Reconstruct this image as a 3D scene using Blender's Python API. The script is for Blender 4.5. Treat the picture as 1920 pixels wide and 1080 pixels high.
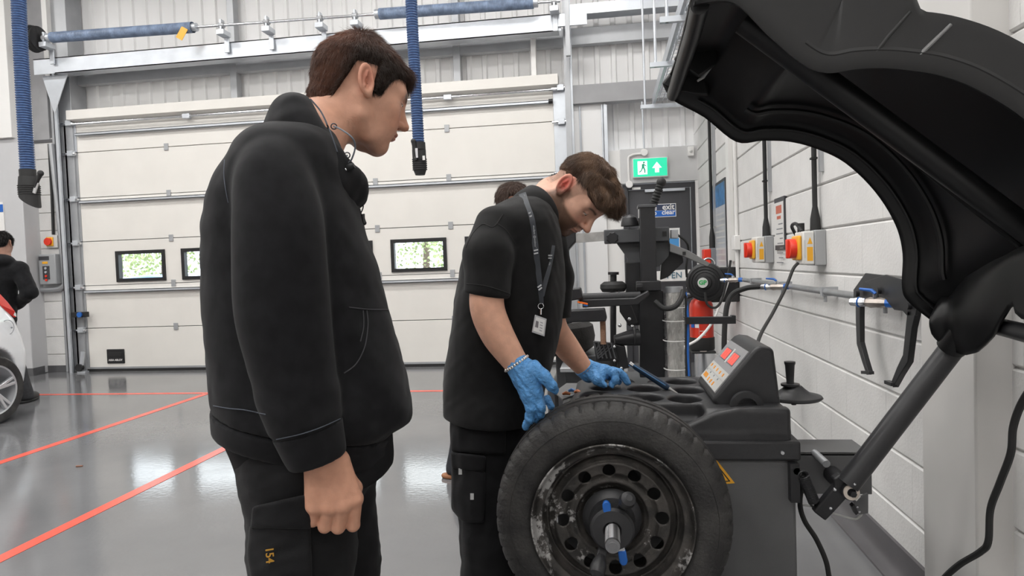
import bpy, bmesh, math, random
import numpy as np
from mathutils import Vector, Matrix
random.seed(7); np.random.seed(7)
for o in list(bpy.data.objects): bpy.data.objects.remove(o)
SC = bpy.context.scene
COL = SC.collection

# ------------------------------------------------------------------ camera
FPX = 1260.0; CAM_H = 1.25
YAW, PIT, ROL = (math.radians(a) for a in (8.07, 2.07, -2.066))
_fw = Vector((-math.sin(YAW)*math.cos(PIT), math.cos(YAW)*math.cos(PIT), -math.sin(PIT)))
_r0 = Vector((math.cos(YAW), math.sin(YAW), 0)); _u0 = _r0.cross(_fw)
_r = math.cos(ROL)*_r0 + math.sin(ROL)*_u0
_u = -math.sin(ROL)*_r0 + math.cos(ROL)*_u0
EYE = Vector((0, 0, CAM_H))
cd = bpy.data.cameras.new('camera'); cam = bpy.data.objects.new('camera', cd); COL.objects.link(cam)
cd.sensor_fit = 'HORIZONTAL'; cd.sensor_width = 36; cd.lens = 36*FPX/1920; cd.clip_start = .02; cd.clip_end = 300
cam.matrix_world = Matrix(((_r.x, _u.x, -_fw.x, 0), (_r.y, _u.y, -_fw.y, 0), (_r.z, _u.z, -_fw.z, CAM_H), (0, 0, 0, 1)))
SC.camera = cam

# ------------------------------------------------------------------ world, exposure
w = bpy.data.worlds.new('world'); SC.world = w; w.use_nodes = True
_nt = w.node_tree; _bg = _nt.nodes['Background']
_tc = _nt.nodes.new('ShaderNodeTexCoord'); _ns = _nt.nodes.new('ShaderNodeTexNoise'); _cr = _nt.nodes.new('ShaderNodeValToRGB')
_ns.inputs['Scale'].default_value = 3
_cr.color_ramp.elements[0].position = .35; _cr.color_ramp.elements[0].color = (.80, .88, 1, 1)
_cr.color_ramp.elements[1].position = .65; _cr.color_ramp.elements[1].color = (1, 1, 1, 1)
_nt.links.new(_tc.outputs['Generated'], _ns.inputs['Vector']); _nt.links.new(_ns.outputs['Fac'], _cr.inputs['Fac']); _nt.links.new(_cr.outputs['Color'], _bg.inputs['Color'])
_bg.inputs['Strength'].default_value = 6.0          # bright overcast sky
vs = SC.view_settings; vs.view_transform = 'Standard'; vs.look = 'None'; vs.gamma = 1; vs.use_curve_mapping = False
vs.exposure = 0.0
LAMP_W = 62.0

# ------------------------------------------------------------------ pixel -> place
def ray(x, y): return _fw + (x-960)/FPX*_r - (y-540)/FPX*_u
def PX(x, y, X): d = ray(x, y); return EYE + d*(X/d.x)
def PY(x, y, Y): d = ray(x, y); return EYE + d*(Y/d.y)
def PZ(x, y, Z): d = ray(x, y); return EYE + d*((Z-CAM_H)/d.z)
def PP(x, y, p, n): d = ray(x, y); return EYE + d*((Vector(p)-EYE).dot(n)/d.dot(n))
def PW(x, y, wd): return EYE + ray(x, y)*wd           # at depth wd along the optical axis
def V(*a): return Vector(a)

# ------------------------------------------------------------------ materials
MATS = {}
def mat(name, col, rough=.5, metal=0, noise=0, nscale=20, bump=0, bscale=None, spec=.5, coat=0, emit=None, estr=0, col2=None, attr=None, sheen=0, trans=0, ior=1.45, alpha=1, sss=0, stretch=None, coords='Object'):
    if name in MATS: return MATS[name]
    m = bpy.data.materials.new(name); m.use_nodes = True; nt = m.node_tree; b = nt.nodes['Principled BSDF']
    b.inputs['Base Color'].default_value = (*col, 1); b.inputs['Roughness'].default_value = rough; b.inputs['Metallic'].default_value = metal
    b.inputs['Specular IOR Level'].default_value = spec; b.inputs['IOR'].default_value = ior
    if coat: b.inputs['Coat Weight'].default_value = coat; b.inputs['Coat Roughness'].default_value = .08
    if sheen: b.inputs['Sheen Weight'].default_value = sheen; b.inputs['Sheen Roughness'].default_value = .5
    if trans: b.inputs['Transmission Weight'].default_value = trans
    if alpha < 1: b.inputs['Alpha'].default_value = alpha
    if sss: b.inputs['Subsurface Weight'].default_value = sss; b.inputs['Subsurface Radius'].default_value = (.012, .005, .003); b.inputs['Subsurface Scale'].default_value = .6
    if emit: b.inputs['Emission Color'].default_value = (*emit, 1); b.inputs['Emission Strength'].default_value = estr
    L = nt.links.new; N = nt.nodes.new
    vec = None
    if noise or bump:
        tc = N('ShaderNodeTexCoord'); vec = tc.outputs[coords]
        if stretch:
            mp = N('ShaderNodeMapping'); mp.inputs['Scale'].default_value = stretch; L(vec, mp.inputs['Vector']); vec = mp.outputs['Vector']
    src = None
    if attr:
        at = N('ShaderNodeAttribute'); at.attribute_name = attr; src = at.outputs['Color']; L(src, b.inputs['Base Color'])
    if noise:
        n = N('ShaderNodeTexNoise'); n.inputs['Scale'].default_value = nscale; n.inputs['Detail'].default_value = 6; L(vec, n.inputs['Vector'])
        mx = N('ShaderNodeMix'); mx.data_type = 'RGBA'
        c2 = col2 or tuple(c*(1-noise) for c in col)
        cr = N('ShaderNodeValToRGB'); cr.color_ramp.elements[0].position = .38; cr.color_ramp.elements[1].position = .62
        L(n.outputs['Fac'], cr.inputs['Fac']); L(cr.outputs['Color'], mx.inputs['Factor'])
        if src is not None:
            mx.blend_type = 'MULTIPLY'; L(src, mx.inputs['A']); mx.inputs['B'].default_value = (1-noise, 1-noise, 1-noise, 1)
        else:
            mx.inputs['A'].default_value = (*col, 1); mx.inputs['B'].default_value = (*c2, 1)
        L(mx.outputs['Result'], b.inputs['Base Color'])
    if bump:
        n2 = N('ShaderNodeTexNoise'); n2.inputs['Scale'].default_value = bscale or nscale; n2.inputs['Detail'].default_value = 4; L(vec, n2.inputs['Vector'])
        bp = N('ShaderNodeBump'); bp.inputs['Strength'].default_value = bump; bp.inputs['Distance'].default_value = .01
        L(n2.outputs['Fac'], bp.inputs['Height']); L(bp.outputs['Normal'], b.inputs['Normal'])
    MATS[name] = m; return m

# ------------------------------------------------------------------ objects
def tag(o, label=None, cat=None, group=None, kind=None):
    if label: o['label'] = label
    if cat: o['category'] = cat
    if group: o['group'] = group
    if kind: o['kind'] = kind
    return o
ROOT = {}
def empty(name, loc, label=None, cat=None, group=None, kind=None):
    o = bpy.data.objects.new(name, None); COL.objects.link(o); o.location = loc; o.empty_display_size = .05
    ROOT[o.name] = Vector(loc); return tag(o, label, cat, group, kind)
def base_of(o): return ROOT.get(o.name, Vector((0, 0, 0)))
def link_mesh(name, me, m, parent=None, smooth=35, bevel=0, seg=2):
    o = bpy.data.objects.new(name, me)
    if m is not None: me.materials.append(m)
    COL.objects.link(o)
    if parent is not None:
        b = base_of(parent); me.transform(Matrix.Translation(-b)); o.parent = parent; ROOT[o.name] = b
    else: ROOT[o.name] = Vector((0, 0, 0))
    if smooth:
        me.polygons.foreach_set('use_smooth', [True]*len(me.polygons))
        if smooth < 180: me.set_sharp_from_angle(angle=math.radians(smooth))
    if bevel:
        bv = o.modifiers.new('bevel', 'BEVEL'); bv.width = bevel; bv.segments = seg; bv.limit_method = 'ANGLE'; bv.angle_limit = math.radians(40)
    return o
def frame(axis, up=None):
    a = Vector(axis).normalized(); h = Vector(up) if up else (Vector((0, 0, 1)) if abs(a.z) < .9 else Vector((0, 1, 0)))
    x = h.cross(a).normalized(); y = a.cross(x); return x, y, a
class MB:
    def __init__(s): s.v = []; s.f = []
    def add(s, vs, fs):
        n = len(s.v); s.v += [tuple(v) for v in vs]; s.f += [tuple(i+n for i in f) for f in fs]; return s
    def obox(s, c, ax, ay, az):           # centre and three half-axis vectors
        c = Vector(c); ax = Vector(ax); ay = Vector(ay); az = Vector(az)
        vs = [c+i*ax+j*ay+k*az for k in (-1, 1) for j in (-1, 1) for i in (-1, 1)]
        return s.add(vs, [(0, 2, 3, 1), (4, 5, 7, 6), (0, 1, 5, 4), (2, 6, 7, 3), (0, 4, 6, 2), (1, 3, 7, 5)])
    def box(s, a, b):
        a = Vector(a); b = Vector(b); c = (a+b)/2; h = (b-a)/2
        return s.obox(c, (abs(h.x), 0, 0), (0, abs(h.y), 0), (0, 0, abs(h.z)))
    def bar(s, p, q, w, t, up=None):      # box along p->q, w across, t along "up"
        p = Vector(p); q = Vector(q); x, y, a = frame(q-p, up)
        return s.obox((p+q)/2, x*w/2, y*t/2, (q-p)/2)
    def tube(s, pts, r, n=12, cap=True, closed=False):
        pts = [Vector(p) for p in pts]; m = len(pts); rr = r if isinstance(r, (list, tuple)) else [r]*m
        base = len(s.v); prev = None
        for i, p in enumerate(pts):
            if closed: t = pts[(i+1) % m]-pts[i-1]
            else: t = pts[min(i+1, m-1)]-pts[max(i-1, 0)]
            if prev is None: x, y, a = frame(t)
            else:
                a = t.normalized(); x = prev-a*prev.dot(a)
                if x.length < 1e-6: x, y, a = frame(t)
                x.normalize(); y = a.cross(x)
            prev = x
            for k in range(n):
                an = 2*math.pi*k/n; s.v.append(tuple(p+(x*math.cos(an)+y*math.sin(an))*rr[i]))
        for i in range(m if closed else m-1):
            j = (i+1) % m
            for k in range(n):
                k2 = (k+1) % n; s.f.append((base+i*n+k, base+i*n+k2, base+j*n+k2, base+j*n+k))
        if cap and not closed:
            s.f.append(tuple(base+k for k in reversed(range(n)))); s.f.append(tuple(base+(m-1)*n+k for k in range(n)))
        return s
    def cyl(s, p, q, r, n=20, r2=None): return s.tube([p, q], [r, r if r2 is None else r2], n)
    def lathe(s, prof, o, axis, n=32, closed=False, a0=0, a1=2*math.pi):     # prof: (radius, along)
        x, y, a = frame(axis); o = Vector(o); base = len(s.v); m = len(prof); full = abs(a1-a0-2*math.pi) < 1e-6
        nn = n if full else n+1
        for i in range(nn):
            an = a0+(a1-a0)*i/n; d = x*math.cos(an)+y*math.sin(an)
            for (r, h) in prof: s.v.append(tuple(o+d*r+a*h))
        for i in range(n):
            j = (i+1) % nn
            for k in range(m if closed else m-1):
                k2 = (k+1) % m; s.f.append((base+i*m+k, base+j*m+k, base+j*m+k2, base+i*m+k2))
        return s
    def prism(s, poly, ex):               # 3D polygon extruded by vector
        n = len(poly); poly = [Vector(p) for p in poly]; ex = Vector(ex)
        return s.add(poly+[p+ex for p in poly], [tuple(reversed(range(n))), tuple(range(n, 2*n))]+[(i, (i+1) % n, (i+1) % n+n, i+n) for i in range(n)])
    def loft(s, rings, cap=True, closed=True):
        n = len(rings[0]); base = len(s.v)
        for r in rings: s.v += [tuple(p) for p in r]
        for i in range(len(rings)-1):
            for k in range(n if closed else n-1):
                k2 = (k+1) % n; s.f.append((base+i*n+k, base+i*n+k2, base+(i+1)*n+k2, base+(i+1)*n+k))
        if cap and closed:
            s.f.append(tuple(base+k for k in reversed(range(n)))); s.f.append(tuple(base+(len(rings)-1)*n+k for k in range(n)))
        return s
    def ball(s, c, r, n=12, m=8):
        r = r if isinstance(r, (list, tuple)) else (r, r, r); c = Vector(c); base = len(s.v)
        s.v.append(tuple(c+V(0, 0, r[2])))
        for i in range(1, m):
            t = math.pi*i/m
            for k in range(n):
                a = 2*math.pi*k/n; s.v.append((c.x+r[0]*math.sin(t)*math.cos(a), c.y+r[1]*math.sin(t)*math.sin(a), c.z+r[2]*math.cos(t)))
        s.v.append(tuple(c-V(0, 0, r[2]))); e = len(s.v)-1
        for k in range(n):
            k2 = (k+1) % n; s.f.append((base, base+1+k, base+1+k2)); s.f.append((e, base+1+(m-2)*n+k2, base+1+(m-2)*n+k))
            for i in range(m-2): s.f.append((base+1+i*n+k, base+1+(i+1)*n+k, base+1+(i+1)*n+k2, base+1+i*n+k2))
        return s
    def mesh(s, name):
        me = bpy.data.meshes.new(name); me.from_pydata(s.v, [], s.f); me.validate()
        bm = bmesh.new(); bm.from_mesh(me); bmesh.ops.recalc_face_normals(bm, faces=bm.faces); bm.to_mesh(me); bm.free(); return me
    def build(s, name, m, parent=None, smooth=35, bevel=0, seg=2): return link_mesh(name, s.mesh(name), m, parent, smooth, bevel, seg)
def arc(c, r, a0, a1, n, x, y):
    c = Vector(c); x = Vector(x); y = Vector(y)
    return [c+x*r*math.cos(a0+(a1-a0)*i/n)+y*r*math.sin(a0+(a1-a0)*i/n) for i in range(n+1)]
def spline(pts, n=8):
    p = [Vector(q) for q in pts]; out = []
    for i in range(len(p)-1):
        a = p[max(i-1, 0)]; b = p[i]; c = p[i+1]; d = p[min(i+2, len(p)-1)]
        for k in range(n):
            t = k/n; out.append(.5*((2*b)+(c-a)*t+(2*a-5*b+4*c-d)*t*t+(3*b-a-3*c+d)*t**3))
    out.append(p[-1]); return out
def text_mesh(name, s, o, xd, yd, size, m, parent, depth=.0008, align='CENTER', bold=0):
    cu = bpy.data.curves.new(name, 'FONT'); cu.body = s; cu.size = size; cu.align_x = align; cu.align_y = 'CENTER'; cu.extrude = depth; cu.offset = bold; cu.resolution_u = 3
    t = bpy.data.objects.new(name, cu); COL.objects.link(t)
    me = bpy.data.meshes.new_from_object(t.evaluated_get(bpy.context.evaluated_depsgraph_get()))
    bpy.data.objects.remove(t); bpy.data.curves.remove(cu)
    xd = Vector(xd).normalized(); yd = Vector(yd).normalized(); z = xd.cross(yd); o = Vector(o)
    me.transform(Matrix(((xd.x, yd.x, z.x, o.x), (xd.y, yd.y, z.y, o.y), (xd.z, yd.z, z.z, o.z), (0, 0, 0, 1))))
    return link_mesh(name, me, m, parent, smooth=0)
# ------------------------------------------------------------------ implicit surfaces (for bodies, cloth, moulded plastic)
A3 = lambda v: np.array((v[0], v[1], v[2]), np.float32)
def smin(a, b, k):
    if k <= 0: return np.minimum(a, b)
    h = np.maximum(k-np.abs(a-b), 0)/k; return np.minimum(a, b)-h*h*k*.25
def smax(a, b, k): return -smin(-a, -b, k)
def sph(P, c, r): return np.sqrt(((P-A3(c))**2).sum(1))-r
def ell(P, c, r, R=None):
    Q = P-A3(c)
    if R is not None: Q = Q@R
    r = np.array(r, np.float32); k0 = np.sqrt(((Q/r)**2).sum(1)); k1 = np.sqrt(((Q/(r*r))**2).sum(1))
    return k0*(k0-1)/np.maximum(k1, 1e-6)
def cap(P, a, b, ra, rb=None):
    a = A3(a); b = A3(b); rb = ra if rb is None else rb; ba = b-a; L = float((ba*ba).sum())
    t = np.clip(((P-a)@ba)/max(L, 1e-12), 0, 1); D = P-a-t[:, None]*ba
    return np.sqrt((D*D).sum(1))-(ra+(rb-ra)*t)
def chain(P, pts, rr, k=.0):
    if not isinstance(rr, (list, tuple)): rr = [rr]*len(pts)
    d = None
    for i in range(len(pts)-1):
        e = cap(P, pts[i], pts[i+1], rr[i], rr[i+1]); d = e if d is None else smin(d, e, k)
    return d
def sbox(P, c, h, R=None, rad=0):
    Q = P-A3(c)
    if R is not None: Q = Q@R
    q = np.abs(Q)-(np.array(h, np.float32)-rad)
    return np.sqrt((np.maximum(q, 0)**2).sum(1))+np.minimum(q.max(1), 0)-rad
def half(P, p, n): n = A3(n); n = n/np.sqrt((n*n).sum()); return (P-A3(p))@n       # negative on the side away from n
def rotm(*cols): return np.array([list(c) for c in cols], np.float32).T            # columns = local axes in the world
def resamp(tab, n=160):
    tab = np.array(tab, float); z = tab[:, 0]; zz = np.linspace(z[0], z[-1], n); out = [zz]
    m = len(z)
    for c in range(1, tab.shape[1]):
        y = tab[:, c]; sl = np.gradient(y, z) if m > 2 else np.full(m, (y[-1]-y[0])/(z[-1]-z[0]))
        i = np.clip(np.searchsorted(z, zz)-1, 0, m-2); h = z[i+1]-z[i]; t = (zz-z[i])/h
        out.append((2*t**3-3*t**2+1)*y[i]+(t**3-2*t**2+t)*h*sl[i]+(-2*t**3+3*t**2)*y[i+1]+(t**3-t**2)*h*sl[i+1])
    return np.array(out)
def vloft(P, B, f, l, tab, pw=2.0, endk=.01):    # stack of ellipses: tab rows of (z, s_centre, t_centre, half along f, half along l)
    Q = P-A3(B); s = Q@A3(f); t = Q@A3(l); z = P[:, 2]
    T = tab; g = lambda i: np.interp(z, T[0], T[i])
    a = g(3); b = g(4); e = (np.abs((s-g(1))/a)**pw+np.abs((t-g(2))/b)**pw)**(1/pw)
    d = (e-1)*np.minimum(a, b)
    return smax(smax(d, z-T[0][-1], endk), T[0][0]-z, endk)
def wav(P, seed=0, s=1.0):        # smooth pseudo noise, about -1..1
    rs = np.random.RandomState(seed); d = 0
    for i in range(5):
        k = rs.normal(size=3)*s; d = d+np.sin(P@k.astype(np.float32)+rs.uniform(0, 6.28)+1.3*np.sin(P@(rs.normal(size=3)*s*.7).astype(np.float32)))
    return d/3.2
def nets(f, lo, hi, h):
    lo = np.array(lo, np.float32); hi = np.array(hi, np.float32); B = 8
    nb = np.ceil((hi-lo)/(h*B)).astype(int); n = nb*B
    gx, gy, gz = [lo[i]+h*np.arange(n[i], dtype=np.float32) for i in range(3)]
    bc = np.stack(np.meshgrid(*[lo[i]+h*(np.arange(nb[i])*B+(B-1)/2) for i in range(3)], indexing='ij'), -1).reshape(-1, 3).astype(np.float32)
    dc = np.concatenate([f(bc[i:i+100000]) for i in range(0, len(bc), 100000)])
    val = np.repeat(np.repeat(np.repeat(np.where(dc.reshape(nb) > 0, 1., -1.).astype(np.float32), B, 0), B, 1), B, 2)
    act = np.argwhere((np.abs(dc) < h*B*1.25).reshape(nb))
    off = np.stack(np.meshgrid(*[np.arange(B)]*3, indexing='ij'), -1).reshape(-1, 3)
    CH = 600
    for i in range(0, len(act), CH):
        ii = (act[i:i+CH, None, :]*B+off[None]).reshape(-1, 3); p = lo+ii.astype(np.float32)*h
        val[ii[:, 0], ii[:, 1], ii[:, 2]] = f(p.astype(np.float32))
    s = val < 0
    c = sum(s[a:n[0]-1+a, b:n[1]-1+b, d:n[2]-1+d].astype(np.int8) for a in (0, 1) for b in (0, 1) for d in (0, 1))
    cells = np.argwhere((c > 0) & (c < 8)); idx = -np.ones(tuple(n-1), np.int32); idx[tuple(cells.T)] = np.arange(len(cells))
    acc = np.zeros((len(cells), 3)); cnt = np.zeros(len(cells))
    cor = [(a, b, d) for a in (0, 1) for b in (0, 1) for d in (0, 1)]
    vv = {q: val[cells[:, 0]+q[0], cells[:, 1]+q[1], cells[:, 2]+q[2]] for q in cor}
    for p in cor:
        for ax in range(3):
            if p[ax] == 0:
                q = list(p); q[ax] = 1; q = tuple(q); a = vv[p]; b = vv[q]; m = (a < 0) != (b < 0)
                t = np.where(m, a/np.where(m, a-b, 1), 0)
                pt = np.tile(np.array(p, float), (len(cells), 1)); pt[:, ax] = t; acc += pt*m[:, None]; cnt += m
    verts = lo+(cells+acc/cnt[:, None])*h
    faces = []
    for ax in range(3):
        o1, o2 = [(1, 2), (2, 0), (0, 1)][ax]
        sl0 = [slice(None)]*3; sl1 = [slice(None)]*3; sl0[ax] = slice(0, n[ax]-1); sl1[ax] = slice(1, n[ax])
        A = s[tuple(sl0)]; Bq = s[tuple(sl1)]; e = np.argwhere(A != Bq)
        e = e[(e[:, o1] > 0) & (e[:, o2] > 0) & (e[:, o1] < n[o1]-1) & (e[:, o2] < n[o2]-1)]
        def at(d1, d2):
            q = e.copy(); q[:, o1] += d1; q[:, o2] += d2; return idx[q[:, 0], q[:, 1], q[:, 2]]
        quad = np.stack([at(-1, -1), at(0, -1), at(0, 0), at(-1, 0)], 1)
        inside = s[e[:, 0], e[:, 1], e[:, 2]]; quad[~inside] = quad[~inside][:, ::-1]; faces.append(quad)
    faces = np.concatenate(faces); faces = faces[(faces >= 0).all(1)]
    return verts, faces
def np_mesh(name, verts, faces, colors=None):
    me = bpy.data.meshes.new(name); me.vertices.add(len(verts)); me.vertices.foreach_set('co', np.asarray(verts, np.float32).ravel())
    k = faces.shape[1]; me.loops.add(len(faces)*k); me.loops.foreach_set('vertex_index', faces.astype(np.int32).ravel())
    me.polygons.add(len(faces)); me.polygons.foreach_set('loop_start', np.arange(0, len(faces)*k, k, dtype=np.int32))
    me.update(calc_edges=True)
    if colors is not None:
        at = me.color_attributes.new('Col', 'FLOAT_COLOR', 'POINT'); c = np.ones((len(verts), 4), np.float32); c[:, :3] = colors; at.data.foreach_set('color', c.ravel())
    return me
def sdf_obj(name, f, lo, hi, h, m, parent=None, colfn=None, smooth=180, extra=None):
    v, q = nets(f, lo, hi, h)
    if extra:
        for (v2, q2) in extra: q = np.concatenate([q, q2+len(v)]); v = np.concatenate([v, v2])
    me = np_mesh(name, v, q, colfn(v.astype(np.float32)) if colfn else None)
    return link_mesh(name, me, m, parent, smooth=smooth)
def mixc(base, c, m): return base*(1-m[:, None])+np.array(c)[None]*m[:, None]
def sstep(a, b, x): t = np.clip((x-a)/(b-a), 0, 1); return t*t*(3-2*t)
def strands(name, pts, dirs, length, r, m, parent, curl=None, n=3, seed=1, colors=None):
    """many tapered three-sided hairs: roots pts, growing along dirs (unit), curl = world offset added quadratically"""
    rs = np.random.RandomState(seed); N = len(pts); t = np.linspace(0, 1, n+1)
    curl = np.zeros((N, 3)) if curl is None else curl; length = np.broadcast_to(np.asarray(length, float), (N,))
    ctr = pts[:, None]+dirs[:, None]*(length[:, None, None]*t[None, :, None])+curl[:, None]*(t[None, :, None]**2)
    side = np.cross(dirs, rs.normal(size=(N, 3))); side /= np.linalg.norm(side, axis=1)[:, None]; s2 = np.cross(dirs, side)
    ring = [side, -.5*side+.87*s2, -.5*side-.87*s2]; V_ = np.zeros((N, n+1, 3, 3)); rad = r*(1-t*.93)
    for k in range(3): V_[:, :, k] = ctr+ring[k][:, None]*rad[None, :, None]
    base = np.arange(N)[:, None]*(n+1)*3; F = []
    for i in range(n):
        for k in range(3):
            k2 = (k+1) % 3; F.append(np.concatenate([base+i*3+k, base+i*3+k2, base+(i+1)*3+k2, base+(i+1)*3+k], 1))
    col = None
    if colors is not None: col = np.repeat(colors, (n+1)*3, 0)
    return link_mesh(name, np_mesh(name, V_.reshape(-1, 3), np.concatenate(F), col), m, parent, smooth=180)
# ================================================================== the setting
XW = 1.09; YD = 8.15; ZC = 6.2; X0 = -12.0; Y0 = -5.5
M_wall = mat('wall_paint', (.76, .75, .735), .55, noise=.05, nscale=6, bump=.25, bscale=90)
M_block = mat('painted_block', (.755, .745, .73), .55, noise=.05, nscale=7, bump=.22, bscale=75)
M_white = mat('white_paint', (.80, .79, .77), .45)
M_grey_trim = mat('grey_trim', (.12, .12, .125), .4, noise=.2, nscale=8)
M_clad = mat('cladding', (.85, .845, .84), .4, noise=.04, nscale=2)
M_galv = mat('galvanised', (.62, .65, .69), .36, metal=.6, noise=.10, nscale=5)
M_galv2 = mat('galvanised_dull', (.43, .44, .455), .45, metal=.45, noise=.10, nscale=4)
M_steelgrey = mat('grey_steel_paint', (.40, .40, .41), .45, noise=.1, nscale=5)
M_chrome = mat('bright_steel', (.72, .73, .75), .2, metal=1)
M_black = mat('black_plastic', (.018, .018, .019), .42, noise=.15, nscale=40)
M_blackmetal = mat('black_metal', (.022, .022, .024), .38, noise=.2, nscale=25)
M_rubber = mat('black_rubber', (.02, .02, .02), .6)
M_cream = mat('door_cream', (.80, .775, .73), .42, noise=.03, nscale=3)
M_red = mat('red_plastic', (.75, .045, .02), .35)
M_yel = mat('yellow_plastic', (.85, .42, .03), .4)
M_greypl = mat('grey_plastic', (.21, .22, .24), .45)
M_ltgrey = mat('light_grey_plastic', (.60, .60, .58), .4)
M_blue = mat('blue_plastic', (.02, .13, .48), .4)

def floor_mat():
    m = mat('epoxy_floor', (.205, .205, .212), .16, noise=.0, coat=0)
    nt = m.node_tree; b = nt.nodes['Principled BSDF']; N = nt.nodes.new; L = nt.links.new
    tc = N('ShaderNodeTexCoord')
    n1 = N('ShaderNodeTexNoise'); n1.inputs['Scale'].default_value = 1.3; n1.inputs['Detail'].default_value = 7; L(tc.outputs['Object'], n1.inputs['Vector'])
    cr = N('ShaderNodeValToRGB'); e = cr.color_ramp.elements; e[0].position = .3; e[0].color = (.138, .139, .144, 1); e[1].position = .7; e[1].color = (.178, .179, .184, 1); L(n1.outputs['Fac'], cr.inputs['Fac']); L(cr.outputs['Color'], b.inputs['Base Color'])
    n2 = N('ShaderNodeTexNoise'); n2.inputs['Scale'].default_value = 5; n2.inputs['Detail'].default_value = 8; L(tc.outputs['Object'], n2.inputs['Vector'])
    mr = N('ShaderNodeMapRange'); mr.inputs['To Min'].default_value = .07; mr.inputs['To Max'].default_value = .16; L(n2.outputs['Fac'], mr.inputs['Value']); L(mr.outputs['Result'], b.inputs['Roughness'])
    n3 = N('ShaderNodeTexNoise'); n3.inputs['Scale'].default_value = 38; n3.inputs['Detail'].default_value = 3; L(tc.outputs['Object'], n3.inputs['Vector'])
    bp = N('ShaderNodeBump'); bp.inputs['Strength'].default_value = .05; bp.inputs['Distance'].default_value = .01; L(n3.outputs['Fac'], bp.inputs['Height']); L(bp.outputs['Normal'], b.inputs['Normal'])
    return m
def struct(o): o['kind'] = 'structure'; return o
struct(MB().box((X0, Y0, -.1), (XW+.3, 8.6, 0)).build('floor', floor_mat()))
# ceiling with LED panels
struct(MB().box((X0, Y0, ZC), (XW+.3, 8.6, ZC+.1)).build('ceiling', M_white))
M_lamp = mat('lamp_diffuser', (.9, .9, .9), .5, emit=(1, .985, .96), estr=1.0)
nl = 0
for iy, ly in enumerate((-3.2, -.2, 2.8, 5.6)):
    for ix, lx in enumerate((-9.2, -6.0, -2.9, -.35)):
        t = empty('ceiling_light', (lx, ly, ZC-.5), 'suspended white LED panel light in ceiling row %s, column %s' % (('one', 'two', 'three', 'four')[iy], ('one', 'two', 'three', 'four')[ix]), 'light', 'ceiling lights')
        MB().box((lx-.62, ly-.32, ZC-.5), (lx+.62, ly+.32, ZC-.44)).build('housing', M_white, t)
        MB().box((lx-.60, ly-.30, ZC-.505), (lx+.60, ly+.30, ZC-.5)).build('diffuser', M_lamp, t)
        MB().cyl((lx-.5, ly, ZC-.44), (lx-.5, ly, ZC), .006, 6).build('hanger', M_galv, t); MB().cyl((lx+.5, ly, ZC-.44), (lx+.5, ly, ZC), .006, 6).build('hanger', M_galv, t)
        ld = bpy.data.lights.new('led_panel', 'AREA'); ld.shape = 'RECTANGLE'; ld.size = 1.2; ld.size_y = .6; ld.energy = LAMP_W; ld.color = (1, .985, .965)
        lo = bpy.data.objects.new('led_emitter', ld); COL.objects.link(lo); lo.parent = t; lo.location = (0, 0, -.012); nl += 1
struct(MB().box((X0-.2, Y0, 0), (X0, 8.6, ZC)).build('wall_left', M_wall))
struct(MB().box((X0, Y0-.2, 0), (XW+.3, Y0, ZC)).build('wall_rear', M_wall))

# ---- right wall: painted blockwork, each visible block a piece
CB = .2436; CH_ = .225; BL = .45
wr = struct(MB().box((XW+.012, Y0, 0), (XW+.3, 8.6, ZC)).build('wall_right', mat('mortar_paint', (.60, .59, .575), .7, noise=.1, nscale=30)))
def block_mesh(L, H, D, g, gv, bev=.006):
    m = MB(); y0 = gv; y1 = L-gv; z0 = g; z1 = H-g
    m.add([(0, y0, z0), (0, y1, z0), (0, y1, z1), (0, y0, z1)], [])
    m.v = []; b = bev
    m.add([(D, y0, z0), (D, y1, z0), (D, y1, z1), (D, y0, z1), (b, y0, z0), (b, y1, z0), (b, y1, z1), (b, y0, z1), (0, y0+b*.12, z0+b), (0, y1-b*.12, z0+b), (0, y1-b*.12, z1-b), (0, y0+b*.12, z1-b)],
          [(0, 1, 5, 4), (1, 2, 6, 5), (2, 3, 7, 6), (3, 0, 4, 7), (4, 5, 9, 8), (5, 6, 10, 9), (6, 7, 11, 10), (7, 4, 8, 11), (8, 9, 10, 11)])
    return m.mesh('block')
bme = block_mesh(BL, CH_, .03, .0035, .0001); bme.materials.append(M_block)
bfl = block_mesh(BL, CB-.0, .03, .0035, .0001); bfl.materials.append(M_block)
nblk = 0
for c in range(0, 15):
    z = 0 if c == 0 else CB+(c-1)*CH_
    yb = .15-(c % 2)*BL/2
    while yb < 8.5:
        # pieces in view: nearer than the frame edge they cannot be seen
        ycut = .15
        if yb+BL > ycut and nblk < 300 and not (c > 9 and yb < 3.0):
            me = bfl if c == 0 else bme
            o = bpy.data.objects.new('block', me); COL.objects.link(o); o.parent = wr; o.location = (XW-random.uniform(0, .0008), yb, z); nblk += 1
        yb += BL
MB().box((XW, .15, CB+9*CH_+.0), (XW+.015, 3.05, ZC)).build('upper_render', M_wall, wr)
MB().box((XW, 3.05, CB+14*CH_), (XW+.015, 8.6, ZC)).build('upper_lining', M_clad, wr)
MB().box((XW, Y0, 0), (XW+.015, .15, ZC)).build('near_render', M_wall, wr)
# coved skirting
sk = MB(); prof = [(XW, 0), (XW-.075, 0), (XW-.072, .006), (XW-.05, .012), (XW-.03, .03), (XW-.016, .06), (XW-.012, .112), (XW, .114)]
M_skirt = mat('skirting_grey', (.105, .10, .105), .35, noise=.15, nscale=5)
sk.loft([[V(x, y, z) for x, z in prof] for y in (Y0, 2.0)]); sk.loft([[V(x, y, z) for x, z in prof] for y in (2.31, YD)])
struct(sk.build('baseboard_right', M_skirt))
# boxed steel column on the right wall
c1 = struct(MB().box((.995, 2.0, 0), (XW+.02, 2.32, ZC)).build('trim_1', mat('column_paint', (.66, .645, .625), .45, noise=.05, nscale=3), bevel=.006))

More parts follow.
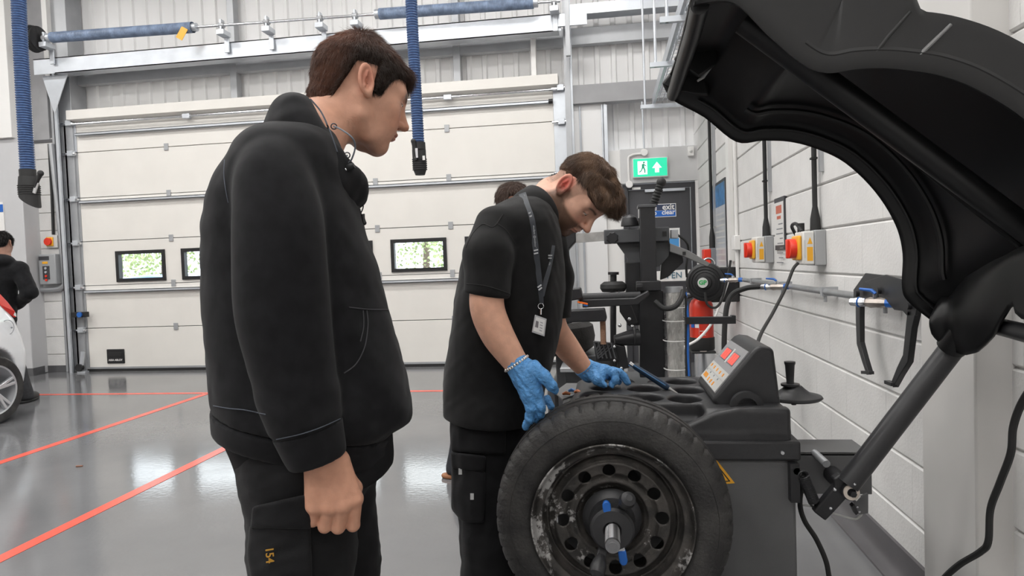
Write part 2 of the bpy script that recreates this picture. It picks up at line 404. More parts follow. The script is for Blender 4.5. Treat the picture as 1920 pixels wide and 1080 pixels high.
# ---- back wall
YB = 8.42
def corrug(x0, x1, z0, z1, Y, pitch=.2, dep=.03):
    m = MB(); xs = []; x = x0
    while x < x1: xs += [(x, 0), (x+pitch*.62, 0), (x+pitch*.7, -dep), (x+pitch*.92, -dep)]; x += pitch
    xs.append((x1, 0)); n = len(xs)
    m.add([(a, Y+b, z0) for a, b in xs]+[(a, Y+b, z1) for a, b in xs], [(i, i+1, n+i+1, n+i) for i in range(n-1)]); return m
wb = struct(corrug(X0, XW+.05, 2.5, ZC, YB).build('wall_back', M_clad, smooth=0))
MB().box((X0, YB+.06, 3.2), (XW+.3, YB+.1, ZC)).build('outer_skin', M_clad, wb)
MB().box((-.40, YD+.02, 0), (.02, YD+.12, 3.12)).build('flat_panel', mat('flat_white_panel', (.78, .775, .77), .35), wb, bevel=.004)
MB().box((.02, YD+.06, 0), (.235, YD+.14, 2.56)).build('door_lining', M_white, wb)
MB().box((.20, YD+.0, 2.15), (XW+.015, YD+.14, 2.56)).build('lintel', mat('lintel_grey', (.60, .60, .60), .5, noise=.05, nscale=4), wb, bevel=.004)
MB().box((.02, YD-.01, 2.15), (.06, YD+.03, 3.1)).build('edge_bead', M_galv, wb)
MB().box((XW-.03, YD+.004, 0), (XW+.01, YD+.14, 2.15)).build('reveal', M_wall, wb)
MB().box((-.37, YD-.05, 3.12), (XW, YD+.1, 3.34)).build('steel_channel', mat('grey_channel', (.36, .36, .37), .5, noise=.1, nscale=3), wb, bevel=.004)
MB().box((.02, YD+.0, 2.56), (.045, YD+.2, 3.12)).build('corner_post', M_galv2, wb)
# horizontal sheeting rails and posts above the door
for (z0, z1, y0) in ((3.86, 4.06, 8.25), (5.1, 5.3, 8.25)):
    MB().box((X0, y0, z0), (XW, y0+.1, z1)).build('sheeting_rail', M_galv2, wb, bevel=.004)
MB().box((-.37, 8.0, 4.13), (XW, 8.2, 4.25)).build('sheeting_rail', M_galv, wb)
for px_ in (440, 857):
    xx = PY(px_, 150, 8.3).x; MB().box((xx-.03, 8.24, 3.3), (xx+.06, 8.36, ZC)).build('post', M_galv2, wb, bevel=.004)
xx = PY(1001, 110, 8.2).x; MB().box((xx-.03, 8.14, 3.35), (xx+.03, 8.24, 4.15)).build('post', M_white, wb, bevel=.004)
# left piers
xa = PY(75, 500, YD).x
wl = struct(MB().box((xa-.02, YD+.012, 0), (-7.13, YD+.25, 3.16)).build('wall_pier', mat('mortar_paint', (.6, .59, .575), .7)))
bw = -7.13-xa
for c in range(13):
    z = c*.24; cuts = (xa-.02, -7.13)
    for a, b in zip(cuts[:-1], cuts[1:]):
        MB().box((a+.003, YD, z+.005), (b-.003, YD+.05, z+.235)).build('block', M_block, wl, bevel=.005)
MB().box((xa-.02, YD-.012, 0), (-7.13, YD, .09)).build('skirting', M_grey_trim, wl)
xb = PY(50, 500, 7.85).x
struct(MB().prism([(xa, YD+.2, 0), (xb, 7.85, 0), (X0, 7.85, 0), (X0, YD+.2, 0)], (0, 0, 3.12)).build('wall_boxing', mat('boxing_grey', (.56, .56, .57), .5, noise=.04, nscale=3), bevel=.01))
struct(MB().prism([(xa+.01, YD+.1, 0), (xb+.012, 7.838, 0), (X0, 7.838, 0), (X0, YD+.1, 0)], (0, 0, .1)).build('baseboard_back', M_grey_trim))
x1, x2 = PY(3, 150, 7.9).x, PY(28, 150, 7.9).x
struct(MB().box((x1-.5, 7.8, 3.12), (x2, 8.15, ZC)).build('trim_2', M_white, bevel=.006))
struct(MB().box((PY(30, 150, 8.2).x, 8.15, 3.12), (PY(92, 150, 8.2).x, 8.4, ZC)).build('trim_3', M_steelgrey, bevel=.006))
struct(MB().box((PY(88, 100, 8.1).x, 8.05, 3.9), (PY(97, 100, 8.1).x, 8.15, ZC)).build('trim_4', M_white))
struct(MB().box((PY(97, 100, 8.2).x, 8.12, 0), (-6.98, 8.4, ZC)).build('trim_5', M_galv2, bevel=.004))
struct(MB().box((X0, YD-.012, 3.10), (-7.1, YD+.05, 3.14)).build('trim_6', M_grey_trim))

# ---- outside, seen through the door windows
struct(MB().box((-60, 8.7, -.25), (40, 90, -.15)).build('yard', mat('asphalt', (.25, .25, .26), .8, noise=.3, nscale=2)))
# ================================================================== sectional door (door_1)
DL, DR = -6.95, -.575
dr = struct(empty('door_1', ((DL+DR)/2, YD, 0)))
dr['label'] = 'wide cream sectional overhead door with small black-framed windows'
seams = [0.02, .585, 1.158, 1.75, 2.335, 2.94, 3.34]
M_pane = bpy.data.materials.new('window_pane'); M_pane.use_nodes = True
_n = M_pane.node_tree; _n.nodes.remove(_n.nodes['Principled BSDF'])
_t = _n.nodes.new('ShaderNodeBsdfTransparent'); _t.inputs['Color'].default_value = (.93, .96, .96, 1); _g = _n.nodes.new('ShaderNodeBsdfGlossy'); _g.inputs['Roughness'].default_value = .03
_mx = _n.nodes.new('ShaderNodeMixShader'); _mx.inputs['Fac'].default_value = .06
_n.links.new(_t.outputs[0], _mx.inputs[1]); _n.links.new(_g.outputs[0], _mx.inputs[2]); _n.links.new(_mx.outputs[0], _n.nodes['Material Output'].inputs['Surface'])
WW, WP, WX = .715, .95, -6.47; WZ0, WZ1 = 1.195, 1.605
for i in range(6):
    z0, z1 = seams[i]+.004, seams[i+1]-.004
    m = MB()
    if i == 2:        # glazed section: the panel is cut round the windows
        m.box((DL, YD, z0), (DR, YD+.042, WZ0)); m.box((DL, YD, WZ1), (DR, YD+.042, z1))
        xs = [DL]
        for k in range(6): xs += [WX+k*WP, WX+k*WP+WW]
        xs.append(DR)
        for k in range(0, len(xs), 2): m.box((xs[k], YD, WZ0), (xs[k+1], YD+.042, WZ1))
        # weld the pieces visually: they share faces
    else: m.box((DL, YD, z0), (DR, YD+.042, z1))
    o = m.build('door_panel', M_cream, dr, bevel=0 if i == 2 else .004)
    if i: MB().box((DL, YD+.03, seams[i]-.02), (DR, YD+.044, seams[i]+.02)).build('seam_strip', M_greypl, dr)
for k in range(6):
    a = WX+k*WP; b = a+WW; fr = .045; m = MB()
    m.box((a, YD-.018, WZ0), (b, YD+.05, WZ0+fr)); m.box((a, YD-.018, WZ1-fr), (b, YD+.05, WZ1)); m.box((a, YD-.018, WZ0+fr), (a+fr, YD+.05, WZ1-fr)); m.box((b-fr, YD-.018, WZ0+fr), (b, YD+.05, WZ1-fr))
    f = m.build('window_frame', M_black, dr)
    MB().box((a+fr, YD+.018, WZ0+fr), (b-fr, YD+.024, WZ1-fr)).build('pane', M_pane, f)
# hinges on the seams (grey steel), in columns
hx = [-6.47+.235+.95*k for k in range(0)]
cols_h = [PY(312, 275, YD).x, -4.6, -3.25+.4, PY(838, 241, YD).x]
for s in seams[1:-1]:
    for x in (cols_h[0], -4.25, PY(708, 430, YD).x, cols_h[3]):
        MB().box((x-.03, YD-.012, s-.045), (x+.03, YD, s+.045)).build('hinge', M_galv2, dr, bevel=.003)
# reinforcing struts across the door
for (xL, yL, xR, yR) in ((140, 250, 1030, 193), (150, 378, 1036, 333), (165, 547, 850, 525)):
    a = PY(xL, yL, YD-.05); b = PY(xR, yR, YD-.05); z = (a.z+b.z)/2
    m = MB().box((DL+.02, YD-.05, z-.02), (DR-.02, YD, z-.012)).box((DL+.02, YD-.05, z-.02), (DR-.02, YD-.042, z+.02)).box((DL+.02, YD-.05, z+.012), (DR-.02, YD, z+.02))
    m.build('strut', M_galv, dr)
    MB().cyl((DR-.05, YD-.055, z), (DR+.0, YD-.055, z), .03, 12).build('strut_end', M_black, dr)
zt = PY(600, 203, YD-.06).z
zt = 3.30; MB().cyl((DL, YD-.075, zt), (DR+.05, YD-.075, zt), .014, 10).build('top_rod', M_chrome, dr)
for x in (-5.3, -3.9, -1.85): MB().box((x-.05, YD-.095, zt-.03), (x+.05, YD-.04, zt+.03)).build('rod_clip', M_galv, dr, bevel=.004)
# end plates with rollers
for sx, x0, x1 in ((-1, DL-.16, DL+.0), (1, DR+.0, DR+.15)):
    for i in range(6):
        MB().box((x0, YD-.008, seams[i]+.006), (x1, YD+.03, seams[i+1]-.006)).build('end_plate', M_galv if sx > 0 or i > 4 else M_galv2, dr, bevel=.002)
    for s in seams[1:]:
        x = (x0+x1)/2
        MB().cyl((x-.09, YD-.05, s-.02), (x+.09, YD-.05, s-.02), .016, 10).build('roller', M_chrome, dr)
        MB().box((x-.02, YD-.07, s-.05), (x+.06, YD-.008, s+.02)).build('roller_bracket', M_galv, dr, bevel=.003)
MB().box((DL-.1, YD-.01, 0.0), (DR+.1, YD+.045, .035)).build('bottom_seal', M_rubber, dr)
MB().box((DL, YD-.006, .035), (DR, YD, .06)).build('bottom_rail', M_galv2, dr)
# logo plate with handle recess
a = PY(200, 655, YD-.01); b = PY(234, 681, YD-.01)
pl = MB().box((a.x, YD-.016, b.z), (b.x, YD+.0, a.z)).build('handle_plate', M_black, dr, bevel=.006)
MB().box((a.x+.03, YD-.022, (a.z+b.z)/2-.005), (b.x-.03, YD-.016, (a.z+b.z)/2+.055)).build('grip', M_rubber, pl, bevel=.004)
text_mesh('lettering', 'ASSA ABLOY', ((a.x+b.x)/2, YD-.0175, b.z+.045), (1, 0, 0), (0, 0, 1), .036, M_white, pl, bold=.0008)
# white header flashing above the door
tf = struct(MB().prism([(DL-.05, YD-.0, 3.34), (DL-.05, YD-.1, 3.36), (DL-.05, YD-.1, 3.48), (DL-.05, YD+.2, 3.5)], (DR-DL+.12, 0, 0)).build('trim_7', M_cream))
# tracks either side
def track(name, xa_, xb_, zt_):
    t = struct(MB().box((xa_, YD-.1, 0), (xa_+.012, YD+.05, zt_)).box((xa_, YD-.1, 0), (xb_, YD-.092, zt_)).box((xb_-.01, YD-.13, 0), (xb_, YD-.092, zt_)).build(name, M_galv))
    return t
xl = PY(146, 690, YD-.1).x
track('trim_8', xl-.14, xl-.06, 4.1); 
struct(MB().box((xl-.06, YD-.03, 0), (xl-.035, YD+.02, 3.3)).build('trim_9', M_rubber))
struct(MB().box((xl-.035, YD+.03, 0), (DL+.02, YD+.06, 3.34)).build('trim_13', M_galv2))
struct(MB().box((DR+.15, YD-.1, 0), (DR+.215, YD+.02, 4.4)).build('trim_10', M_galv2))
struct(MB().box((DR+.215, YD-.06, 0), (DR+.24, YD+.02, 6)).build('trim_11', M_galv))
# bottom left roller arm with blue knob
t = empty('door_latch', (xl+.08, YD-.1, .74), 'black latch with blue knob on left door track', 'latch')
q = PY(151, 590, YD-.12)
MB().box((q.x-.12, YD-.14, q.z-.035), (q.x+.08, YD-.06, q.z+.035)).build('body', M_black, t, bevel=.006)
MB().cyl((q.x+.01, YD-.16, q.z), (q.x+.01, YD-.14, q.z), .035, 16).build('knob', M_blue, t)
t = empty('roller_carrier', (xl+.05, YD-.1, .05), 'galvanised bottom roller bracket at left foot of overhead door', 'bracket')
q = PY(152, 680, YD-.1)
MB().bar((q.x+.03, YD-.09, .28), (q.x-.02, YD-.09, .03), .05, .02).build('arm', M_galv, t); MB().cyl((q.x-.02, YD-.13, .07), (q.x-.02, YD-.08, .07), .05, 14).build('wheel', M_black, t)
MB().box((q.x-.05, YD-.12, 0), (q.x+.07, YD-.05, .02)).build('foot', M_galv, t)

# ---- galvanised lintel beam, shaft, springs
bm_ = empty('spring_beam', (-3.8, 7.9, 4.1), 'long galvanised steel beam above the overhead door', 'beam')
pa, pb = PY(62, 107, 7.88), PY(1100, 25, 7.88); zt = (pa.z+pb.z)/2
zb = PY(480, 94, 7.88).z
MB().box((pa.x, 7.88, zt-.2), (pb.x-.3, 7.89, zt)).box((pa.x, 7.88, zt-.012), (pb.x-.3, 8.02, zt)).box((pa.x+.3, 7.88, zt-.2), (pb.x-.33, 8.05, zt-.19)).build('channel', M_galv, bm_)
MB().box((pb.x-.34, 7.85, zt-.16), (pb.x, 7.88, zt-.02)).build('end_plate', M_galv, bm_)
for s_, p_ in ((1, pa),):
    q = PY(100, 178, 7.95)
    MB().add([(p_.x+.05, 7.95, zt-.2), (p_.x+.42, 7.95, zt-.2), (q.x, 7.95, q.z-.25), (p_.x+.05, 7.96, zt-.2), (p_.x+.42, 7.96, zt-.2), (q.x, 7.96, q.z-.25)], [(0, 1, 2), (3, 5, 4), (0, 3, 4, 1), (1, 4, 5, 2), (2, 5, 3, 0)]).build('gusset', M_galv, bm_, smooth=0)
sh = empty('spring_shaft', (-3.8, 7.8, 4.4), 'steel shaft in brackets above the galvanised door beam', 'shaft')
s0, s1 = PY(75, 72, 7.75), PY(1050, 2, 7.75); SA = V(s0.x, 7.75, s0.z); SB = V(s1.x, 7.75, s1.z)
def onshaft(px_): 
    t_ = (PY(px_, 40, 7.75).x-SA.x)/(SB.x-SA.x); return SA.lerp(SB, t_)
MB().cyl(SA, SB, .016, 12).build('rod', M_chrome, sh)
for px_ in (82, 415, 500, 600, 666, 1040):
    p = onshaft(px_); 
    MB().box((p.x-.012, 7.72, p.z-.06), (p.x+.012, 7.8, p.z+.07)).box((p.x-.05, 7.7, p.z-.12), (p.x+.05, 7.86, p.z-.06)).box((p.x-.03, 7.84, p.z-.3), (p.x+.03, 7.86, p.z-.1)).build('bracket', M_galv, sh, bevel=.004)
    MB().cyl(p+V(-.03, 0, 0), p+V(.03, 0, 0), .035, 14).build('bearing', M_galv2, sh)
p = onshaft(67); MB().lathe([(.02, -.08), (.13, -.08), (.17, -.05), (.15, -.03), (.16, -.01), (.14, .01), (.15, .04), (.02, .06)], p, (1, 0, 0), 32).build('cable_drum', M_black, sh)
def spring(px0, px1, label):
    a = onshaft(px0); b = onshaft(px1); L = (b-a).length; ax = (b-a).normalized(); prof = []; n = int(L/.018); 
    for i in range(n+1):
        h = L*i/n; prof += [(.062, h), (.066, h+L/n*.5)]
    t = MB().lathe(prof, a, ax, 18).build('torsion_spring', mat('spring_blue', (.22, .29, .42), .4, noise=.35, nscale=12), sh); t['label'] = label
    MB().cyl(a-ax*.05, a+ax*.01, .055, 16).build('end_cone', M_galv, t); MB().cyl(b-ax*.01, b+ax*.06, .05, 16).build('end_cone', M_galv, t)
    return t, b
t, e = spring(95, 360, 'blue torsion spring on shaft above left end of overhead door')
MB().bar(e+V(-.06, -.06, -.02), e+V(-.14, -.07, -.15), .09, .006, (0, 1, 0)).build('tag', M_yel, t)
spring(712, 1000, 'blue torsion spring on shaft above right half of overhead door')
# vertical rails at right end of beam
struct(MB().box((PY(1065, 60, 7.8).x-.03, 7.78, 3.6), (PY(1065, 60, 7.8).x+.02, 7.84, ZC)).build('trim_12', M_galv2))
# ================================================================== fire exit door (door_2) and its signs
M_dark = mat('anthracite', (.045, .045, .05), .45)
d2 = struct(empty('door_2', (.66, YD+.06, 0))); d2['label'] = 'dark grey fire exit door beside the right wall'
fx0, fx1, fz = .215, 1.06, 2.14
MB().box((fx0, YD+.03, 0), (fx0+.07, YD+.12, fz)).box((fx1-.05, YD+.03, 0), (fx1, YD+.12, fz)).box((fx0+.07, YD+.03, fz-.06), (fx1-.05, YD+.12, fz)).build('frame', M_dark, d2, bevel=.004)
MB().box((fx0+.07, YD+.06, .0), (fx1-.055, YD+.105, fz-.065)).build('leaf', mat('leaf_grey', (.06, .06, .066), .4), d2, bevel=.003)
q0, q1 = PY(1209, 358, YD+.05), PY(1284, 356, YD+.05)
MB().box((q0.x, YD+.02, q0.z-.02), (q1.x, YD+.045, q0.z+.015)).build('closer_arm', M_galv, d2, bevel=.004)
MB().box((q0.x-.15, YD+.02, q0.z+.02), (q0.x-.05, YD+.06, q0.z+.045)).build('closer_clip', M_white, d2)
MB().cyl((fx0+.12, YD+.0, 1.02), (fx1-.1, YD+.0, 1.02), .018, 12).build('push_bar', M_chrome, d2)
def sign_board(name, a, b, Y, m, label, cat, th=.006):
    t = empty(name, ((a.x+b.x)/2, Y, (a.z+b.z)/2), label, cat)
    MB().box((a.x, Y-th, b.z), (b.x, Y, a.z)).build('board', m, t, bevel=.001); return t
a, b = PY(1196, 385, YD+.058), PY(1268, 406, YD+.058); a.z = PY(1268, 381, YD+.058).z
M_signblue = mat('sign_blue', (.02, .13, .50), .35); M_signnavy = mat('sign_navy', (.035, .05, .10), .4)
t = sign_board('fire_exit_sign', a, b, YD+.058, M_white, 'blue and white fire exit keep clear sign on dark door', 'sign')
zc = (a.z+b.z)/2
MB().box((a.x+.008, YD+.050, zc+.002), (b.x-.008, YD+.0525, a.z-.008)).build('upper_panel', M_signnavy, t); MB().box((a.x+.008, YD+.050, b.z+.008), (b.x-.008, YD+.0525, zc-.002)).build('lower_panel', M_signblue, t)
for wd_, px_, sz_ in (('Fire', (1220, 390), .092), ('exit', (1253, 388), .092), ('Keep', (1218, 400), .078), ('clear', (1253, 398), .078)):
    c_ = PY(*px_, YD+.0495); text_mesh('lettering', wd_, (c_.x, YD+.0495, c_.z), (1, 0, 0), (0, 0, 1), sz_, M_white, t, bold=.0018)
# small blue notice lower down
a, b = PY(1252, 428, YD+.058), PY(1276, 492, YD+.058)
t = sign_board('door_notice', a, b, YD+.058, M_white, 'white notice with blue panel low on dark door', 'sign')
MB().box((a.x+.012, YD+.050, b.z+.12), (b.x-.012, YD+.0525, a.z-.12)).build('panel', mat('notice_blue', (.08, .30, .62), .4), t)
# illuminated exit sign above the door
a, b = PY(1187, 299, YD-.04), PY(1251, 329, YD-.04)
t = empty('exit_sign', ((a.x+b.x)/2, YD, b.z), 'lit green exit sign with running figure and arrow above dark door', 'sign')
MB().box((a.x-.008, YD-.055, b.z-.012), (b.x+.008, YD, a.z+.008)).build('housing', M_white, t, bevel=.006)
MB().box((a.x, YD-.058, b.z), (b.x, YD-.054, a.z)).build('face', mat('exit_green', (.02, .5, .28), .4, emit=(.03, .68, .38), estr=.75), t)
ME = mat('exit_white', (.9, .9, .9), .4, emit=(.95, 1, 1), estr=1.2)
W = b.x-a.x; Hh = a.z-b.z; yy = YD-.0595
def spt(u, v): return V(a.x+W*u, yy, b.z+Hh*v)
MB().prism([spt(.13, .12), spt(.41, .12), spt(.41, .86), spt(.13, .86)], (0, .001, 0)).build('doorway', ME, t)
fig = MB(); MG = mat('exit_green_print', (.02, .45, .25), .4)
for pl in ([(.25, .5), (.33, .5), (.32, .72), (.25, .7)], [(.25, .5), (.3, .5), (.24, .3), (.18, .22), (.16, .27), (.22, .35)], [(.28, .5), (.33, .5), (.36, .36), (.36, .2), (.32, .2), (.32, .34)], [(.32, .7), (.4, .58), (.38, .55), (.31, .64)]):
    fig.prism([spt(*p)+V(0, -.001, 0) for p in pl], (0, .0005, 0))
fig.ball(spt(.315, .78)+V(0, -.001, 0), (.012, .001, .012), 8, 6); fig.build('running_figure', MG, t, smooth=0)
MB().prism([spt(*p) for p in ((.56, .45), (.70, .78), (.84, .45), (.76, .45), (.76, .2), (.64, .2), (.64, .45))], (0, .001, 0)).build('arrow', ME, t)
# conduit and junction boxes round the exit sign
t = empty('conduit_run', (.45, YD, 2.3), 'white conduit with round boxes beside lit exit sign', 'conduit')
q = [PY(*p, YD-.02) for p in ((1180, 346), (1178, 300), (1183, 292), (1192, 289), (1208, 288))]
MB().tube(spline(q, 5), .013, 10).build('bend', M_white, t)
for p in ((1180, 346), (1208, 286)):
    c = PY(*p, YD-.02); MB().cyl(c+V(0, -.025, 0), c+V(0, .02, 0), .042, 20).build('round_box', M_white, t, bevel=.004)
c = PY(1208, 286, YD-.02); MB().cyl(c, (c.x-.01, c.y, 3.1), .011, 8).build('drop', M_galv, t)
c = PY(1295, 284, YD-.02); t = empty('sensor_box', c, 'small white sensor box on lintel above dark door', 'sensor'); MB().box(c+V(-.035, -.03, -.055), c+V(.035, .02, .055)).build('case', M_white, t, bevel=.008); MB().ball(c+V(0, -.03, 0), .018).build('eye', M_ltgrey, t)
# conduit on flat white panel
for px_, z0, z1 in ((1090, .5, 3.1), (1132, 2.0, 3.1)):
    x = PY(px_, 300, YD).x; t = MB().cyl((x, YD+.0, z0), (x, YD+.0, z1), .012, 8).build('wall_conduit', M_galv); tag(t, 'thin vertical steel conduit on white panel %s' % ('next to the overhead door' if px_ < 1100 else 'left of the exit sign'), 'conduit')

# OPEN board on a stand in front of the exit
a, b = PY(1232, 508, 6.9), PY(1296, 528, 6.9)
t = empty('open_sign', ((a.x+b.x)/2, 6.9, 0), 'white sign board lettered OPEN behind tyre changer', 'sign')
MB().prism([PY(1225, 509, 6.9), PY(1294, 505, 6.9), PY(1296, 526, 6.9), PY(1225, 528, 6.9)], (0, .01, 0)).build('board', M_white, t)
text_mesh('lettering', 'OPEN', PY(1258, 517, 6.895), (1, 0, .03), (0, 0, 1), .085, mat('sign_teal', (.07, .16, .22), .4), t, bold=.0005)
MB().box((a.x+.02, 6.91, 0), (b.x-.02, 6.95, b.z)).build('stand', M_dark, t)

# ================================================================== left side: controls
q = PY(98, 453, YD-.04); t = empty('rotary_isolator', q, 'small red and yellow rotary isolator above door control box', 'switch')
MB().box(q+V(-.09, 0, -.085), q+V(.075, .04, .085)).build('case', M_ltgrey, t, bevel=.008); MB().box(q+V(-.08, -.02, -.06), q+V(.02, 0, .06)).build('plate', M_yel, t, bevel=.006); MB().cyl(q+V(-.035, -.05, 0), q+V(-.035, -.02, 0), .05, 20).build('knob', M_red, t)
t = empty('door_control_box', PY(92, 530, YD), 'grey door control box with buttons beside overhead door', 'control box')
a, b = PY(71, 477, YD-.12), PY(106, 533, YD-.12)
cb = MB().box((a.x, YD-.12, b.z), (b.x, YD-.02, a.z)).build('case', mat('control_grey', (.33, .34, .35), .45), t, bevel=.012)
MB().box((a.x+.01, YD-.124, a.z-.08), (b.x-.09, YD-.119, a.z-.03)).build('header_label', M_dark, cb)
MB().box((a.x+.06, YD-.124, a.z-.13), (a.x+.14, YD-.119, a.z-.1)).build('warning_label', M_yel, cb)
MB().box((a.x+.06, YD-.126, b.z+.07), (a.x+.16, YD-.119, a.z-.16)).build('button_strip', M_dark, cb)
for k, m_ in enumerate((M_galv, M_galv, M_red, M_red)):
    z = a.z-.19-k*.052; MB().cyl((a.x+.11, YD-.134, z), (a.x+.11, YD-.125, z), .017, 12).build('button', m_, cb)
t = empty('cable_guard', PY(110, 540, YD), 'bent grey steel conduit frame around door control box', 'conduit')
q = [PY(*p, YD-.05) for p in ((96, 270), (112, 420), (122, 520), (118, 538), (100, 543), (78, 543))]
MB().tube(spline(q, 6), .035, 8).build('tube', M_galv2, t)
q = [PY(*p, YD-.03) for p in ((92, 270), (97, 360), (100, 440))]; MB().tube(spline(q, 6), .018, 8).build('cable', M_rubber, t)
a, b = PY(-30, 380, 7.8), PY(4, 432, 7.8)
t = empty('wall_notice', (a.x, 7.84, a.z), 'white notice with blue header at left frame edge', 'sign')
MB().box((a.x, 7.835, b.z), (b.x, 7.848, a.z)).build('board', M_white, t); MB().box((a.x, 7.832, a.z-.13), (b.x, 7.835, a.z-.03)).build('header', M_signblue, t)

# ================================================================== hanging blue exhaust hoses
M_hose = mat('hose_blue', (.06, .13, .30), .45, noise=.3, nscale=30); M_hoserib = mat('hose_rib', (.01, .022, .09), .5)
def hose(pts, r, name, label, Y):
    base = pts[-1]; t = empty(name, base, label, 'hose', 'hanging exhaust extraction hoses')
    path = spline(pts, 24); L = sum((path[i+1]-path[i]).length for i in range(len(path)-1)); n = int(L/.0052)
    # resample by arc length, alternating radius for the corrugation
    cum = [0]
    for i in range(len(path)-1): cum.append(cum[-1]+(path[i+1]-path[i]).length)
    fine = []; rad = []
    j = 0
    for i in range(n+1):
        s = L*i/n
        while j < len(cum)-2 and cum[j+1] < s: j += 1
        k = (s-cum[j])/max(cum[j+1]-cum[j], 1e-9); fine.append(path[j].lerp(path[j+1], k)); rad.append(r*(1.0 if i % 4 < 2 else .86))
    MB().tube(fine, rad, 16).build('hose_tube', M_hose, t, smooth=60)
    m = MB()
    for i in range(2, n, 4): m.tube([fine[i], fine[min(i+1, n)]], r*.90, 16, cap=False)
    m.build('hose_grooves', M_hoserib, t); return t
YH = 5.2
t = hose([PY(*p, YH) for p in ((33, -160), (35, 0), (43, 170), (52, 325))], .058, 'exhaust_hose', 'blue corrugated exhaust hose hanging at far left edge', YH)
p0 = PY(52, 325, YH); ax = (PY(56, 372, YH)-p0).normalized()
MB().tube([p0-ax*.03, p0+ax*.03], .064, 20).build('collar', M_rubber, t)
MB().loft([arc(p0+ax*.03, .07, 0, 2*math.pi, 19, (1, 0, 0), (0, 1, 0)), arc(p0+ax*.12, .08, 0, 2*math.pi, 19, (1, 0, 0), (0, 1, 0)), [v+V(0, 0, -.06*((v.x-p0.x)/.08)) for v in arc(p0+ax*.24, .08, 0, 2*math.pi, 19, (1, 0, 0), (0, 1, 0))]]).build('nozzle', M_rubber, t)
for k in range(5): MB().tube(arc(p0+ax*(.11+.018*k), .083, 0, 2*math.pi, 18, (1, 0, 0), (0, 1, 0)), .003, 5, closed=True).build('nozzle_rib', M_rubber, t)
h0 = PY(66, 352, YH-.07); h1 = PY(76, 325, YH-.08)
MB().tube([h0, h0.lerp(h1, .6), h1], [.012, .014, .022], 10).ball(h1, .026).build('clamp_lever', M_rubber, t); MB().bar(PY(64, 362, YH-.07), PY(70, 342, YH-.075), .025, .012).build('clamp_plate', M_chrome, t)
YH2 = 5.5
t = hose([PY(*p, YH2) for p in ((768, -160), (771, 0), (778, 140), (785, 272))], .05, 'exhaust_hose', 'blue corrugated exhaust hose hanging beside the hooded man\'s face', YH2)
p0 = PY(785, 272, YH2); ax = (PY(788, 330, YH2)-p0).normalized()
MB().tube([p0-ax*.02, p0+ax*.04], .056, 20).build('collar', M_rubber, t)
MB().loft([arc(p0+ax*.04, .058, 0, 2*math.pi, 19, (1, 0, 0), (0, .8, 0)), arc(p0+ax*.10, .058, 0, 2*math.pi, 19, (1, 0, 0), (0, .8, 0)), arc(p0+ax*.2, .058, 0, 2*math.pi, 19, (1, 0, 0), (0, .8, 0)), arc(p0+ax*.25, .04, 0, 2*math.pi, 19, (1, 0, 0), (0, .8, 0))]).build('nozzle', M_rubber, t)
for k in range(6): MB().tube(arc(p0+ax*(.12+.017*k), .06, 0, 2*math.pi, 18, (1, 0, 0), (0, .8, 0)), .004, 5, closed=True).build('nozzle_rib', M_rubber, t)
h0 = PY(780, 300, YH2-.06); h1 = PY(775, 265, YH2-.06)
MB().tube([h0, h0.lerp(h1, .5), h1], [.012, .014, .02], 10).ball(h1, .022).build('clamp_lever', M_rubber, t); MB().bar(PY(781, 296, YH2-.065), PY(780, 278, YH2-.065), .03, .012).build('clamp_plate', M_chrome, t)
MB().box(PY(792, 292, YH2-.06), PY(797, 300, YH2-.055)).build('label_sticker', M_white, t)

# ================================================================== cable basket along the right wall, high up
t = empty('cable_basket', (.75, 5, 3.3), 'galvanised wire cable basket on brackets high along the right wall', 'cable tray')
xo = PY(1262, 185, 7.6).x; zb_ = PY(1262, 185, 7.6).z
xo, zo = .52, 3.02
ya, yb_ = 3.2, 7.9
rl = PY(1215, 190, 7.7); rn = PY(1285, 10, 4.2)
# side rail: fitted through the two ends seen in the photo, running parallel to the wall
XR, ZR = rl.x+.06, rl.z
MB().box((XR-.012, 3.0, ZR-.05), (XR+.012, 7.75, ZR+.05)).build('side_rail', M_galv, t)
m = MB()
for k in range(int((7.7-3.0)/.11)):
    y = 3.0+k*.11; m.tube([(XR+.05, y, ZR+.09), (XR+.05, y, ZR), (XR+.4, y, ZR), (XR+.4, y, ZR+.09)], .0045, 5)
for j in range(8): m.cyl((XR+.05+j*.05, 3.0, ZR), (XR+.05+j*.05, 7.7, ZR), .0045, 5)
for z in (.045, .09):
    for x in (.05, .4): m.cyl((XR+x, 3.0, ZR+z), (XR+x, 7.7, ZR+z), .0045, 5)
m.build('wire_mesh', M_galv, t)
for y in (7.6, 6.0, 4.9, 4.0): MB().box((XR-.15, y-.02, ZR-.1), (XW, y+.02, ZR-.06)).build('bracket', M_galv, t); MB().cyl((XR-.1, y, ZR-.1), (XR-.1, y, ZC), .012, 8).build('hanger_rod', M_galv, t)
rs = random.Random(3)
for k in range(3):
    x = XR+.16+.07*k; pts = [V(x+rs.uniform(-.02, .02), 3.0+i*.5, ZR+.02+rs.uniform(0, .02)) for i in range(10)]
    MB().tube(spline(pts, 4), .009, 6).build('cable', mat('cable_brown', (.25, .10, .05), .5) if k else M_ltgrey, t)
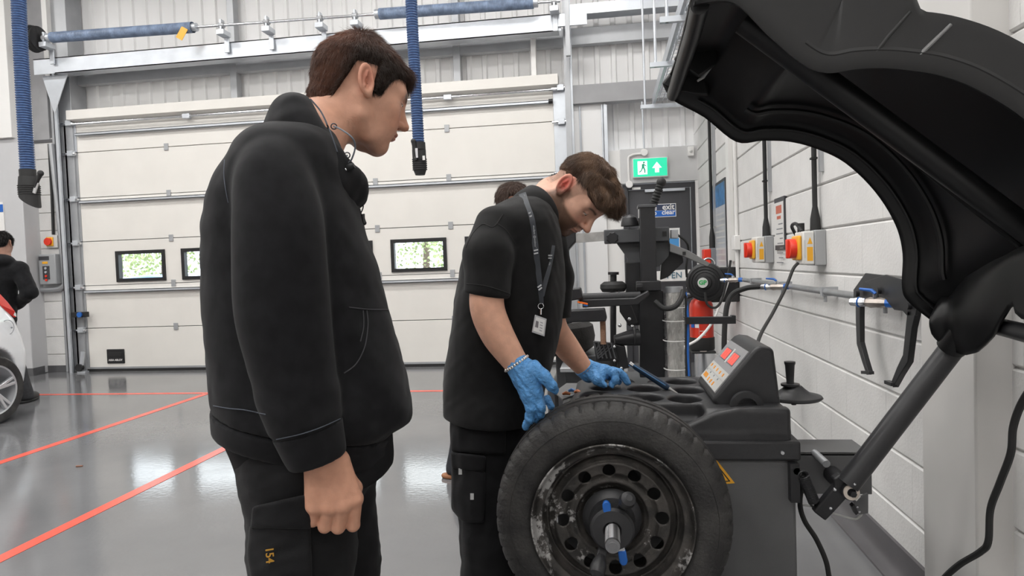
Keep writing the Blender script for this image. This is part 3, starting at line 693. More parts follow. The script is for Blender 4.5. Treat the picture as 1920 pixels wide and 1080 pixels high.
# ================================================================== things on the right wall
def wp(x, y, off=0): return PX(x, y, XW-off)
def isolator(x0, y0, x1, y1, label, cable_top, s=1.0):
    a = wp(x0, y0, .0); b = wp(x1, y1, .0); ya, yb = max(a.y, b.y), min(a.y, b.y); zc = (a.z+b.z)/2
    return ya, yb, zc
def make_isolator(yc, zc, label, near=True):
    t = empty('rotary_isolator', (XW, yc, zc), label, 'switch'); h = .085; d = .11
    MB().box((XW-.055, yc-h*.95, zc-h*1.05), (XW, yc+h*.95, zc+h*1.05)).build('back_box', mat('isolator_grey', (.36, .365, .37), .5), t, bevel=.005)
    fr = MB().box((XW-d, yc-h*.9, zc-h), (XW-.055, yc+h*.9, zc+h)).build('front_cover', mat('isolator_white', (.70, .69, .66), .45), t, bevel=.008)
    MB().box((XW-d-.018, yc-.055, zc-.06), (XW-d, yc+.075, zc+.065)).build('yellow_plate', M_yel, t, bevel=.008)
    MB().lathe([(0, -.03), (.046, -.03), (.05, -.02), (.05, 0), (0, 0)], (XW-d-.018, yc+.01, zc), (1, 0, 0), 24).build('knob', M_red, t)
    MB().box((XW-d-.062, yc-.002, zc-.05), (XW-d-.03, yc+.022, zc+.05)).build('knob_grip', M_red, t, bevel=.006)
    MB().prism([V(XW-d+.02, yc-h*.9-.0006, zc+.02), V(XW-d+.045, yc-h*.9-.0006, zc+.02), V(XW-d+.033, yc-h*.9-.0006, zc+.055)], (0, .0005, 0)).build('warning_triangle', M_yel, fr, smooth=0)
    MB().box((XW-d+.018, yc-h*.9-.0006, zc-.065), (XW-d+.046, yc-h*.9, zc+.005)).build('warning_label', M_yel, fr)
    MB().box((XW-d+.004, yc-h*.9-.0006, zc-.05), (XW-d+.012, yc-h*.9, zc+.04)).build('print', M_ltgrey, fr)
    # gland, conduit and steel channel running up the wall
    MB().tube([(XW-.028, yc, zc+.085), (XW-.028, yc, zc+.15), (XW-.028, yc, zc+.21)], [.026, .024, .013], 14).build('gland', M_rubber, t)
    MB().cyl((XW-.028, yc, zc+.2), (XW-.028, yc, 3.0), .013, 10).build('cable', M_rubber, t)
    MB().box((XW-.018, yc-.065, zc+.38), (XW, yc-.035, 3.0)).build('channel', M_galv2, t)
    for k in range(4): MB().box((XW-.045, yc-.016, zc+.45+k*.4), (XW-.015, yc+.016, zc+.46+k*.4)).build('cable_tie', M_rubber, t)
    return t
p1 = wp(1521, 465, .05); p2 = wp(1431, 468, .05)
t1 = make_isolator(p1.y, p1.z, 'red and yellow rotary isolator with black cable, nearest on the right wall')
t2 = make_isolator(p2.y, p2.z, 'red and yellow rotary isolator left of the framed white notice')
MB().tube(spline([V(XW-.1, p1.y-.02, p1.z+.085), V(XW-.10, p1.y+.08, p1.z+.13), V(XW-.09, p1.y+.2, p1.z+.12), V(XW-.05, p1.y+.24, p1.z+.06)], 6), .009, 8).build('loop_cable', M_rubber, t1)
MB().cyl((XW-.09, p1.y+.03, p1.z+.08), (XW-.09, p1.y+.03, p1.z+.13), .018, 10).build('cable_gland', M_rubber, t1)
# far red switch
q = wp(1336, 482, .04); t = empty('red_call_point', q, 'small red emergency switch on far end of right wall', 'switch')
MB().box((XW-.06, q.y-.06, q.z-.08), (XW, q.y+.1, q.z+.09)).build('back_box', M_greypl, t, bevel=.006); MB().box((XW-.13, q.y-.05, q.z-.08), (XW-.06, q.y+.1, q.z+.08)).build('cover', M_red, t, bevel=.008)
MB().tube([(XW-.04, q.y, q.z+.09), (XW-.04, q.y, q.z+.2), (XW-.04, q.y, q.z+.3)], [.03, .028, .013], 12).build('gland', M_rubber, t); MB().cyl((XW-.04, q.y, q.z+.3), (XW-.04, q.y, 3.1), .015, 8).build('cable', M_rubber, t)
MB().box((XW-.03, q.y-.1, q.z+.3), (XW, q.y-.05, 3.1)).build('channel', M_galv2, t)
# posters in frames
def poster(c0, c1, zt, zb, label, hdr, body):
    t = empty('wall_poster', (XW, (c0+c1)/2, zb), label, 'poster')
    y0, y1 = min(c0, c1), max(c0, c1)
    MB().box((XW-.012, y0, zb), (XW, y1, zt)).build('frame', M_dark, t, bevel=.002); MB().box((XW-.0135, y0+.008, zb+.03), (XW-.0118, y1-.008, zt-.03)).build('sheet', body, t)
    return t, y0, y1
a, b = wp(1334, 350), wp(1361, 333); e = wp(1361, 500)
zt = (a.z+b.z)/2; zb = .98
t, y0, y1 = poster(a.y, b.y, zt, zb, 'tall poster with blue header on far right wall', None, mat('poster_pale', (.52, .54, .56), .3, noise=.15, nscale=7))
MB().box((XW-.0145, y0+.008, zt-.24), (XW-.0136, y1-.008, zt-.03)).build('header', mat('poster_blue', (.06, .24, .52), .35, noise=.5, nscale=12), t)
for k in range(12):
    MB().box((XW-.0142, y0+.05, zt-.32-k*.055), (XW-.0137, y0+.05+(y1-y0-.1)*rs.uniform(.5, 1), zt-.305-k*.055)).build('text_line', M_ltgrey, t)
a, b = wp(1455, 372), wp(1473, 368); c = wp(1474, 468)
t, y0, y1 = poster(a.y, b.y, (a.z+b.z)/2, c.z, 'narrow black-framed white notice with red heading between two isolators', None, mat('notice_white', (.74, .73, .71), .35))
zt = (a.z+b.z)/2; zb = c.z
MB().box((XW-.0145, y0+.05, zt-.10), (XW-.0136, y1-.05, zt-.05)).build('heading', mat('notice_red', (.55, .12, .06), .4), t)
MB().box((XW-.0145, y0+.07, zt-.135), (XW-.0136, y1-.07, zt-.115)).build('heading', mat('notice_red', (.55, .12, .06), .4), t)
for k in range(9): MB().box((XW-.0143, y0+.03, zt-.17-k*.03), (XW-.0137, y0+.03+(y1-y0-.06)*rs.uniform(.4, 1), zt-.163-k*.03)).build('text_line', M_greypl, t)
# white vertical trunking between poster and isolator
y = wp(1374, 400).y; t = empty('trunking', (XW, y, 1.2), 'white vertical plastic trunking on right wall beside tall poster', 'trunking')
MB().box((XW-.04, y-.06, 1.2), (XW, y+.06, 3.2)).build('duct', M_white, t, bevel=.004)
y2 = wp(1385, 400).y; q = wp(1386, 455); MB().cyl((XW-.02, y2, 1.05), (XW-.02, y2, 3.2), .014, 8).build('conduit', M_white, t); MB().box((XW-.05, q.y-.06, q.z-.06), (XW, q.y+.06, q.z+.06)).build('junction_box', M_white, t, bevel=.006)
# compressed air pipe with valves
zp = wp(1560, 548, .05).z; t = empty('air_pipe', (XW, 4, zp), 'grey compressed air pipe with brass valves along right wall', 'pipe')
xo = XW-.055; yA = PX(1395, 528, xo).y; yB = 2.34
MB().cyl((xo, yA, zp), (xo, yB, zp), .016, 14).build('pipe', mat('pipe_grey', (.33, .34, .35), .35, metal=.4, noise=.2, nscale=12), t)
for y in (5.0, 4.2, 3.4, 2.7): MB().box((xo-.02, y-.012, zp-.022), (XW, y+.012, zp+.022)).cyl((xo, y, zp-.05), (xo, y, zp-.02), .008, 8).build('pipe_clip', M_galv2, t)
M_brass = mat('brass', (.46, .41, .37), .32, metal=.75, noise=.2, nscale=30)
def valve(p, d, label):
    d = Vector(d).normalized(); x, y, a = frame(d); up = V(0, 0, 1)
    v = MB().tube([p, p+d*.02, p+d*.04, p+d*.06, p+d*.075], [.014, .02, .018, .02, .015], 8).build('air_valve', M_brass, t); v['label'] = label
    MB().tube([p-d*.03, p], .017, 8).build('blue_collar', M_blue, v)
    MB().tube([p+d*.075, p+d*.10, p+d*.135], [.016, .017, .014], 10).build('coupler', M_chrome, v)
    MB().tube(arc(p+d*.103, .0172, 0, 2*math.pi, 14, x, y), .003, 5, closed=True).build('blue_ring', M_blue, v)
    MB().cyl(p+d*.04+up*.015, p+d*.04+up*.032, .01, 10).build('stem', M_chrome, v)
    MB().tube([p+d*.04+up*.033, p+d*.055+up*.045, p+d*.10+up*.05], [.006, .007, .005], 6).build('lever', M_blue, v); return v
va = PX(1480, 537, xo); valve(V(xo-.03, va.y, zp), (-.85, .5, -.02), 'brass air valve with blue lever and hose behind the console')
vb = PX(1392, 522, xo); valve(V(xo-.03, vb.y, zp+.0), (-.9, .3, 0), 'brass air valve with blue lever beside hose reel')
vc = PX(1668, 568, xo-.03); valve(V(xo-.04, vc.y, vc.z), (-.62, .75, 0), 'brass air valve with blue lever in front of hanging caliper')
MB().cyl((xo, vc.y, zp), V(xo-.04, vc.y, vc.z), .014, 10).build('branch', M_brass, t)
MB().tube([V(xo-.03, vc.y, vc.z), V(xo-.0, vc.y-.1, vc.z), V(xo, vc.y-.3, zp)], .012, 8).build('branch', M_galv2, t)
hb = V(xo-.03, va.y, zp)+V(-.85, .5, 0).normalized()*.13
hz = [hb, hb+V(-.08, .05, -.01), hb+V(-.16, .08, -.06), hb+V(-.2, .05, -.2), hb+V(-.22, 0, -.5), hb+V(-.23, -.1, -.9)]
o = MB().tube(spline(hz, 8), .016, 10).build('air_hose', M_rubber); tag(o, 'black rubber air hose curving down behind the console', 'hose')
# black cable from the nearest isolator down to the machine
k0 = V(XW-.13, p1.y-.05, p1.z-.075)
ks = [k0]+[PX(*p, xq) for p, xq in (((1487, 505), .93), ((1473, 540), .88), ((1450, 585), .78), ((1425, 630), .66), ((1412, 680), .55))]
o = MB().tube(spline(ks, 8), .008, 8).build('power_cable', M_rubber); tag(o, 'black power cable from nearest isolator down to balancing machine', 'cable')
# dado trunking shadow line: flat grey band low on the wall
# caliper hanging on the wall
t = empty('width_caliper', wp(1660, 560), 'black steel wheel width caliper hanging on right wall', 'caliper')
XC = XW-.10
def cp(x, y, off=0): return PX(x, y, XC+off)
MB().prism([cp(*p, .012) for p in ((1600, 543), (1622, 512), (1664, 517), (1700, 530), (1690, 560), (1640, 575), (1614, 570), (1600, 565))], (.008, 0, 0)).build('jaw_plate', M_blackmetal, t, bevel=.002)
MB().prism([cp(*p) for p in ((1621, 528), (1660, 515), (1698, 526), (1720, 570), (1716, 592), (1700, 592), (1692, 583), (1676, 581), (1652, 552))], (.008, 0, 0)).build('jaw_plate', M_blackmetal, t, bevel=.002)
def arm(pts, wds, off, name):
    ctr = [cp(*p, off) for p in pts]; m = MB(); rings = []
    for i, c in enumerate(ctr):
        tg = (ctr[min(i+1, len(ctr)-1)]-ctr[max(i-1, 0)]).normalized(); nrm = V(1, 0, 0); sd = tg.cross(nrm).normalized()*wds[i]/2
        rings.append([c-sd, c+sd, c+sd+V(.02, 0, 0), c-sd+V(.02, 0, 0)])
    m.loft(rings).build(name, M_blackmetal, t, bevel=.002)
arm([(1608, 560), (1608, 600), (1609, 643), (1618, 675), (1626, 700)], [.05, .045, .04, .03, .024], .02, 'arm')
arm([(1710, 575), (1704, 610), (1697, 672), (1684, 696), (1672, 722)], [.06, .045, .042, .032, .022], .0, 'arm')
MB().bar(cp(1619, 698, .02), cp(1634, 699, .02), .02, .012).build('pointer', M_blackmetal, t); MB().bar(cp(1676, 721), cp(1663, 716), .02, .012).build('pointer', M_blackmetal, t)
for p in ((1650, 545), (1707, 573), (1609, 550)): c = cp(*p); MB().cyl(c-V(.012, 0, 0), c+V(.002, 0, 0), .013, 14).build('bolt', M_blackmetal, t)
MB().cyl(cp(1650, 545), cp(1650, 545)+V(.1, 0, 0), .012, 10).build('wall_peg', M_blackmetal, t)
# cable hanging at the right frame edge
ks = [PX(*p, .93) for p in ((1960, 690), (1918, 752), (1900, 800), (1895, 850), (1875, 905), (1857, 955), (1853, 1015), (1838, 1035), (1800, 1058), (1770, 1085), (1745, 1120))]
o = MB().tube(spline(ks, 8), .0085, 8).build('hanging_cable', M_rubber); tag(o, 'black cable hanging in front of boxed column at right frame edge', 'cable')
# hose reel
t = empty('hose_reel', (XW, 5.9, 1.0), 'round black hose reel with green badge on right wall', 'hose reel')
c = PY(1324, 529, 5.85); n = V(-.25, -1, 0).normalized()
MB().lathe([(0, -.11), (.05, -.11), (.06, -.095), (.13, -.085), (.16, -.06), (.165, 0), (.16, .06), (.12, .09), (0, .09)], c, n*-1, 40).build('drum_case', M_black, t)
for r_ in (.085, .11, .135): MB().tube(arc(c+n*.092, r_, 0, 2*math.pi, 32, *frame(n)[:2]), .004, 5, closed=True).build('case_ring', M_black, t)
bd = MB().lathe([(0, -.004), (.042, -.004), (.042, .004), (0, .004)], c+n*.116+V(-.015, 0, .0), n, 24).build('badge', M_ltgrey, t)
bx_, by_, _ = frame(n); MG2 = mat('badge_green', (.03, .35, .09), .4)
text_mesh('badge_letters', 'GP', c+n*.1215+V(-.015, 0, 0), (n.cross(V(0, 0, 1)))*-1 if n.cross(V(0, 0, 1)).x < 0 else n.cross(V(0, 0, 1)), (0, 0, 1), .05, MG2, bd, bold=.002)
MB().box((c.x+.03, c.y-.06, c.z-.17), (XW, c.y+.09, c.z+.12)).build('wall_bracket', M_black, t, bevel=.01)
MB().tube(arc(c+V(.02, 0, .15), .05, 0, math.pi, 10, (1, 0, 0), (0, 0, 1)), .009, 8).build('carry_handle', M_chrome, t)
hs = [PY(*p, 5.6) for p in ((1322, 548), (1326, 570), (1340, 577), (1352, 565), (1362, 530), (1368, 500), (1370, 488))]
MB().tube(spline(hs, 6), .01, 8).build('hose', M_rubber, t)
hs = [PY(*p, 5.75) for p in ((1366, 525), (1352, 565), (1335, 605), (1310, 635), (1288, 648), (1270, 660))]
o = MB().tube(spline(hs, 6), .011, 8).build('white_air_line', M_white); tag(o, 'white air line running from wall valve down behind the fire extinguisher', 'hose')
# fire extinguisher on its stand
YE = 6.05; a = PY(1292, 560, YE); b = PY(1339, 655, YE); xc = (a.x+b.x)/2+.0; r = (b.x-a.x)/2; zb = b.z; zt = a.z
t = empty('fire_extinguisher', (xc, YE, zb), 'red fire extinguisher with black base beneath hose reel', 'fire extinguisher')
M_ext = mat('extinguisher_red', (.62, .04, .02), .3)
MB().lathe([(0, .1), (r, .1), (r, zt-zb-.09), (r*.97, zt-zb-.05), (r*.8, zt-zb-.015), (r*.45, zt-zb+.01), (.03, zt-zb+.02), (0, zt-zb+.02)], (xc, YE, zb), (0, 0, 1), 36).build('cylinder', M_ext, t)
MB().lathe([(0, 0), (r*1.0, 0), (r*1.06, .01), (r*1.06, .11), (r*.98, .115), (0, .115)], (xc, YE, zb), (0, 0, 1), 36).build('base', M_rubber, t)
MB().cyl((xc, YE, zt+.01), (xc, YE, zt+.06), .025, 14).build('valve', M_galv, t); MB().bar((xc+.02, YE, zt+.06), (xc-.12, YE-.02, zt+.1), .03, .012).build('lever', M_ltgrey, t); MB().bar((xc+.02, YE, zt+.04), (xc-.12, YE-.02, zt+.045), .03, .012).build('handle', M_ltgrey, t)
MB().tube(spline([V(xc-.02, YE-.03, zt+.03), V(xc-r-.05, YE-.06, zt-.02), V(xc-r-.04, YE-.08, zt-.3), V(xc-r-.02, YE-.05, zb+.2)], 6), .013, 8).build('discharge_hose', M_rubber, t)
def onext(u, z): # point on the cylinder front, u = angle
    return V(xc+math.sin(u)*(r+.0015), YE-math.cos(u)*(r+.0015), z)
def patch(u0, u1, z0, z1, name, m_):
    p = MB(); n_ = 6
    p.add([onext(u0+(u1-u0)*i/n_, z0) for i in range(n_+1)]+[onext(u0+(u1-u0)*i/n_, z1) for i in range(n_+1)], [(i, i+1, n_+2+i, n_+1+i) for i in range(n_)]); return p.build(name, m_, t)
patch(-1.2, -.75, zt-.25, zt-.17, 'label_panel', M_signblue); patch(-.7, -.35, zt-.25, zt-.17, 'label_panel', M_white)
M_print = mat('white_print', (.7, .6, .56), .4)
text_mesh('lettering', 'WATER', onext(-.02, zt-.19)+V(0, -.004, 0), (1, 0, 0), (0, 0, 1), .075, M_print, t, bold=.001)
for k in range(6): patch(-.3, -.3+rs.uniform(.3, .7), zt-.28-k*.035, zt-.275-k*.035, 'print_line', M_print)
patch(-.36, -.34, zb+.14, zt-.25, 'print_rule', M_print)
s = empty('extinguisher_stand', (xc, YE, 0), 'polished steel stand under red fire extinguisher', 'stand')
MB().box((xc-r, YE-.11, zb-.022), (xc+r, YE+.11, zb-.004)).build('shelf', M_rubber, s, bevel=.005); MB().lathe([(0, 0), (.08, 0), (.085, .02), (.085, zb-.02), (0, zb-.02)], (xc+.02, YE, .02), (0, 0, 1), 24).build('post', M_chrome, s); MB().box((xc-.2, YE-.16, 0), (xc+.2, YE+.16, .02)).build('foot', M_rubber, s, bevel=.005)
# floor markings
M_line = mat('floor_line_red', (.78, .11, .07), .25, noise=.1, nscale=6)
def line(p, q, w_, label):
    p = Vector(p); q = Vector(q); o = MB().bar(p+V(0, 0, .001), q+V(0, 0, .001), w_, .002).build('floor_line', M_line); tag(o, label, 'floor marking', 'red painted lines on the floor')
l0 = PZ(390, 737, 0); l1 = PZ(70, 740, 0)
yl = (l0.y+l1.y)/2
line((-10.5, yl, 0), (-1.4, yl, 0), .075, 'red floor line running parallel to the overhead door')
l2 = PZ(0, 868, 0); xm = (l0.x+l2.x)/2; line((xm, yl-.03, 0), (xm, .2, 0), .075, 'red floor line farther left, from the white car\'s wheel')
l3 = PZ(0, 1050, 0); l4 = PZ(435, 833, 0); xm = (l3.x+l4.x)/2; line((xm, 4.9, 0), (xm, -2, 0), .075, 'red floor line nearer the hooded man, crossing window reflections')
d = PZ(148, 876, 0); o = MB().tube([d+V(-.02, 0, .006), d+V(.02, .01, .006)], [.006, .005], 8).build('floor_debris', mat('debris', (.25, .12, .08), .7)); tag(o, 'tiny brown scrap lying on floor between red lines', 'debris')
# floor cables near the machine
ks = [V(.55, 2.02, .62)]+[PY(*p, 2.08) for p in ((1500, 940), (1508, 975), (1530, 1010), (1548, 1050), (1555, 1085), (1570, 1180))]
o = MB().tube(spline(ks, 8), .0075, 8).build('machine_cable', M_rubber); tag(o, 'black cable dropping from side of grey machine cabinet', 'cable')
# ================================================================== wheel balancing machine
M_cab = mat('cabinet_grey', (.115, .115, .117), .5, noise=.08, nscale=8, bump=.15, bscale=300)
M_pl = mat('moulded_plastic', (.034, .034, .036), .40, noise=.1, nscale=60, bump=.12, bscale=500)
bal = empty('wheel_balancer', (.18, 2.3, 0), 'grey and black wheel balancing machine with lit display and raised hood', 'machine')
CX0, CX1, CY0, CY1 = -.17, .520, 2.0, 2.6
MB().box((CX0, CY0, .0), (CX1, CY1, .66)).build('cabinet', M_cab, bal, bevel=.012, seg=3)
MB().box((CX0-.012, CY0-.014, .658), (CX1+.012, CY1+.012, .716)).build('top_flange', M_pl, bal, bevel=.008, seg=3)
c = PY(1467, 849, CY0-.014); MB().lathe([(0, -.004), (.005, -.004), (.007, 0), (0, 0)], c, (0, 1, 0), 14).build('screw', M_chrome, bal)
MB().cyl(V(-.006, 1.99, .568), V(-.006, 2.0, .568), .09, 32).build('shaft_boss', M_pl, bal)
# moulded top: front wall with the sweeping edge, weight tray with pockets
pk = [(.117, 2.545, .060, .062), (.256, 2.50, .055, .062), (.118, 2.375, .060, .064), (.262, 2.335, .055, .062), (.107, 2.215, .062, .066), (.235, 2.195, .052, .062), (-.02, 2.40, .05, .062), (-.05, 2.255, .05, .062), (-.03, 2.545, .05, .06)]
def f_top(P):
    d = sbox(P, (.16, 2.315, .745), (.325, .295, .055), rad=.028)
    d = smin(d, sbox(P, (.171, 2.30, .72), (.338, .298, .02), rad=.01), .02)
    # slope at the left end
    d = smax(d, half(P, (-.115, 2.3, .80), (-.8, 0, .6)), .03)
    for (x, y, rx, ry) in pk:
        e = np.sqrt(((P[:, 0]-x)/rx)**2+((P[:, 1]-y)/ry)**2); e = (e-1)*min(rx, ry)
        d = smax(d, -smax(e, .735-P[:, 2], .02), .012)
    # open recess in front of the console
    d = smax(d, -sbox(P, (.19, 2.06, .80), (.085, .06, .055), rad=.02), .012)
    # front wall: edge sweeps up to the right
    zt = np.interp(P[:, 0], [-.2, .08, .16, .231, .30, .362, .43, .55], [.70, .70, .725, .762, .795, .807, .809, .804])
    w_ = smax(sbox(P, (.171, 2.022, .76), (.338, .020, .07), rad=.012), P[:, 2]-zt, .012)
    w2 = smax(sbox(P, (.45, 2.2, .765), (.06, .2, .045), rad=.02), P[:, 2]-.803, .01)
    return smin(smin(d, w_, .01), w2, .01)
sdf_obj('weight_tray', f_top, (-.2, 1.985, .68), (.54, 2.63, .83), .0036, M_pl, bal)
# console
pr = [(.322, .79), (.306, .812), (.316, .826), (.425, .957), (.436, .968), (.452, .974), (.480, .970), (.490, .962), (.506, .80), (.506, .79)]
con = MB().prism([V(x, 2.098, z) for x, z in pr], (0, .345, 0)).build('console', M_pl, bal, bevel=.012, seg=3)
fo = V(.3215, 0, .8335); fu = V(.425-.316, 0, .957-.826).normalized(); fn = V(-fu.z, 0, fu.x)   # display plane
def dp(u, y, h=.0): return V(.3165, 0, .8265)+fu*u+fn*h+V(0, y, 0)
FL = .17
def dbox(u0, u1, y0, y1, h, name, m_, par, bev=0, h0=0): 
    return MB().obox((dp((u0+u1)/2, (y0+y1)/2, (h+h0)/2)), fu*(u1-u0)/2, V(0, (y1-y0)/2, 0), fn*max((h-h0)/2, .0002)).build(name, m_, par, bevel=bev)
dsp = dbox(.004, FL-.004, 2.118, 2.425, .0035, 'display_panel', mat('display_grey', (.36, .36, .37), .22), con)
dbox(.006, .075, 2.121, 2.422, .0042, 'keypad_panel', mat('keypad_light', (.62, .62, .60), .25), dsp, h0=.003)
MR = mat('led_red', (.6, .02, .02), .3, emit=(1, .07, .05), estr=1.6); MBz = mat('bezel_dark', (.16, .16, .17), .3)
for yc in (2.335, 2.205):
    dbox(.098, .142, yc-.045, yc+.042, .0045, 'led_bezel', MBz, dsp, h0=.0035); 
    for k in range(3): dbox(.102, .138, yc-.038+k*.026, yc-.016+k*.026, .0055, 'led_digit', MR, dsp, h0=.0045)
dbox(.095, .150, 2.262, 2.282, .0043, 'wheel_graphic', mat('graphic_pale', (.6, .61, .6), .3), dsp, .004, h0=.0035)
M_or = mat('key_orange', (.85, .34, .04), .4)
for k in range(5): dbox(.055, .066, 2.385-k*.055, 2.40-k*.055, .0052, 'orange_key', M_or, dsp, h0=.0042)
for k in range(4): dbox(.014, .030, 2.388-k*.017, 2.40-k*.017, .0052, 'orange_key', M_or, dsp, h0=.0042)
for k in range(3): dbox(.012, .026, 2.29-k*.045, 2.306-k*.045, .0052, 'orange_key', M_or, dsp, h0=.0042)
for k in range(4): dbox(.036, .042, 2.40-k*.07, 2.41-k*.07, .0050, 'key_mark', M_greypl, dsp, h0=.0042)
dbox(.0445, .0455, 2.121, 2.422, .0046, 'rule', MBz, dsp, h0=.0042)
# half-round ridge at the foot of the console
MB().lathe([(.030, 0), (.048, 0), (.048, .022), (.030, .022)], V(.40, 2.055, .797), (0, 1, 0), 40, closed=True).build('half_round_holder', M_pl, bal)
# tool disc on the right side
dc = PY(1488, 748, 2.36)
MB().lathe([(0, 0), (.03, -.004), (.085, .0), (.092, .006), (.088, .012), (.055, .02), (.035, .036), (.026, .045), (0, .045)], dc, (0, 0, 1), 40).build('pressure_disc', M_pl, bal)
MB().lathe([(0, .045), (.03, .045), (.03, .052), (.013, .053), (.012, .06), (.0155, .115), (.018, .12), (.018, .127), (0, .127)], dc+V(-.01, 0, 0), (0, 0, 1), 24).build('disc_handle', M_pl, bal)
MB().cyl(dc+V(0, 0, -.02), dc+V(0, 0, .0), .008, 10).build('disc_pin', M_blackmetal, bal); MB().tube([dc+V(-.01, 0, .006), dc+V(-.11, 0, .03)], .01, 8).build('disc_arm', M_blackmetal, bal)
# warning triangle
tri = [PY(*p, CY0-.001) for p in ((1334, 850), (1378, 906), (1300, 912))]
def roundtri(p, y, s):
    c_ = (p[0]+p[1]+p[2])/3; return [V(*(c_+(q-c_)*s).xz.to_tuple()[:1], y, (c_+(q-c_)*s).z) for q in p]
wt = MB().prism(roundtri(tri, CY0-.0012, 1.0), (0, .001, 0)).build('warning_label', M_yel, bal, smooth=0)
MB().prism(roundtri(tri, CY0-.0016, .80), (0, .0003, 0)).build('black_border', M_rubber, wt, smooth=0); MB().prism(roundtri(tri, CY0-.002, .70), (0, .0003, 0)).build('yellow_field', M_yel, wt, smooth=0)
# hood hinge bracket on the right
M_hg = mat('hinge_grey', (.13, .13, .132), .5, noise=.08, nscale=8)
g0, g1 = PY(1498, 850, 2.10), PY(1612, 927, 2.10)
MB().box((CX1-.03, 2.10, g1.z), (g1.x+.035, 2.112, g0.z)).box((CX1-.03, 2.10, g0.z-.008), (g1.x+.035, 2.26, g0.z)).build('hinge_channel', M_hg, bal, bevel=.002)
MB().prism([PY(*p, 2.05) for p in ((1600, 940), (1628, 925), (1628, 962), (1612, 965))], (0, .01, 0)).build('latch_plate', M_hg, bal)
pn = PY(1550, 870, 2.03); MB().cyl(pn, pn+V(-.01, .08, .01), .011, 16).build('stop_pin', M_galv2, bal)
AY = 1.95
pv = PY(1593, 920, AY)
MB().cyl(pv+V(0, -.012, 0), pv+V(0, .17, 0), .024, 24).build('pivot_shaft', M_blackmetal, bal)
MB().lathe([(.012, 0), (.021, 0), (.021, .006), (.012, .006)], pv+V(0, -.018, 0), (0, 1, 0), 28, closed=True).build('nylon_washer', mat('nylon', (.62, .55, .48), .5), bal)
MB().cyl(pv+V(.003, -.024, -.003), pv+V(.003, -.01, -.003), .009, 6).build('pivot_bolt', M_blackmetal, bal)
MB().prism([PY(*p, AY) for p in ((1526, 960), (1548, 977), (1561, 964), (1606, 915), (1600, 903), (1586, 905), (1578, 890), (1563, 898), (1566, 912))], (0, .03, 0)).build('lever_plate', M_blackmetal, bal, bevel=.004)
for p in ((1557, 953), (1565, 918)): q = PY(*p, AY); MB().lathe([(0, -.004), (.004, -.003), (.005, 0), (0, 0)], q, (0, 1, 0), 12).build('rivet', M_chrome, bal)
MB().prism([PY(*p, AY+.02) for p in ((1599, 932), (1606, 926), (1614, 931), (1606, 940))], (0, .01, 0)).build('white_tab', M_white, bal)
MB().prism([PY(*p, AY+.01) for p in ((1597, 950), (1602, 946), (1610, 962), (1605, 966))], (0, .02, 0)).build('limit_switch', M_black, bal)
for p in ((1607, 950), (1611, 959)): q = PY(*p, 2.05); MB().cyl(q+V(0, -.004, 0), q, .003, 8).build('switch_screw', M_chrome, bal)
ks = [PY(*p, 2.1) for p in ((1497, 946), (1520, 949), (1560, 962), (1600, 973), (1612, 968), (1616, 963))]; MB().tube(spline(ks, 6), .0035, 6).build('sensor_cable', M_ltgrey, bal)
# tension spring
s0, s1 = PY(1503, 884, AY+.02), PY(1530, 950, AY+.02); ax = s1-s0; L = ax.length; x_, y_, a_ = frame(ax); turns = 20
MB().tube([s0+a_*(L*.14+L*.72*i/(turns*10))+(x_*math.cos(i*.2*math.pi)+y_*math.sin(i*.2*math.pi))*.013 for i in range(turns*10+1)], .0036, 6).build('tension_spring', M_blackmetal, bal)
for hq_ in (s0+a_*.012, s1-a_*.012): MB().tube(arc(hq_, .012, 0, 2*math.pi, 14, x_, a_), .0035, 6, closed=True).build('spring_hook', M_blackmetal, bal)
MB().cyl(s0+V(-.012, .0, 0), s0+V(-.012, .06, 0), .010, 12).box(s0+V(-.03, .0, -.09), s0+V(-.005, .03, .02)).build('spring_anchor', M_blackmetal, bal)
# hood arm
a0 = PY(1590, 908, AY); a1 = PY(1800, 634, AY)
MB().tube([a0, a1], .0305, 28).build('hood_arm', mat('arm_black', (.03, .03, .032), .32), bal)
MB().ball(a0+(a1-a0).normalized()*.012+V(0, -.03, .0), .004).build('arm_pin', M_chrome, bal)

# ---- raised wheel hood: an arched shell, far lip and near side panel
M_hood = mat('hood_black', (.0075, .0075, .008), .40, noise=.1, nscale=50)
YF, YN = 1.97, 1.35
F_ = [(1243, 160), (1262, 188), (1320, 220), (1380, 266), (1430, 264), (1480, 266), (1530, 279), (1585, 306), (1640, 359), (1678, 420), (1692, 475), (1691, 540), (1705, 568), (1752, 606)]
N_ = [(1300, 8), (1375, 6), (1440, 66), (1500, 117), (1545, 136), (1600, 129), (1650, 127), (1700, 131), (1760, 141), (1830, 168), (1920, 226), (2000, 310), (2060, 450), (2080, 650)]
def dens(l, n): return [Vector(p) for p in spline([V(a, 0, b) for a, b in l], n)]
Fp = [PY(p.x, p.z, YF) for p in dens(F_, 5)]; Np = [PY(p.x, p.z, YN) for p in dens(N_, 5)]
def outn(c):
    out = []
    for i in range(len(c)):
        t_ = c[min(i+2, len(c)-1)]-c[max(i-2, 0)]; n_ = V(-t_.z, 0, t_.x); out.append(n_.normalized())
    for _ in range(30): out = [(out[max(i-1, 0)]+out[i]*2+out[min(i+1, len(out)-1)]).normalized() for i in range(len(out))]
    return out
nF, nN = outn(Fp), outn(Np); K = len(Fp); rows = []
env = [min(1, .25+i/8) for i in range(K)]
om = [1.0+(.45 if i < 34 else max(0, .45-.2*(i-33)))*1.0 for i in range(K)]
def row(v, of, y): return [Fp[i].lerp(Np[i], v)*1+(nF[i].lerp(nN[i], v)).normalized()*of*env[i]*(1+(om[i]-1)*(v > .8)*(of > .05)) for i in range(K)]
def sety(r, y): return [V(p.x, y, p.z) for p in r]
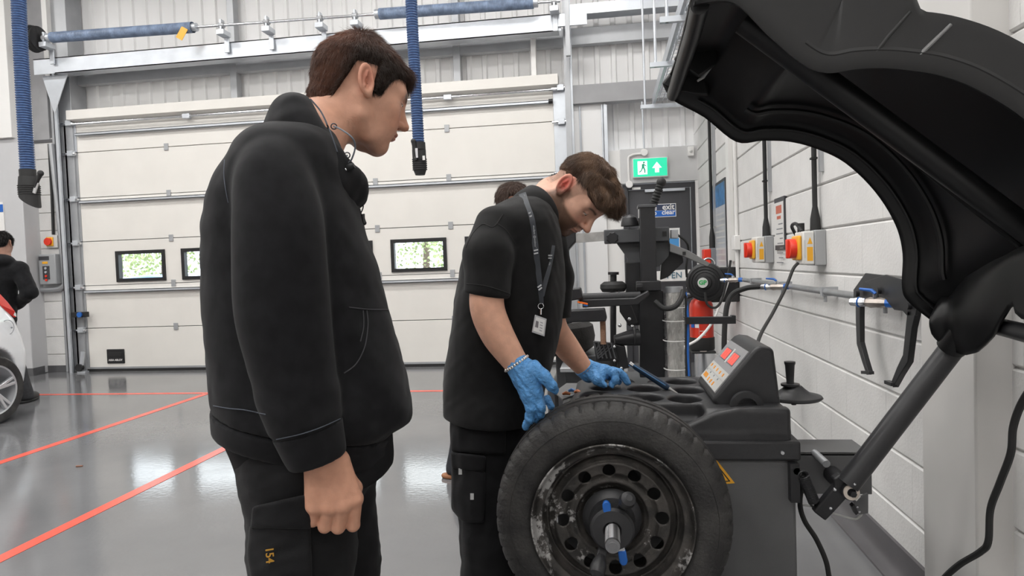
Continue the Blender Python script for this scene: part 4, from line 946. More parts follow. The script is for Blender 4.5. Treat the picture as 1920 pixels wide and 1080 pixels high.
rows = [sety(row(0, 0, 0), YF), sety(row(0, .014, 0), YF-.006), sety(row(0, .03, 0), YF-.01), sety(row(.02, .05, 0), YF-.035), sety(row(.12, .075, 0), YF-.09), sety(row(.3, .10, 0), YF-.2), sety(row(.55, .115, 0), YF-.36),
        sety(row(.85, .115, 0), YF-.52), sety(row(.98, .11, 0), YN+.03), sety(row(1, .105, 0), YN+.004), sety(row(1, .09, 0), YN), sety(row(1, .035, 0), YN-.003), sety(row(1, .012, 0), YN-.012), sety(row(1, 0, 0), YN-.010), sety(row(1, .006, 0), YN+.004)]
m = MB(); m.loft(rows, cap=False, closed=False)
hd = m.build('wheel_hood', M_hood, bal, smooth=60); so = hd.modifiers.new('thick', 'SOLIDIFY'); so.thickness = .005; so.offset = 1
# second moulded step on the near panel (an overlapping flange) and the seams
for pp, m_ in ((((1706, 22), (1665, 68), (1622, 124)), M_rubber), (((1783, 46), (1742, 86), (1700, 127)), mat('seam_edge', (.16, .16, .16), .35))):
    MB().tube([PY(*p, YN-.008) for p in pp], [.003, .004, .0035], 8).build('hood_seam', m_, hd)
MB().loft([[Np[i]+nN[i]*.016+V(0, -.006, 0) for i in range(14, K)], [Np[i]+nN[i]*.03+V(0, -.012, 0) for i in range(14, K)], [Np[i]+nN[i]*.04+V(0, -.006, 0) for i in range(14, K)]], cap=False, closed=False).build('hood_flange', M_hood, hd)
# diagonal stiffening tube inside
MB().tube([PY(1395, 40, 1.50), PY(1545, 150, 1.5), PY(1870, 390, 1.55), PY(2010, 495, 1.58)], .027, 20).build('hood_brace', M_hood, hd)
MB().tube([PY(1440, 80, 1.56), PY(1800, 372, 1.60), PY(2000, 530, 1.62)], .007, 8).build('hood_rib', M_hood, hd)
# far rib lines
MB().tube([Fp[i]+nF[i]*.028+V(0, -.02, 0) for i in range(8, K)], .005, 8).build('hood_rib', M_hood, hd); MB().tube([Fp[i].lerp(Np[i], .1)+nF[i]*.06+V(0, -.03, 0) for i in range(14, K-8)], .008, 8).build('hood_rib', M_hood, hd)
# tip clips
tp = [PY(1246, 158, 1.96), PY(1262, 132, 1.93), PY(1290, 118, 1.9), PY(1315, 135, 1.88)]
MB().tube([PY(1262, 178, 1.97), PY(1300, 60, 1.5), PY(1312, 10, 1.36)], .018, 16).build('hood_tip_roll', M_hood, hd)
MB().loft([[PY(*p, y) for p in ((1240, 158), (1262, 128), (1300, 118), (1325, 150), (1330, 180), (1300, 178), (1268, 172))] for y in (1.90, 1.965)]).build('hood_clip', M_hood, hd, bevel=.006)
MB().loft([[PY(*p, y) for p in ((1262, 112), (1300, 60), (1345, 60), (1345, 120), (1310, 146))] for y in (1.78, 1.86)]).build('hood_clip', M_hood, hd, bevel=.006)
MB().tube([PY(1340, 118, 1.84), PY(1318, 145, 1.86), PY(1308, 152, 1.87)], [.002, .005, .003], 8).build('clip_highlight', mat('highlight_pale', (.45, .45, .45), .3), hd)  # highlight on the clip, put in as a thin pale sliver
# socket where the arm enters the hood, and the cross tube towards the viewer
sc_ = PY(1800, 634, AY)
ou = [(1742, 600, 612), (1746, 588, 626), (1752, 575, 634), (1758, 565, 640), (1766, 556, 646), (1778, 545, 653), (1790, 535, 660), (1802, 525, 665), (1812, 518, 666), (1829, 508, 662), (1845, 498, 648), (1859, 490, 632), (1867, 486, 617), (1876, 482, 600), (1889, 476, 578), (1899, 470, 571), (1903, 468, 587), (1915, 462, 598), (1950, 450, 606), (2000, 430, 616)]
def ysk(x): return min(AY-.02, .985*FPX/(x-1137)*1.0)
def bow(x, k): return -.05*math.sin(math.pi*k)*math.exp(-((x-1800)/50)**2)
m = MB(); m.loft([[PY(x, y0+(y1-y0)*k, ysk(x)+bow(x, k)) for x, y0, y1 in ou] for k in (0, .2, .4, .6, .8, .92, 1)], cap=False, closed=False)
sk_ = m.build('hood_socket', M_hood, hd, smooth=60); so2 = sk_.modifiers.new('thick', 'SOLIDIFY'); so2.thickness = .008; so2.offset = 1
MB().tube([PY(1838, 560, 1.86), PY(1815, 608, 1.88), PY(1783, 652, AY-.02)], [.03, .036, .036], 20).build('arm_sleeve', M_hood, hd)
MB().tube([PY(1845, 606, AY-.06), PY(1872, 612, 1.78), PY(1925, 625, 1.62), PY(2100, 668, 1.35)], .021, 18).build('cross_tube', M_blackmetal, hd)
q = PY(1839, 604, AY-.17); MB().ball(q, (.006, .003, .004)).build('brass_screw', M_brass, hd)

# ================================================================== the wheel on the shaft
WC = V(-.006, 0, .568)
M_tyre = mat('tyre_rubber', (.021, .020, .020), .58, noise=.55, nscale=16, bump=.3, bscale=120, col2=(.042, .040, .038))
wh = empty('mounted_wheel', (WC.x, 1.83, WC.z-.312), 'worn black steel car wheel with tyre mounted on balancing machine', 'wheel')
TY0, TY1 = 1.728, 1.925; R = .312; yc = (TY0+TY1)/2; hw = (TY1-TY0)/2
half_p = [(.200, -hw*.80), (.207, -hw*.86), (.214, -hw*.90), (.225, -hw*.96), (.245, -hw*1.0), (.262, -hw*1.0), (.268, -hw*.99), (.269, -hw*1.004), (.276, -hw*.985), (.288, -hw*.93), (.298, -hw*.86), (.304, -hw*.78), (.3075, -hw*.69), (.309, -hw*.60), (.310, -hw*.50), (.3035, -hw*.48), (.3035, -hw*.40), (.311, -hw*.38), (.3115, -hw*.12), (.304, -hw*.10), (.304, hw*.0)]
prof = half_p+[(r_, -h_) for r_, h_ in reversed(half_p[:-1])]
NA = 288; vs_ = []; m = MB(); nP = len(prof)
for i in range(NA):
    an = 2*math.pi*i/NA
    for j, (r_, h_) in enumerate(prof):
        rr = r_
        if r_ > .284 and abs(h_) > hw*.45:      # shoulder blocks separated by lateral grooves
            ph = (i + (3 if h_ > 0 else 0)) % 6
            if ph == 0: rr -= .006*min(1, (r_-.284)/.012)
        m.v.append((WC.x+rr*math.cos(an), yc+h_, WC.z+rr*math.sin(an)))
for i in range(NA):
    i2 = (i+1) % NA
    for j in range(nP-1): m.f.append((i*nP+j, i2*nP+j, i2*nP+j+1, i*nP+j+1))
m.build('tyre', M_tyre, wh, smooth=50)
# steel rim by implicit surface
RIM = [(.209, 1.722), (.207, 1.730), (.199, 1.738), (.188, 1.742), (.182, 1.760), (.172, 1.772)]
BAR = [(.209, 1.722), (.2, 1.738), (.186, 1.744), (.185, 1.765), (.166, 1.80), (.166, 1.86), (.185, 1.90), (.2, 1.912), (.209, 1.928)]
DISC = [(.172, 1.79), (.163, 1.776), (.148, 1.764), (.125, 1.766), (.112, 1.776), (.098, 1.774), (.088, 1.785), (.076, 1.797), (.035, 1.80)]
def poly2(rr, yy, pts, th):
    d = None
    for (a, b), (c_, e) in zip(pts[:-1], pts[1:]):
        vx, vy = c_-a, e-b; L2 = vx*vx+vy*vy; t_ = np.clip(((rr-a)*vx+(yy-b)*vy)/L2, 0, 1); q = np.hypot(rr-a-t_*vx, yy-b-t_*vy)-th; d = q if d is None else smin(d, q, .004)
    return d
def f_rim(P):
    x = P[:, 0]-WC.x; z = P[:, 2]-WC.z; r_ = np.hypot(x, z); y = P[:, 1]; an = np.arctan2(z, x)
    d = smin(poly2(r_, y, BAR, .0028), poly2(r_, y, DISC, .003), .006)
    NH = 12; aa = (an-math.radians(92)+math.pi/NH) % (2*math.pi/NH)-math.pi/NH
    hx = r_*np.cos(aa)-.130; hz_ = r_*np.sin(aa); h_ = np.hypot(hx, hz_)-.0165
    return smax(d, -smax(h_, np.abs(y-1.765)-.03, .002), .002)
M_rim = mat('rim_steel', (.036, .034, .032), .40, metal=.3, noise=.5, nscale=22, bump=.2, bscale=160, col2=(.075, .068, .062))
# scuffed paint on the rim edge: pale scratches of their own
nt = M_rim.node_tree; N = nt.nodes.new; Lk = nt.links.new; bs = nt.nodes['Principled BSDF']; old = bs.inputs['Base Color'].links[0].from_socket
tc = N('ShaderNodeTexCoord'); sx = N('ShaderNodeSeparateXYZ'); Lk(tc.outputs['Object'], sx.inputs[0])
nn = N('ShaderNodeTexNoise'); nn.inputs['Scale'].default_value = 45; nn.inputs['Detail'].default_value = 8; nn.inputs['Roughness'].default_value = .7; Lk(tc.outputs['Object'], nn.inputs['Vector'])
n5 = N('ShaderNodeTexNoise'); n5.inputs['Scale'].default_value = 9; Lk(tc.outputs['Object'], n5.inputs['Vector'])
mm = N('ShaderNodeMath'); mm.operation = 'MULTIPLY'; Lk(nn.outputs['Fac'], mm.inputs[0]); Lk(n5.outputs['Fac'], mm.inputs[1])
# more wear towards the lip: by distance from the axis
vl = N('ShaderNodeVectorMath'); vl.operation = 'SUBTRACT'; vl.inputs[1].default_value = (0, 0, .312); Lk(tc.outputs['Object'], vl.inputs[0])
vm = N('ShaderNodeVectorMath'); vm.operation = 'MULTIPLY'; vm.inputs[1].default_value = (1, 0, 1); Lk(vl.outputs[0], vm.inputs[0])
ln = N('ShaderNodeVectorMath'); ln.operation = 'LENGTH'; Lk(vm.outputs[0], ln.inputs[0])
mr = N('ShaderNodeMapRange'); mr.inputs['From Min'].default_value = .178; mr.inputs['From Max'].default_value = .20; mr.inputs['To Min'].default_value = .0; mr.inputs['To Max'].default_value = .085; Lk(ln.outputs['Value'], mr.inputs['Value'])
ad = N('ShaderNodeMath'); ad.operation = 'ADD'; Lk(mm.outputs[0], ad.inputs[0]); Lk(mr.outputs[0], ad.inputs[1])
cr = N('ShaderNodeValToRGB'); cr.color_ramp.elements[0].position = .345; cr.color_ramp.elements[1].position = .40; Lk(ad.outputs[0], cr.inputs['Fac'])
mx = N('ShaderNodeMix'); mx.data_type = 'RGBA'; Lk(cr.outputs['Color'], mx.inputs['Factor']); Lk(old, mx.inputs['A']); mx.inputs['B'].default_value = (.42, .41, .40, 1); Lk(mx.outputs['Result'], bs.inputs['Base Color'])
sdf_obj('steel_rim', f_rim, (WC.x-.218, 1.712, WC.z-.218), (WC.x+.218, 1.94, WC.z+.218), .0027, M_rim, wh)
# clamping nut on the threaded shaft
nu = empty('clamping_nut', (WC.x, 1.7, WC.z), 'black quick-release clamping nut with blue levers at wheel centre', 'nut')
ax = (0, 1, 0)
MB().lathe([(.02, 1.785), (.074, 1.785), (.078, 1.775), (.074, 1.765), (.06, 1.755), (.055, 1.73), (.02, 1.73)], V(WC.x, 0, WC.z), ax, 48).build('pressure_cup', M_pl, nu)
MB().lathe([(.021, 1.735), (.056, 1.735), (.058, 1.72), (.056, 1.695), (.05, 1.688), (.024, 1.686), (.021, 1.69)], V(WC.x, 0, WC.z), ax, 48).build('nut_body', M_pl, nu)
def lever(p, dirx, name='blue_lever'):
    p = Vector(p); d_ = Vector(dirx).normalized(); x_ = V(0, 1, 0).cross(d_)
    MB().prism([p+x_*a+d_*b for a, b in ((-.010, 0), (.010, 0), (.0105, .028), (.007, .036), (0, .039), (-.007, .036), (-.0105, .028))], (0, .014, 0)).build(name, M_blue, nu, bevel=.003)
    MB().obox(p+V(0, .007, 0)-d_*.004, x_*.008, V(0, .005, 0), d_*.006).build('lever_root', M_chrome, nu)
lever(V(WC.x-.010, 1.688, WC.z+.036), (-.1, 0, 1)); lever(V(WC.x+.022, 1.688, WC.z-.052), (.12, 0, -1))
for sg in (1, -1):
    b0 = V(WC.x+sg*.022, 1.715, WC.z+sg*.045); b1 = V(WC.x+sg*.038, 1.665, WC.z+sg*.085); 
    MB().bar(b0, b0.lerp(b1, .75), .024, .012, (0, 1, 0)).build('handle_arm', M_pl, nu, bevel=.003)
    MB().tube([b0.lerp(b1, .5), b1.lerp(b0, .25), b1, b1+(b1-b0)*.25, b1+(b1-b0)*.36], [.010, .017, .0205, .018, .008], 18).build('handle_knob', M_pl, nu)
st = empty('threaded_shaft', (WC.x, 1.6, WC.z), 'bright steel threaded shaft end sticking out of wheel centre', 'shaft')
pf = [(0, 1.592), (.0105, 1.592), (.011, 1.594), (.0175, 1.594), (.0185, 1.597)]
y = 1.602
while y < 1.70: pf += [(.0188, y), (.0176, y+.0016)]; y += .0032
pf += [(.0188, 1.735), (.0188, 1.99)]
MB().lathe(pf, V(WC.x, 0, WC.z), ax, 32).build('thread', mat('shaft_steel', (.34, .34, .35), .25, metal=.9), st); MB().lathe([(0, 0), (.004, 0), (.004, .01), (.008, .01), (.008, -.001)], V(WC.x, 1.5925, WC.z), ax, 20).build('centre_bore', M_blackmetal, st)

# ================================================================== small things on the tray
t = empty('weight_pliers', PZ(1250, 728, .80), 'dark blue gripped tool lying slanted across tray pockets', 'tool')
a, b = PY(1186, 685, 2.36), PZ(1254, 728, .806)
MB().tube([a, a.lerp(b, .1), a.lerp(b, .9), b], [.006, .0095, .012, .009], 14).build('grip', mat('grip_navy', (.012, .03, .06), .35), t)
d_ = (b-a).normalized(); MB().tube([b-d_*.005, b+d_*.045], [.006, .0025], 12).build('tip', mat('tool_steel', (.45, .45, .44), .35, metal=.6), t); MB().tube([a+d_*.004, a-d_*.012], [.0075, .0085], 14).build('chrome_cap', M_chrome, t)
MB().tube([a.lerp(b, .02)+V(-.0, -.0105, .004), a.lerp(b, .9)+V(0, -.0125, .004)], .0022, 6).build('blue_stripe', mat('grip_blue', (.05, .16, .32), .4), t)
sd = empty('weight_shelf', (-.22, 2.25, .70), 'small grey metal shelf left of the weight tray', 'shelf')
q = [PZ(*p, .775) for p in ((1040, 738), (1062, 722), (1108, 722), (1075, 745), (1055, 752))]
MB().prism(q, (0, 0, .008)).build('plate', M_hg, sd, bevel=.002); MB().box(q[0]+V(.0, .0, -.10), q[0]+V(.012, .012, 0)).build('bracket', M_hg, sd); MB().bar(q[0]+V(.0, .0, -.1), V(-.16, 2.2, .66), .02, .012).build('bracket_arm', M_hg, sd)
for k, (p, c_, nm) in enumerate((((1061, 739), (.30, .10, .04), 'copper coloured'), ((1072, 733), (.03, .10, .25), 'dark blue'), ((1083, 735), (.35, .12, .05), 'orange brown'))):
    e = PZ(*p, .79); o = MB().tube([e+V(-.012, .0, 0), e+V(0, 0, .004), e+V(.016, -.01*k, 0)], [.004, .007, .004], 8).build('wheel_weight', mat('weight_%d' % k, c_, .4, metal=.4)); tag(o, '%s wheel weight clip on small grey shelf' % nm, 'weight', 'wheel weights on the shelf')
# ================================================================== tyre changer behind the balancing machine
YT = 3.7
M_cg = mat('changer_grey', (.075, .077, .082), .42, noise=.1, nscale=12)
M_cb = mat('changer_black', (.02, .02, .022), .4, noise=.15, nscale=20)
tc_ = empty('tyre_changer', (PY(1215, 700, YT).x, YT, 0), 'black tyre changing machine with tall column and side arms', 'machine')
def tq(x, y, d=0): return PY(x, y, YT+d)
def tbox(x0, y0, x1, y1, d0, d1, name, m_, bev=.004, par=None):
    a, b = tq(x0, y0, d0), tq(x1, y1, d0); return MB().box((a.x, YT+d0, b.z), (b.x, YT+d1, a.z)).build(name, m_, par or tc_, bevel=bev)
def tpoly(pix, d0, th, name, m_, bev=.004): return MB().prism([tq(*p, d0) for p in pix], (0, th, 0)).build(name, m_, tc_, bevel=bev)
# cabinet and base
a = tq(1060, 690); b = tq(1250, 690)
MB().box((a.x-.1, YT-.05, .0), (b.x+.05, YT+.55, .55)).build('cabinet', M_cg, tc_, bevel=.01)
tpoly([(1199, 545), (1243, 545), (1246, 600), (1247, 708), (1200, 708)], 0, .14, 'lower_column', M_cb)
tpoly([(1199, 388), (1228, 386), (1232, 530), (1202, 531)], -.06, .11, 'column', M_cb)
tbox(1193, 528, 1240, 545, -.08, .1, 'collar', M_cb); tbox(1194, 532, 1206, 540, -.12, -.05, 'collar_bolt', M_cb)
MB().box(tq(1196, 384, -.065), tq(1231, 388, -.065)+V(0, .12, 0)).build('column_cap', M_cg, tc_, bevel=.003)
# head arm with slide and star knob
tpoly([(1132, 431), (1255, 425), (1256, 452), (1133, 457)], .03, .12, 'head_arm', M_cg, .006)
tpoly([(1258, 430), (1272, 430), (1272, 447), (1258, 447)], .05, .06, 'head_arm_end', M_galv2)
tbox(1242, 434, 1250, 443, .025, .035, 'socket_hole', M_rubber, 0)
MB().bar(tq(1080, 447, .09), tq(1134, 443, .09), .06, .05).build('slide_bar', mat('slide_steel', (.55, .55, .54), .3, metal=.7, noise=.2, nscale=20), tc_)
tpoly([(1054, 436), (1079, 432), (1080, 452), (1066, 468), (1066, 540), (1052, 540)], .05, .1, 'tool_head', M_cb, .006)
k = tq(1148, 446, .02); pts = [k+V(math.cos(i*math.pi/8)*(.036 if i % 2 else .028), 0, math.sin(i*math.pi/8)*(.036 if i % 2 else .028)) for i in range(16)]
MB().prism(pts, (0, .03, 0)).build('star_knob', M_cb, tc_, bevel=.004)
tpoly([(1156, 456), (1256, 452), (1254, 480), (1236, 500), (1200, 505), (1196, 600), (1178, 600), (1177, 485)], .08, .03, 'side_plate', M_cg)
tpoly([(1172, 492), (1200, 492), (1200, 610), (1176, 610)], .06, .06, 'inner_post', M_cb)
tpoly([(1256, 456), (1292, 470), (1332, 494), (1326, 500), (1285, 482), (1256, 472)], .04, .04, 'help_arm', mat('arm_grey', (.22, .22, .22), .4, metal=.3), .003)
tpoly([(1242, 458), (1280, 475), (1282, 492), (1252, 520), (1238, 525)], .12, .04, 'rear_plate', M_cb)
tbox(1280, 472, 1286, 478, .035, .045, 'pin', M_rubber, 0)
d_ = tq(1181, 417, .06); MB().lathe([(.05, 0), (.048, .02), (.04, .045), (.02, .06), (0, .063)], d_+V(0, 0, -.02), (0, 0, 1), 20).build('dome_cap', M_cb, tc_)
# coiled handle hose at the top
hp = [tq(1226, 382, -.02), tq(1233, 362, -.02), tq(1240, 342, -.02)]; pth = spline(hp, 12); MB().tube(pth, [.022 if i % 3 < 2 else .017 for i in range(len(pth))], 12).ball(pth[-1], .026).build('grip_handle', M_rubber, tc_)
# joystick arms in front
MB().tube([tq(1085, 560, -.25), tq(1200, 556, -.2)], .026, 12).build('swing_arm', M_cb, tc_); tpoly([(1092, 562), (1190, 559), (1216, 545), (1218, 552), (1196, 572), (1092, 577)], -.28, .06, 'swing_arm_lower', M_cb)
tpoly([(1058, 543), (1088, 540), (1093, 560), (1060, 566)], -.3, .12, 'control_box', M_cb, .006)
MB().bar(tq(1083, 566, -.31), tq(1102, 570, -.31), .012, .008).build('orange_tab', mat('tab_orange', (.8, .16, .02), .4), tc_); MB().bar(tq(1094, 572, -.312), tq(1102, 573, -.312), .008, .005).build('blue_tab', M_blue, tc_)
tpoly([(1050, 583), (1134, 579), (1138, 596), (1136, 603), (1050, 605)], -.3, .1, 'press_beam', M_cb, .006)
sc = tq(1130, 597, -.25); pf = []
for i in range(26): pf += [(.016, -i*.0052), (.0135, -i*.0052-.0026)]
MB().lathe(pf, sc, (0, 0, 1), 16).build('threaded_rod', mat('copper_rod', (.42, .27, .19), .4, metal=.6), tc_)
MB().lathe([(0, -.02), (.06, -.02), (.072, 0), (.07, .02), (.05, .035), (0, .035)], tq(1150, 540, -.02), (0, 0, 1), 28).build('seat_pad', M_rubber, tc_)
MB().cyl(tq(1150, 548, -.02), tq(1150, 700, -.02), .016, 10).build('pad_post', M_cb, tc_)
MB().cyl(tq(1150, 515, .02), tq(1150, 535, .02), .018, 10).cyl(tq(1150, 510, .02), tq(1150, 515, .02), .03, 12).build('guide_bolt', M_cb, tc_)
tpoly([(1160, 545), (1185, 575), (1196, 605), (1180, 612), (1162, 585)], -.12, .05, 'roller_arm', M_cb)
MB().tube([tq(1198, 632, -.16), tq(1178, 634, -.17), tq(1152, 638, -.18)], [.045, .04, .026], 20).build('bead_cone', M_cb, tc_); MB().tube(arc(tq(1190, 630, -.2), .045, 0, 2*math.pi, 20, (0, 1, 0), (0, 0, 1)), .006, 8, closed=True).build('cone_ring', M_cb, tc_)
for p in ((1162, 610), (1186, 612), (1180, 598)): MB().ball(tq(*p, -.16), .010).build('bolt_head', M_chrome, tc_)
# wheel table with a tyre on it
tyb = tq(1070, 640, .0)
wt_ = empty('clamped_tyre', (tyb.x, tyb.y+.1, tyb.z-.08), 'black tyre clamped on the tyre changer table', 'tyre')
MB().lathe([(.16, -.075), (.24, -.085), (.275, -.06), (.285, 0), (.275, .06), (.24, .085), (.16, .075)], V(tq(1100, 640).x-.24, YT+.1, tyb.z+.02), (0, 0, 1), 48, closed=True).build('tyre_body', M_tyre, wt_)
MB().lathe([(0, -.03), (.14, -.03), (.16, -.07), (.17, -.075), (.17, .075), (.16, .07), (.14, .0), (0, .0)], V(tq(1100, 640).x-.24, YT+.1, tyb.z+.02), (0, 0, 1), 40).build('rim', M_chrome, wt_)
MB().box((a.x-.05, YT-.02, .55), (a.x+.32, YT+.3, tyb.z-.075)).build('table', M_cg, tc_, bevel=.01)
tpoly([(1112, 640), (1150, 644), (1160, 676), (1118, 678)], -.22, .04, 'lattice_step', M_cb)
for i in range(5): MB().bar(tq(1114+8*i, 643, -.225), tq(1122+8*i, 672, -.225), .008, .006).build('lattice_bar', M_cg, tc_); MB().bar(tq(1150-7*i, 648, -.225), tq(1122-1*i, 672-4*i, -.225), .008, .006).build('lattice_bar', M_cg, tc_)
tpoly([(1150, 645), (1172, 650), (1180, 690), (1160, 694)], -.2, .05, 'side_cover', M_cb)
for p in ((1152, 650), (1152, 676), (1165, 690)): MB().ball(tq(*p, -.24), .008).build('bolt_head', M_chrome, tc_)
tbox(1050, 690, 1100, 698, -.3, -.1, 'pedal_plate', M_galv2); MB().box(tq(1058, 698, -.25), tq(1062, 740, -.25)+V(0, .02, 0)).build('pedal_link', M_cg, tc_)
# air tank wrapped in clear film, with hose and blue line
cx0, cx1 = tq(1249, 560, -.02), tq(1281, 560, -.02); r_ = (cx1.x-cx0.x)/2; cc_ = (cx0+cx1)/2; zt, zb = tq(1265, 548, 0).z, tq(1265, 712, 0).z
tk = empty('air_tank', (cc_.x, YT, zb), 'pale air tank wrapped in clear film beside tyre changer column', 'tank')
MB().lathe([(0, 0), (r_, 0), (r_, zt-zb), (r_*.8, zt-zb+.01), (0, zt-zb+.01)], V(cc_.x, YT, zb), (0, 0, 1), 32).build('cylinder', mat('tank_grey', (.50, .49, .46), .35), tk)
fl = MB(); n = 40
for i in range(26):
    z = zb+(zt-zb)*i/25; fl.v += [(cc_.x+(r_+.012+.008*math.sin(k*2.1+i*.9)+.004*math.sin(k*5+i*2.3))*math.cos(2*math.pi*k/n), YT+(r_+.012+.008*math.sin(k*2.1+i*.9)+.004*math.sin(k*5+i*2.3))*math.sin(2*math.pi*k/n), z) for k in range(n)]
fl.f = [(i*n+k, i*n+(k+1) % n, (i+1)*n+(k+1) % n, (i+1)*n+k) for i in range(25) for k in range(n)]
M_film = bpy.data.materials.new('clear_film'); M_film.use_nodes = True; _n = M_film.node_tree; _n.nodes.remove(_n.nodes['Principled BSDF']); _t = _n.nodes.new('ShaderNodeBsdfTransparent'); _g = _n.nodes.new('ShaderNodeBsdfGlossy'); _g.inputs['Roughness'].default_value = .12; _mx = _n.nodes.new('ShaderNodeMixShader'); _mx.inputs['Fac'].default_value = .22
_n.links.new(_t.outputs[0], _mx.inputs[1]); _n.links.new(_g.outputs[0], _mx.inputs[2]); _n.links.new(_mx.outputs[0], _n.nodes['Material Output'].inputs['Surface'])
fl.build('film_wrap', M_film, tk, smooth=180)
for y in (575, 600, 637, 690): MB().tube(arc(V(cc_.x, YT, tq(1265, y).z), r_+.02, 0, 2*math.pi, 24, (1, 0, 0), (0, 1, .05)), .003, 6, closed=True).build('film_band', M_white, tk)
MB().lathe([(0, 0), (r_*1.05, 0), (r_*1.05, .03), (0, .03)], V(cc_.x, YT, zt), (0, 0, 1), 28).build('tank_lid', M_galv2, tk)
MB().tube(spline([tq(1228, 565, -.12), tq(1245, 578, -.14), tq(1265, 575, -.14), tq(1277, 560, -.12), tq(1281, 545, -.08)], 6), .014, 10).build('thick_hose', M_rubber, tc_)
MB().tube(spline([tq(1284, 545, -.06), tq(1287, 570, -.08), tq(1287, 640, -.08), tq(1288, 705, -.08)], 5), .008, 8).build('air_line', M_rubber, tc_)
MB().tube(spline([tq(1286, 548, -.07), tq(1290, 600, -.09), tq(1290, 660, -.09), tq(1292, 705, -.09)], 5), .006, 8).build('blue_line', M_blue, tc_)
MB().bar(tq(1284, 601, -.1), tq(1374, 600, -.1), .05, .035).build('hose_arm', M_cb, tc_); MB().box(tq(1372, 592, -.12), tq(1380, 607, -.12)+V(0, .05, 0)).build('hose_arm_end', M_cb, tc_)
MB().tube(spline([tq(1288, 520, .2), tq(1287, 500, .2), tq(1290, 460, .18), tq(1270, 440, .1)], 6), .007, 6).build('black_line', M_rubber, tc_)
# ================================================================== people: shared pieces
def hit(f, x, y, w0=.6, w1=3.2, off=.0):
    """point where the sight line through a photo pixel meets an implicit surface"""
    d = A3(ray(x, y)); e = A3(EYE); ws = np.linspace(w0, w1, 700, dtype=np.float32); P = e+ws[:, None]*d
    v = f(P); i = np.argmax(v < 0)
    if not (v < 0).any(): i = int(np.argmin(v))
    w_ = ws[i]
    if i > 0 and v[i] < 0: w_ = ws[i-1]+(ws[i]-ws[i-1])*v[i-1]/(v[i-1]-v[i])
    return EYE+ray(x, y)*float(w_-off)
def grad(f, P, h=.002):
    g = np.stack([f(P+np.eye(3, dtype=np.float32)[k]*h)-f(P-np.eye(3, dtype=np.float32)[k]*h) for k in range(3)], 1); return g/np.maximum(np.linalg.norm(g, axis=1), 1e-9)[:, None]
def head_frame(yaw, pitch, roll=0):
    y, p = math.radians(yaw), math.radians(pitch); fx = V(math.cos(p)*math.cos(y), math.cos(p)*math.sin(y), -math.sin(p)); ly = V(-math.sin(y), math.cos(y), 0); uz = fx.cross(ly)
    q = Matrix.Rotation(math.radians(roll), 3, fx); return rotm(fx, q@ly, q@uz)
def bothy(P): Q = P.copy(); Q[:, 1] = np.abs(Q[:, 1]); return Q
def f_skull(Q):
    q = bothy(Q)
    d = ell(q, (-.012, 0, .035), (.098, .0765, .086))
    d = smin(d, ell(q, (.028, 0, .012), (.068, .066, .075)), .03)
    return d
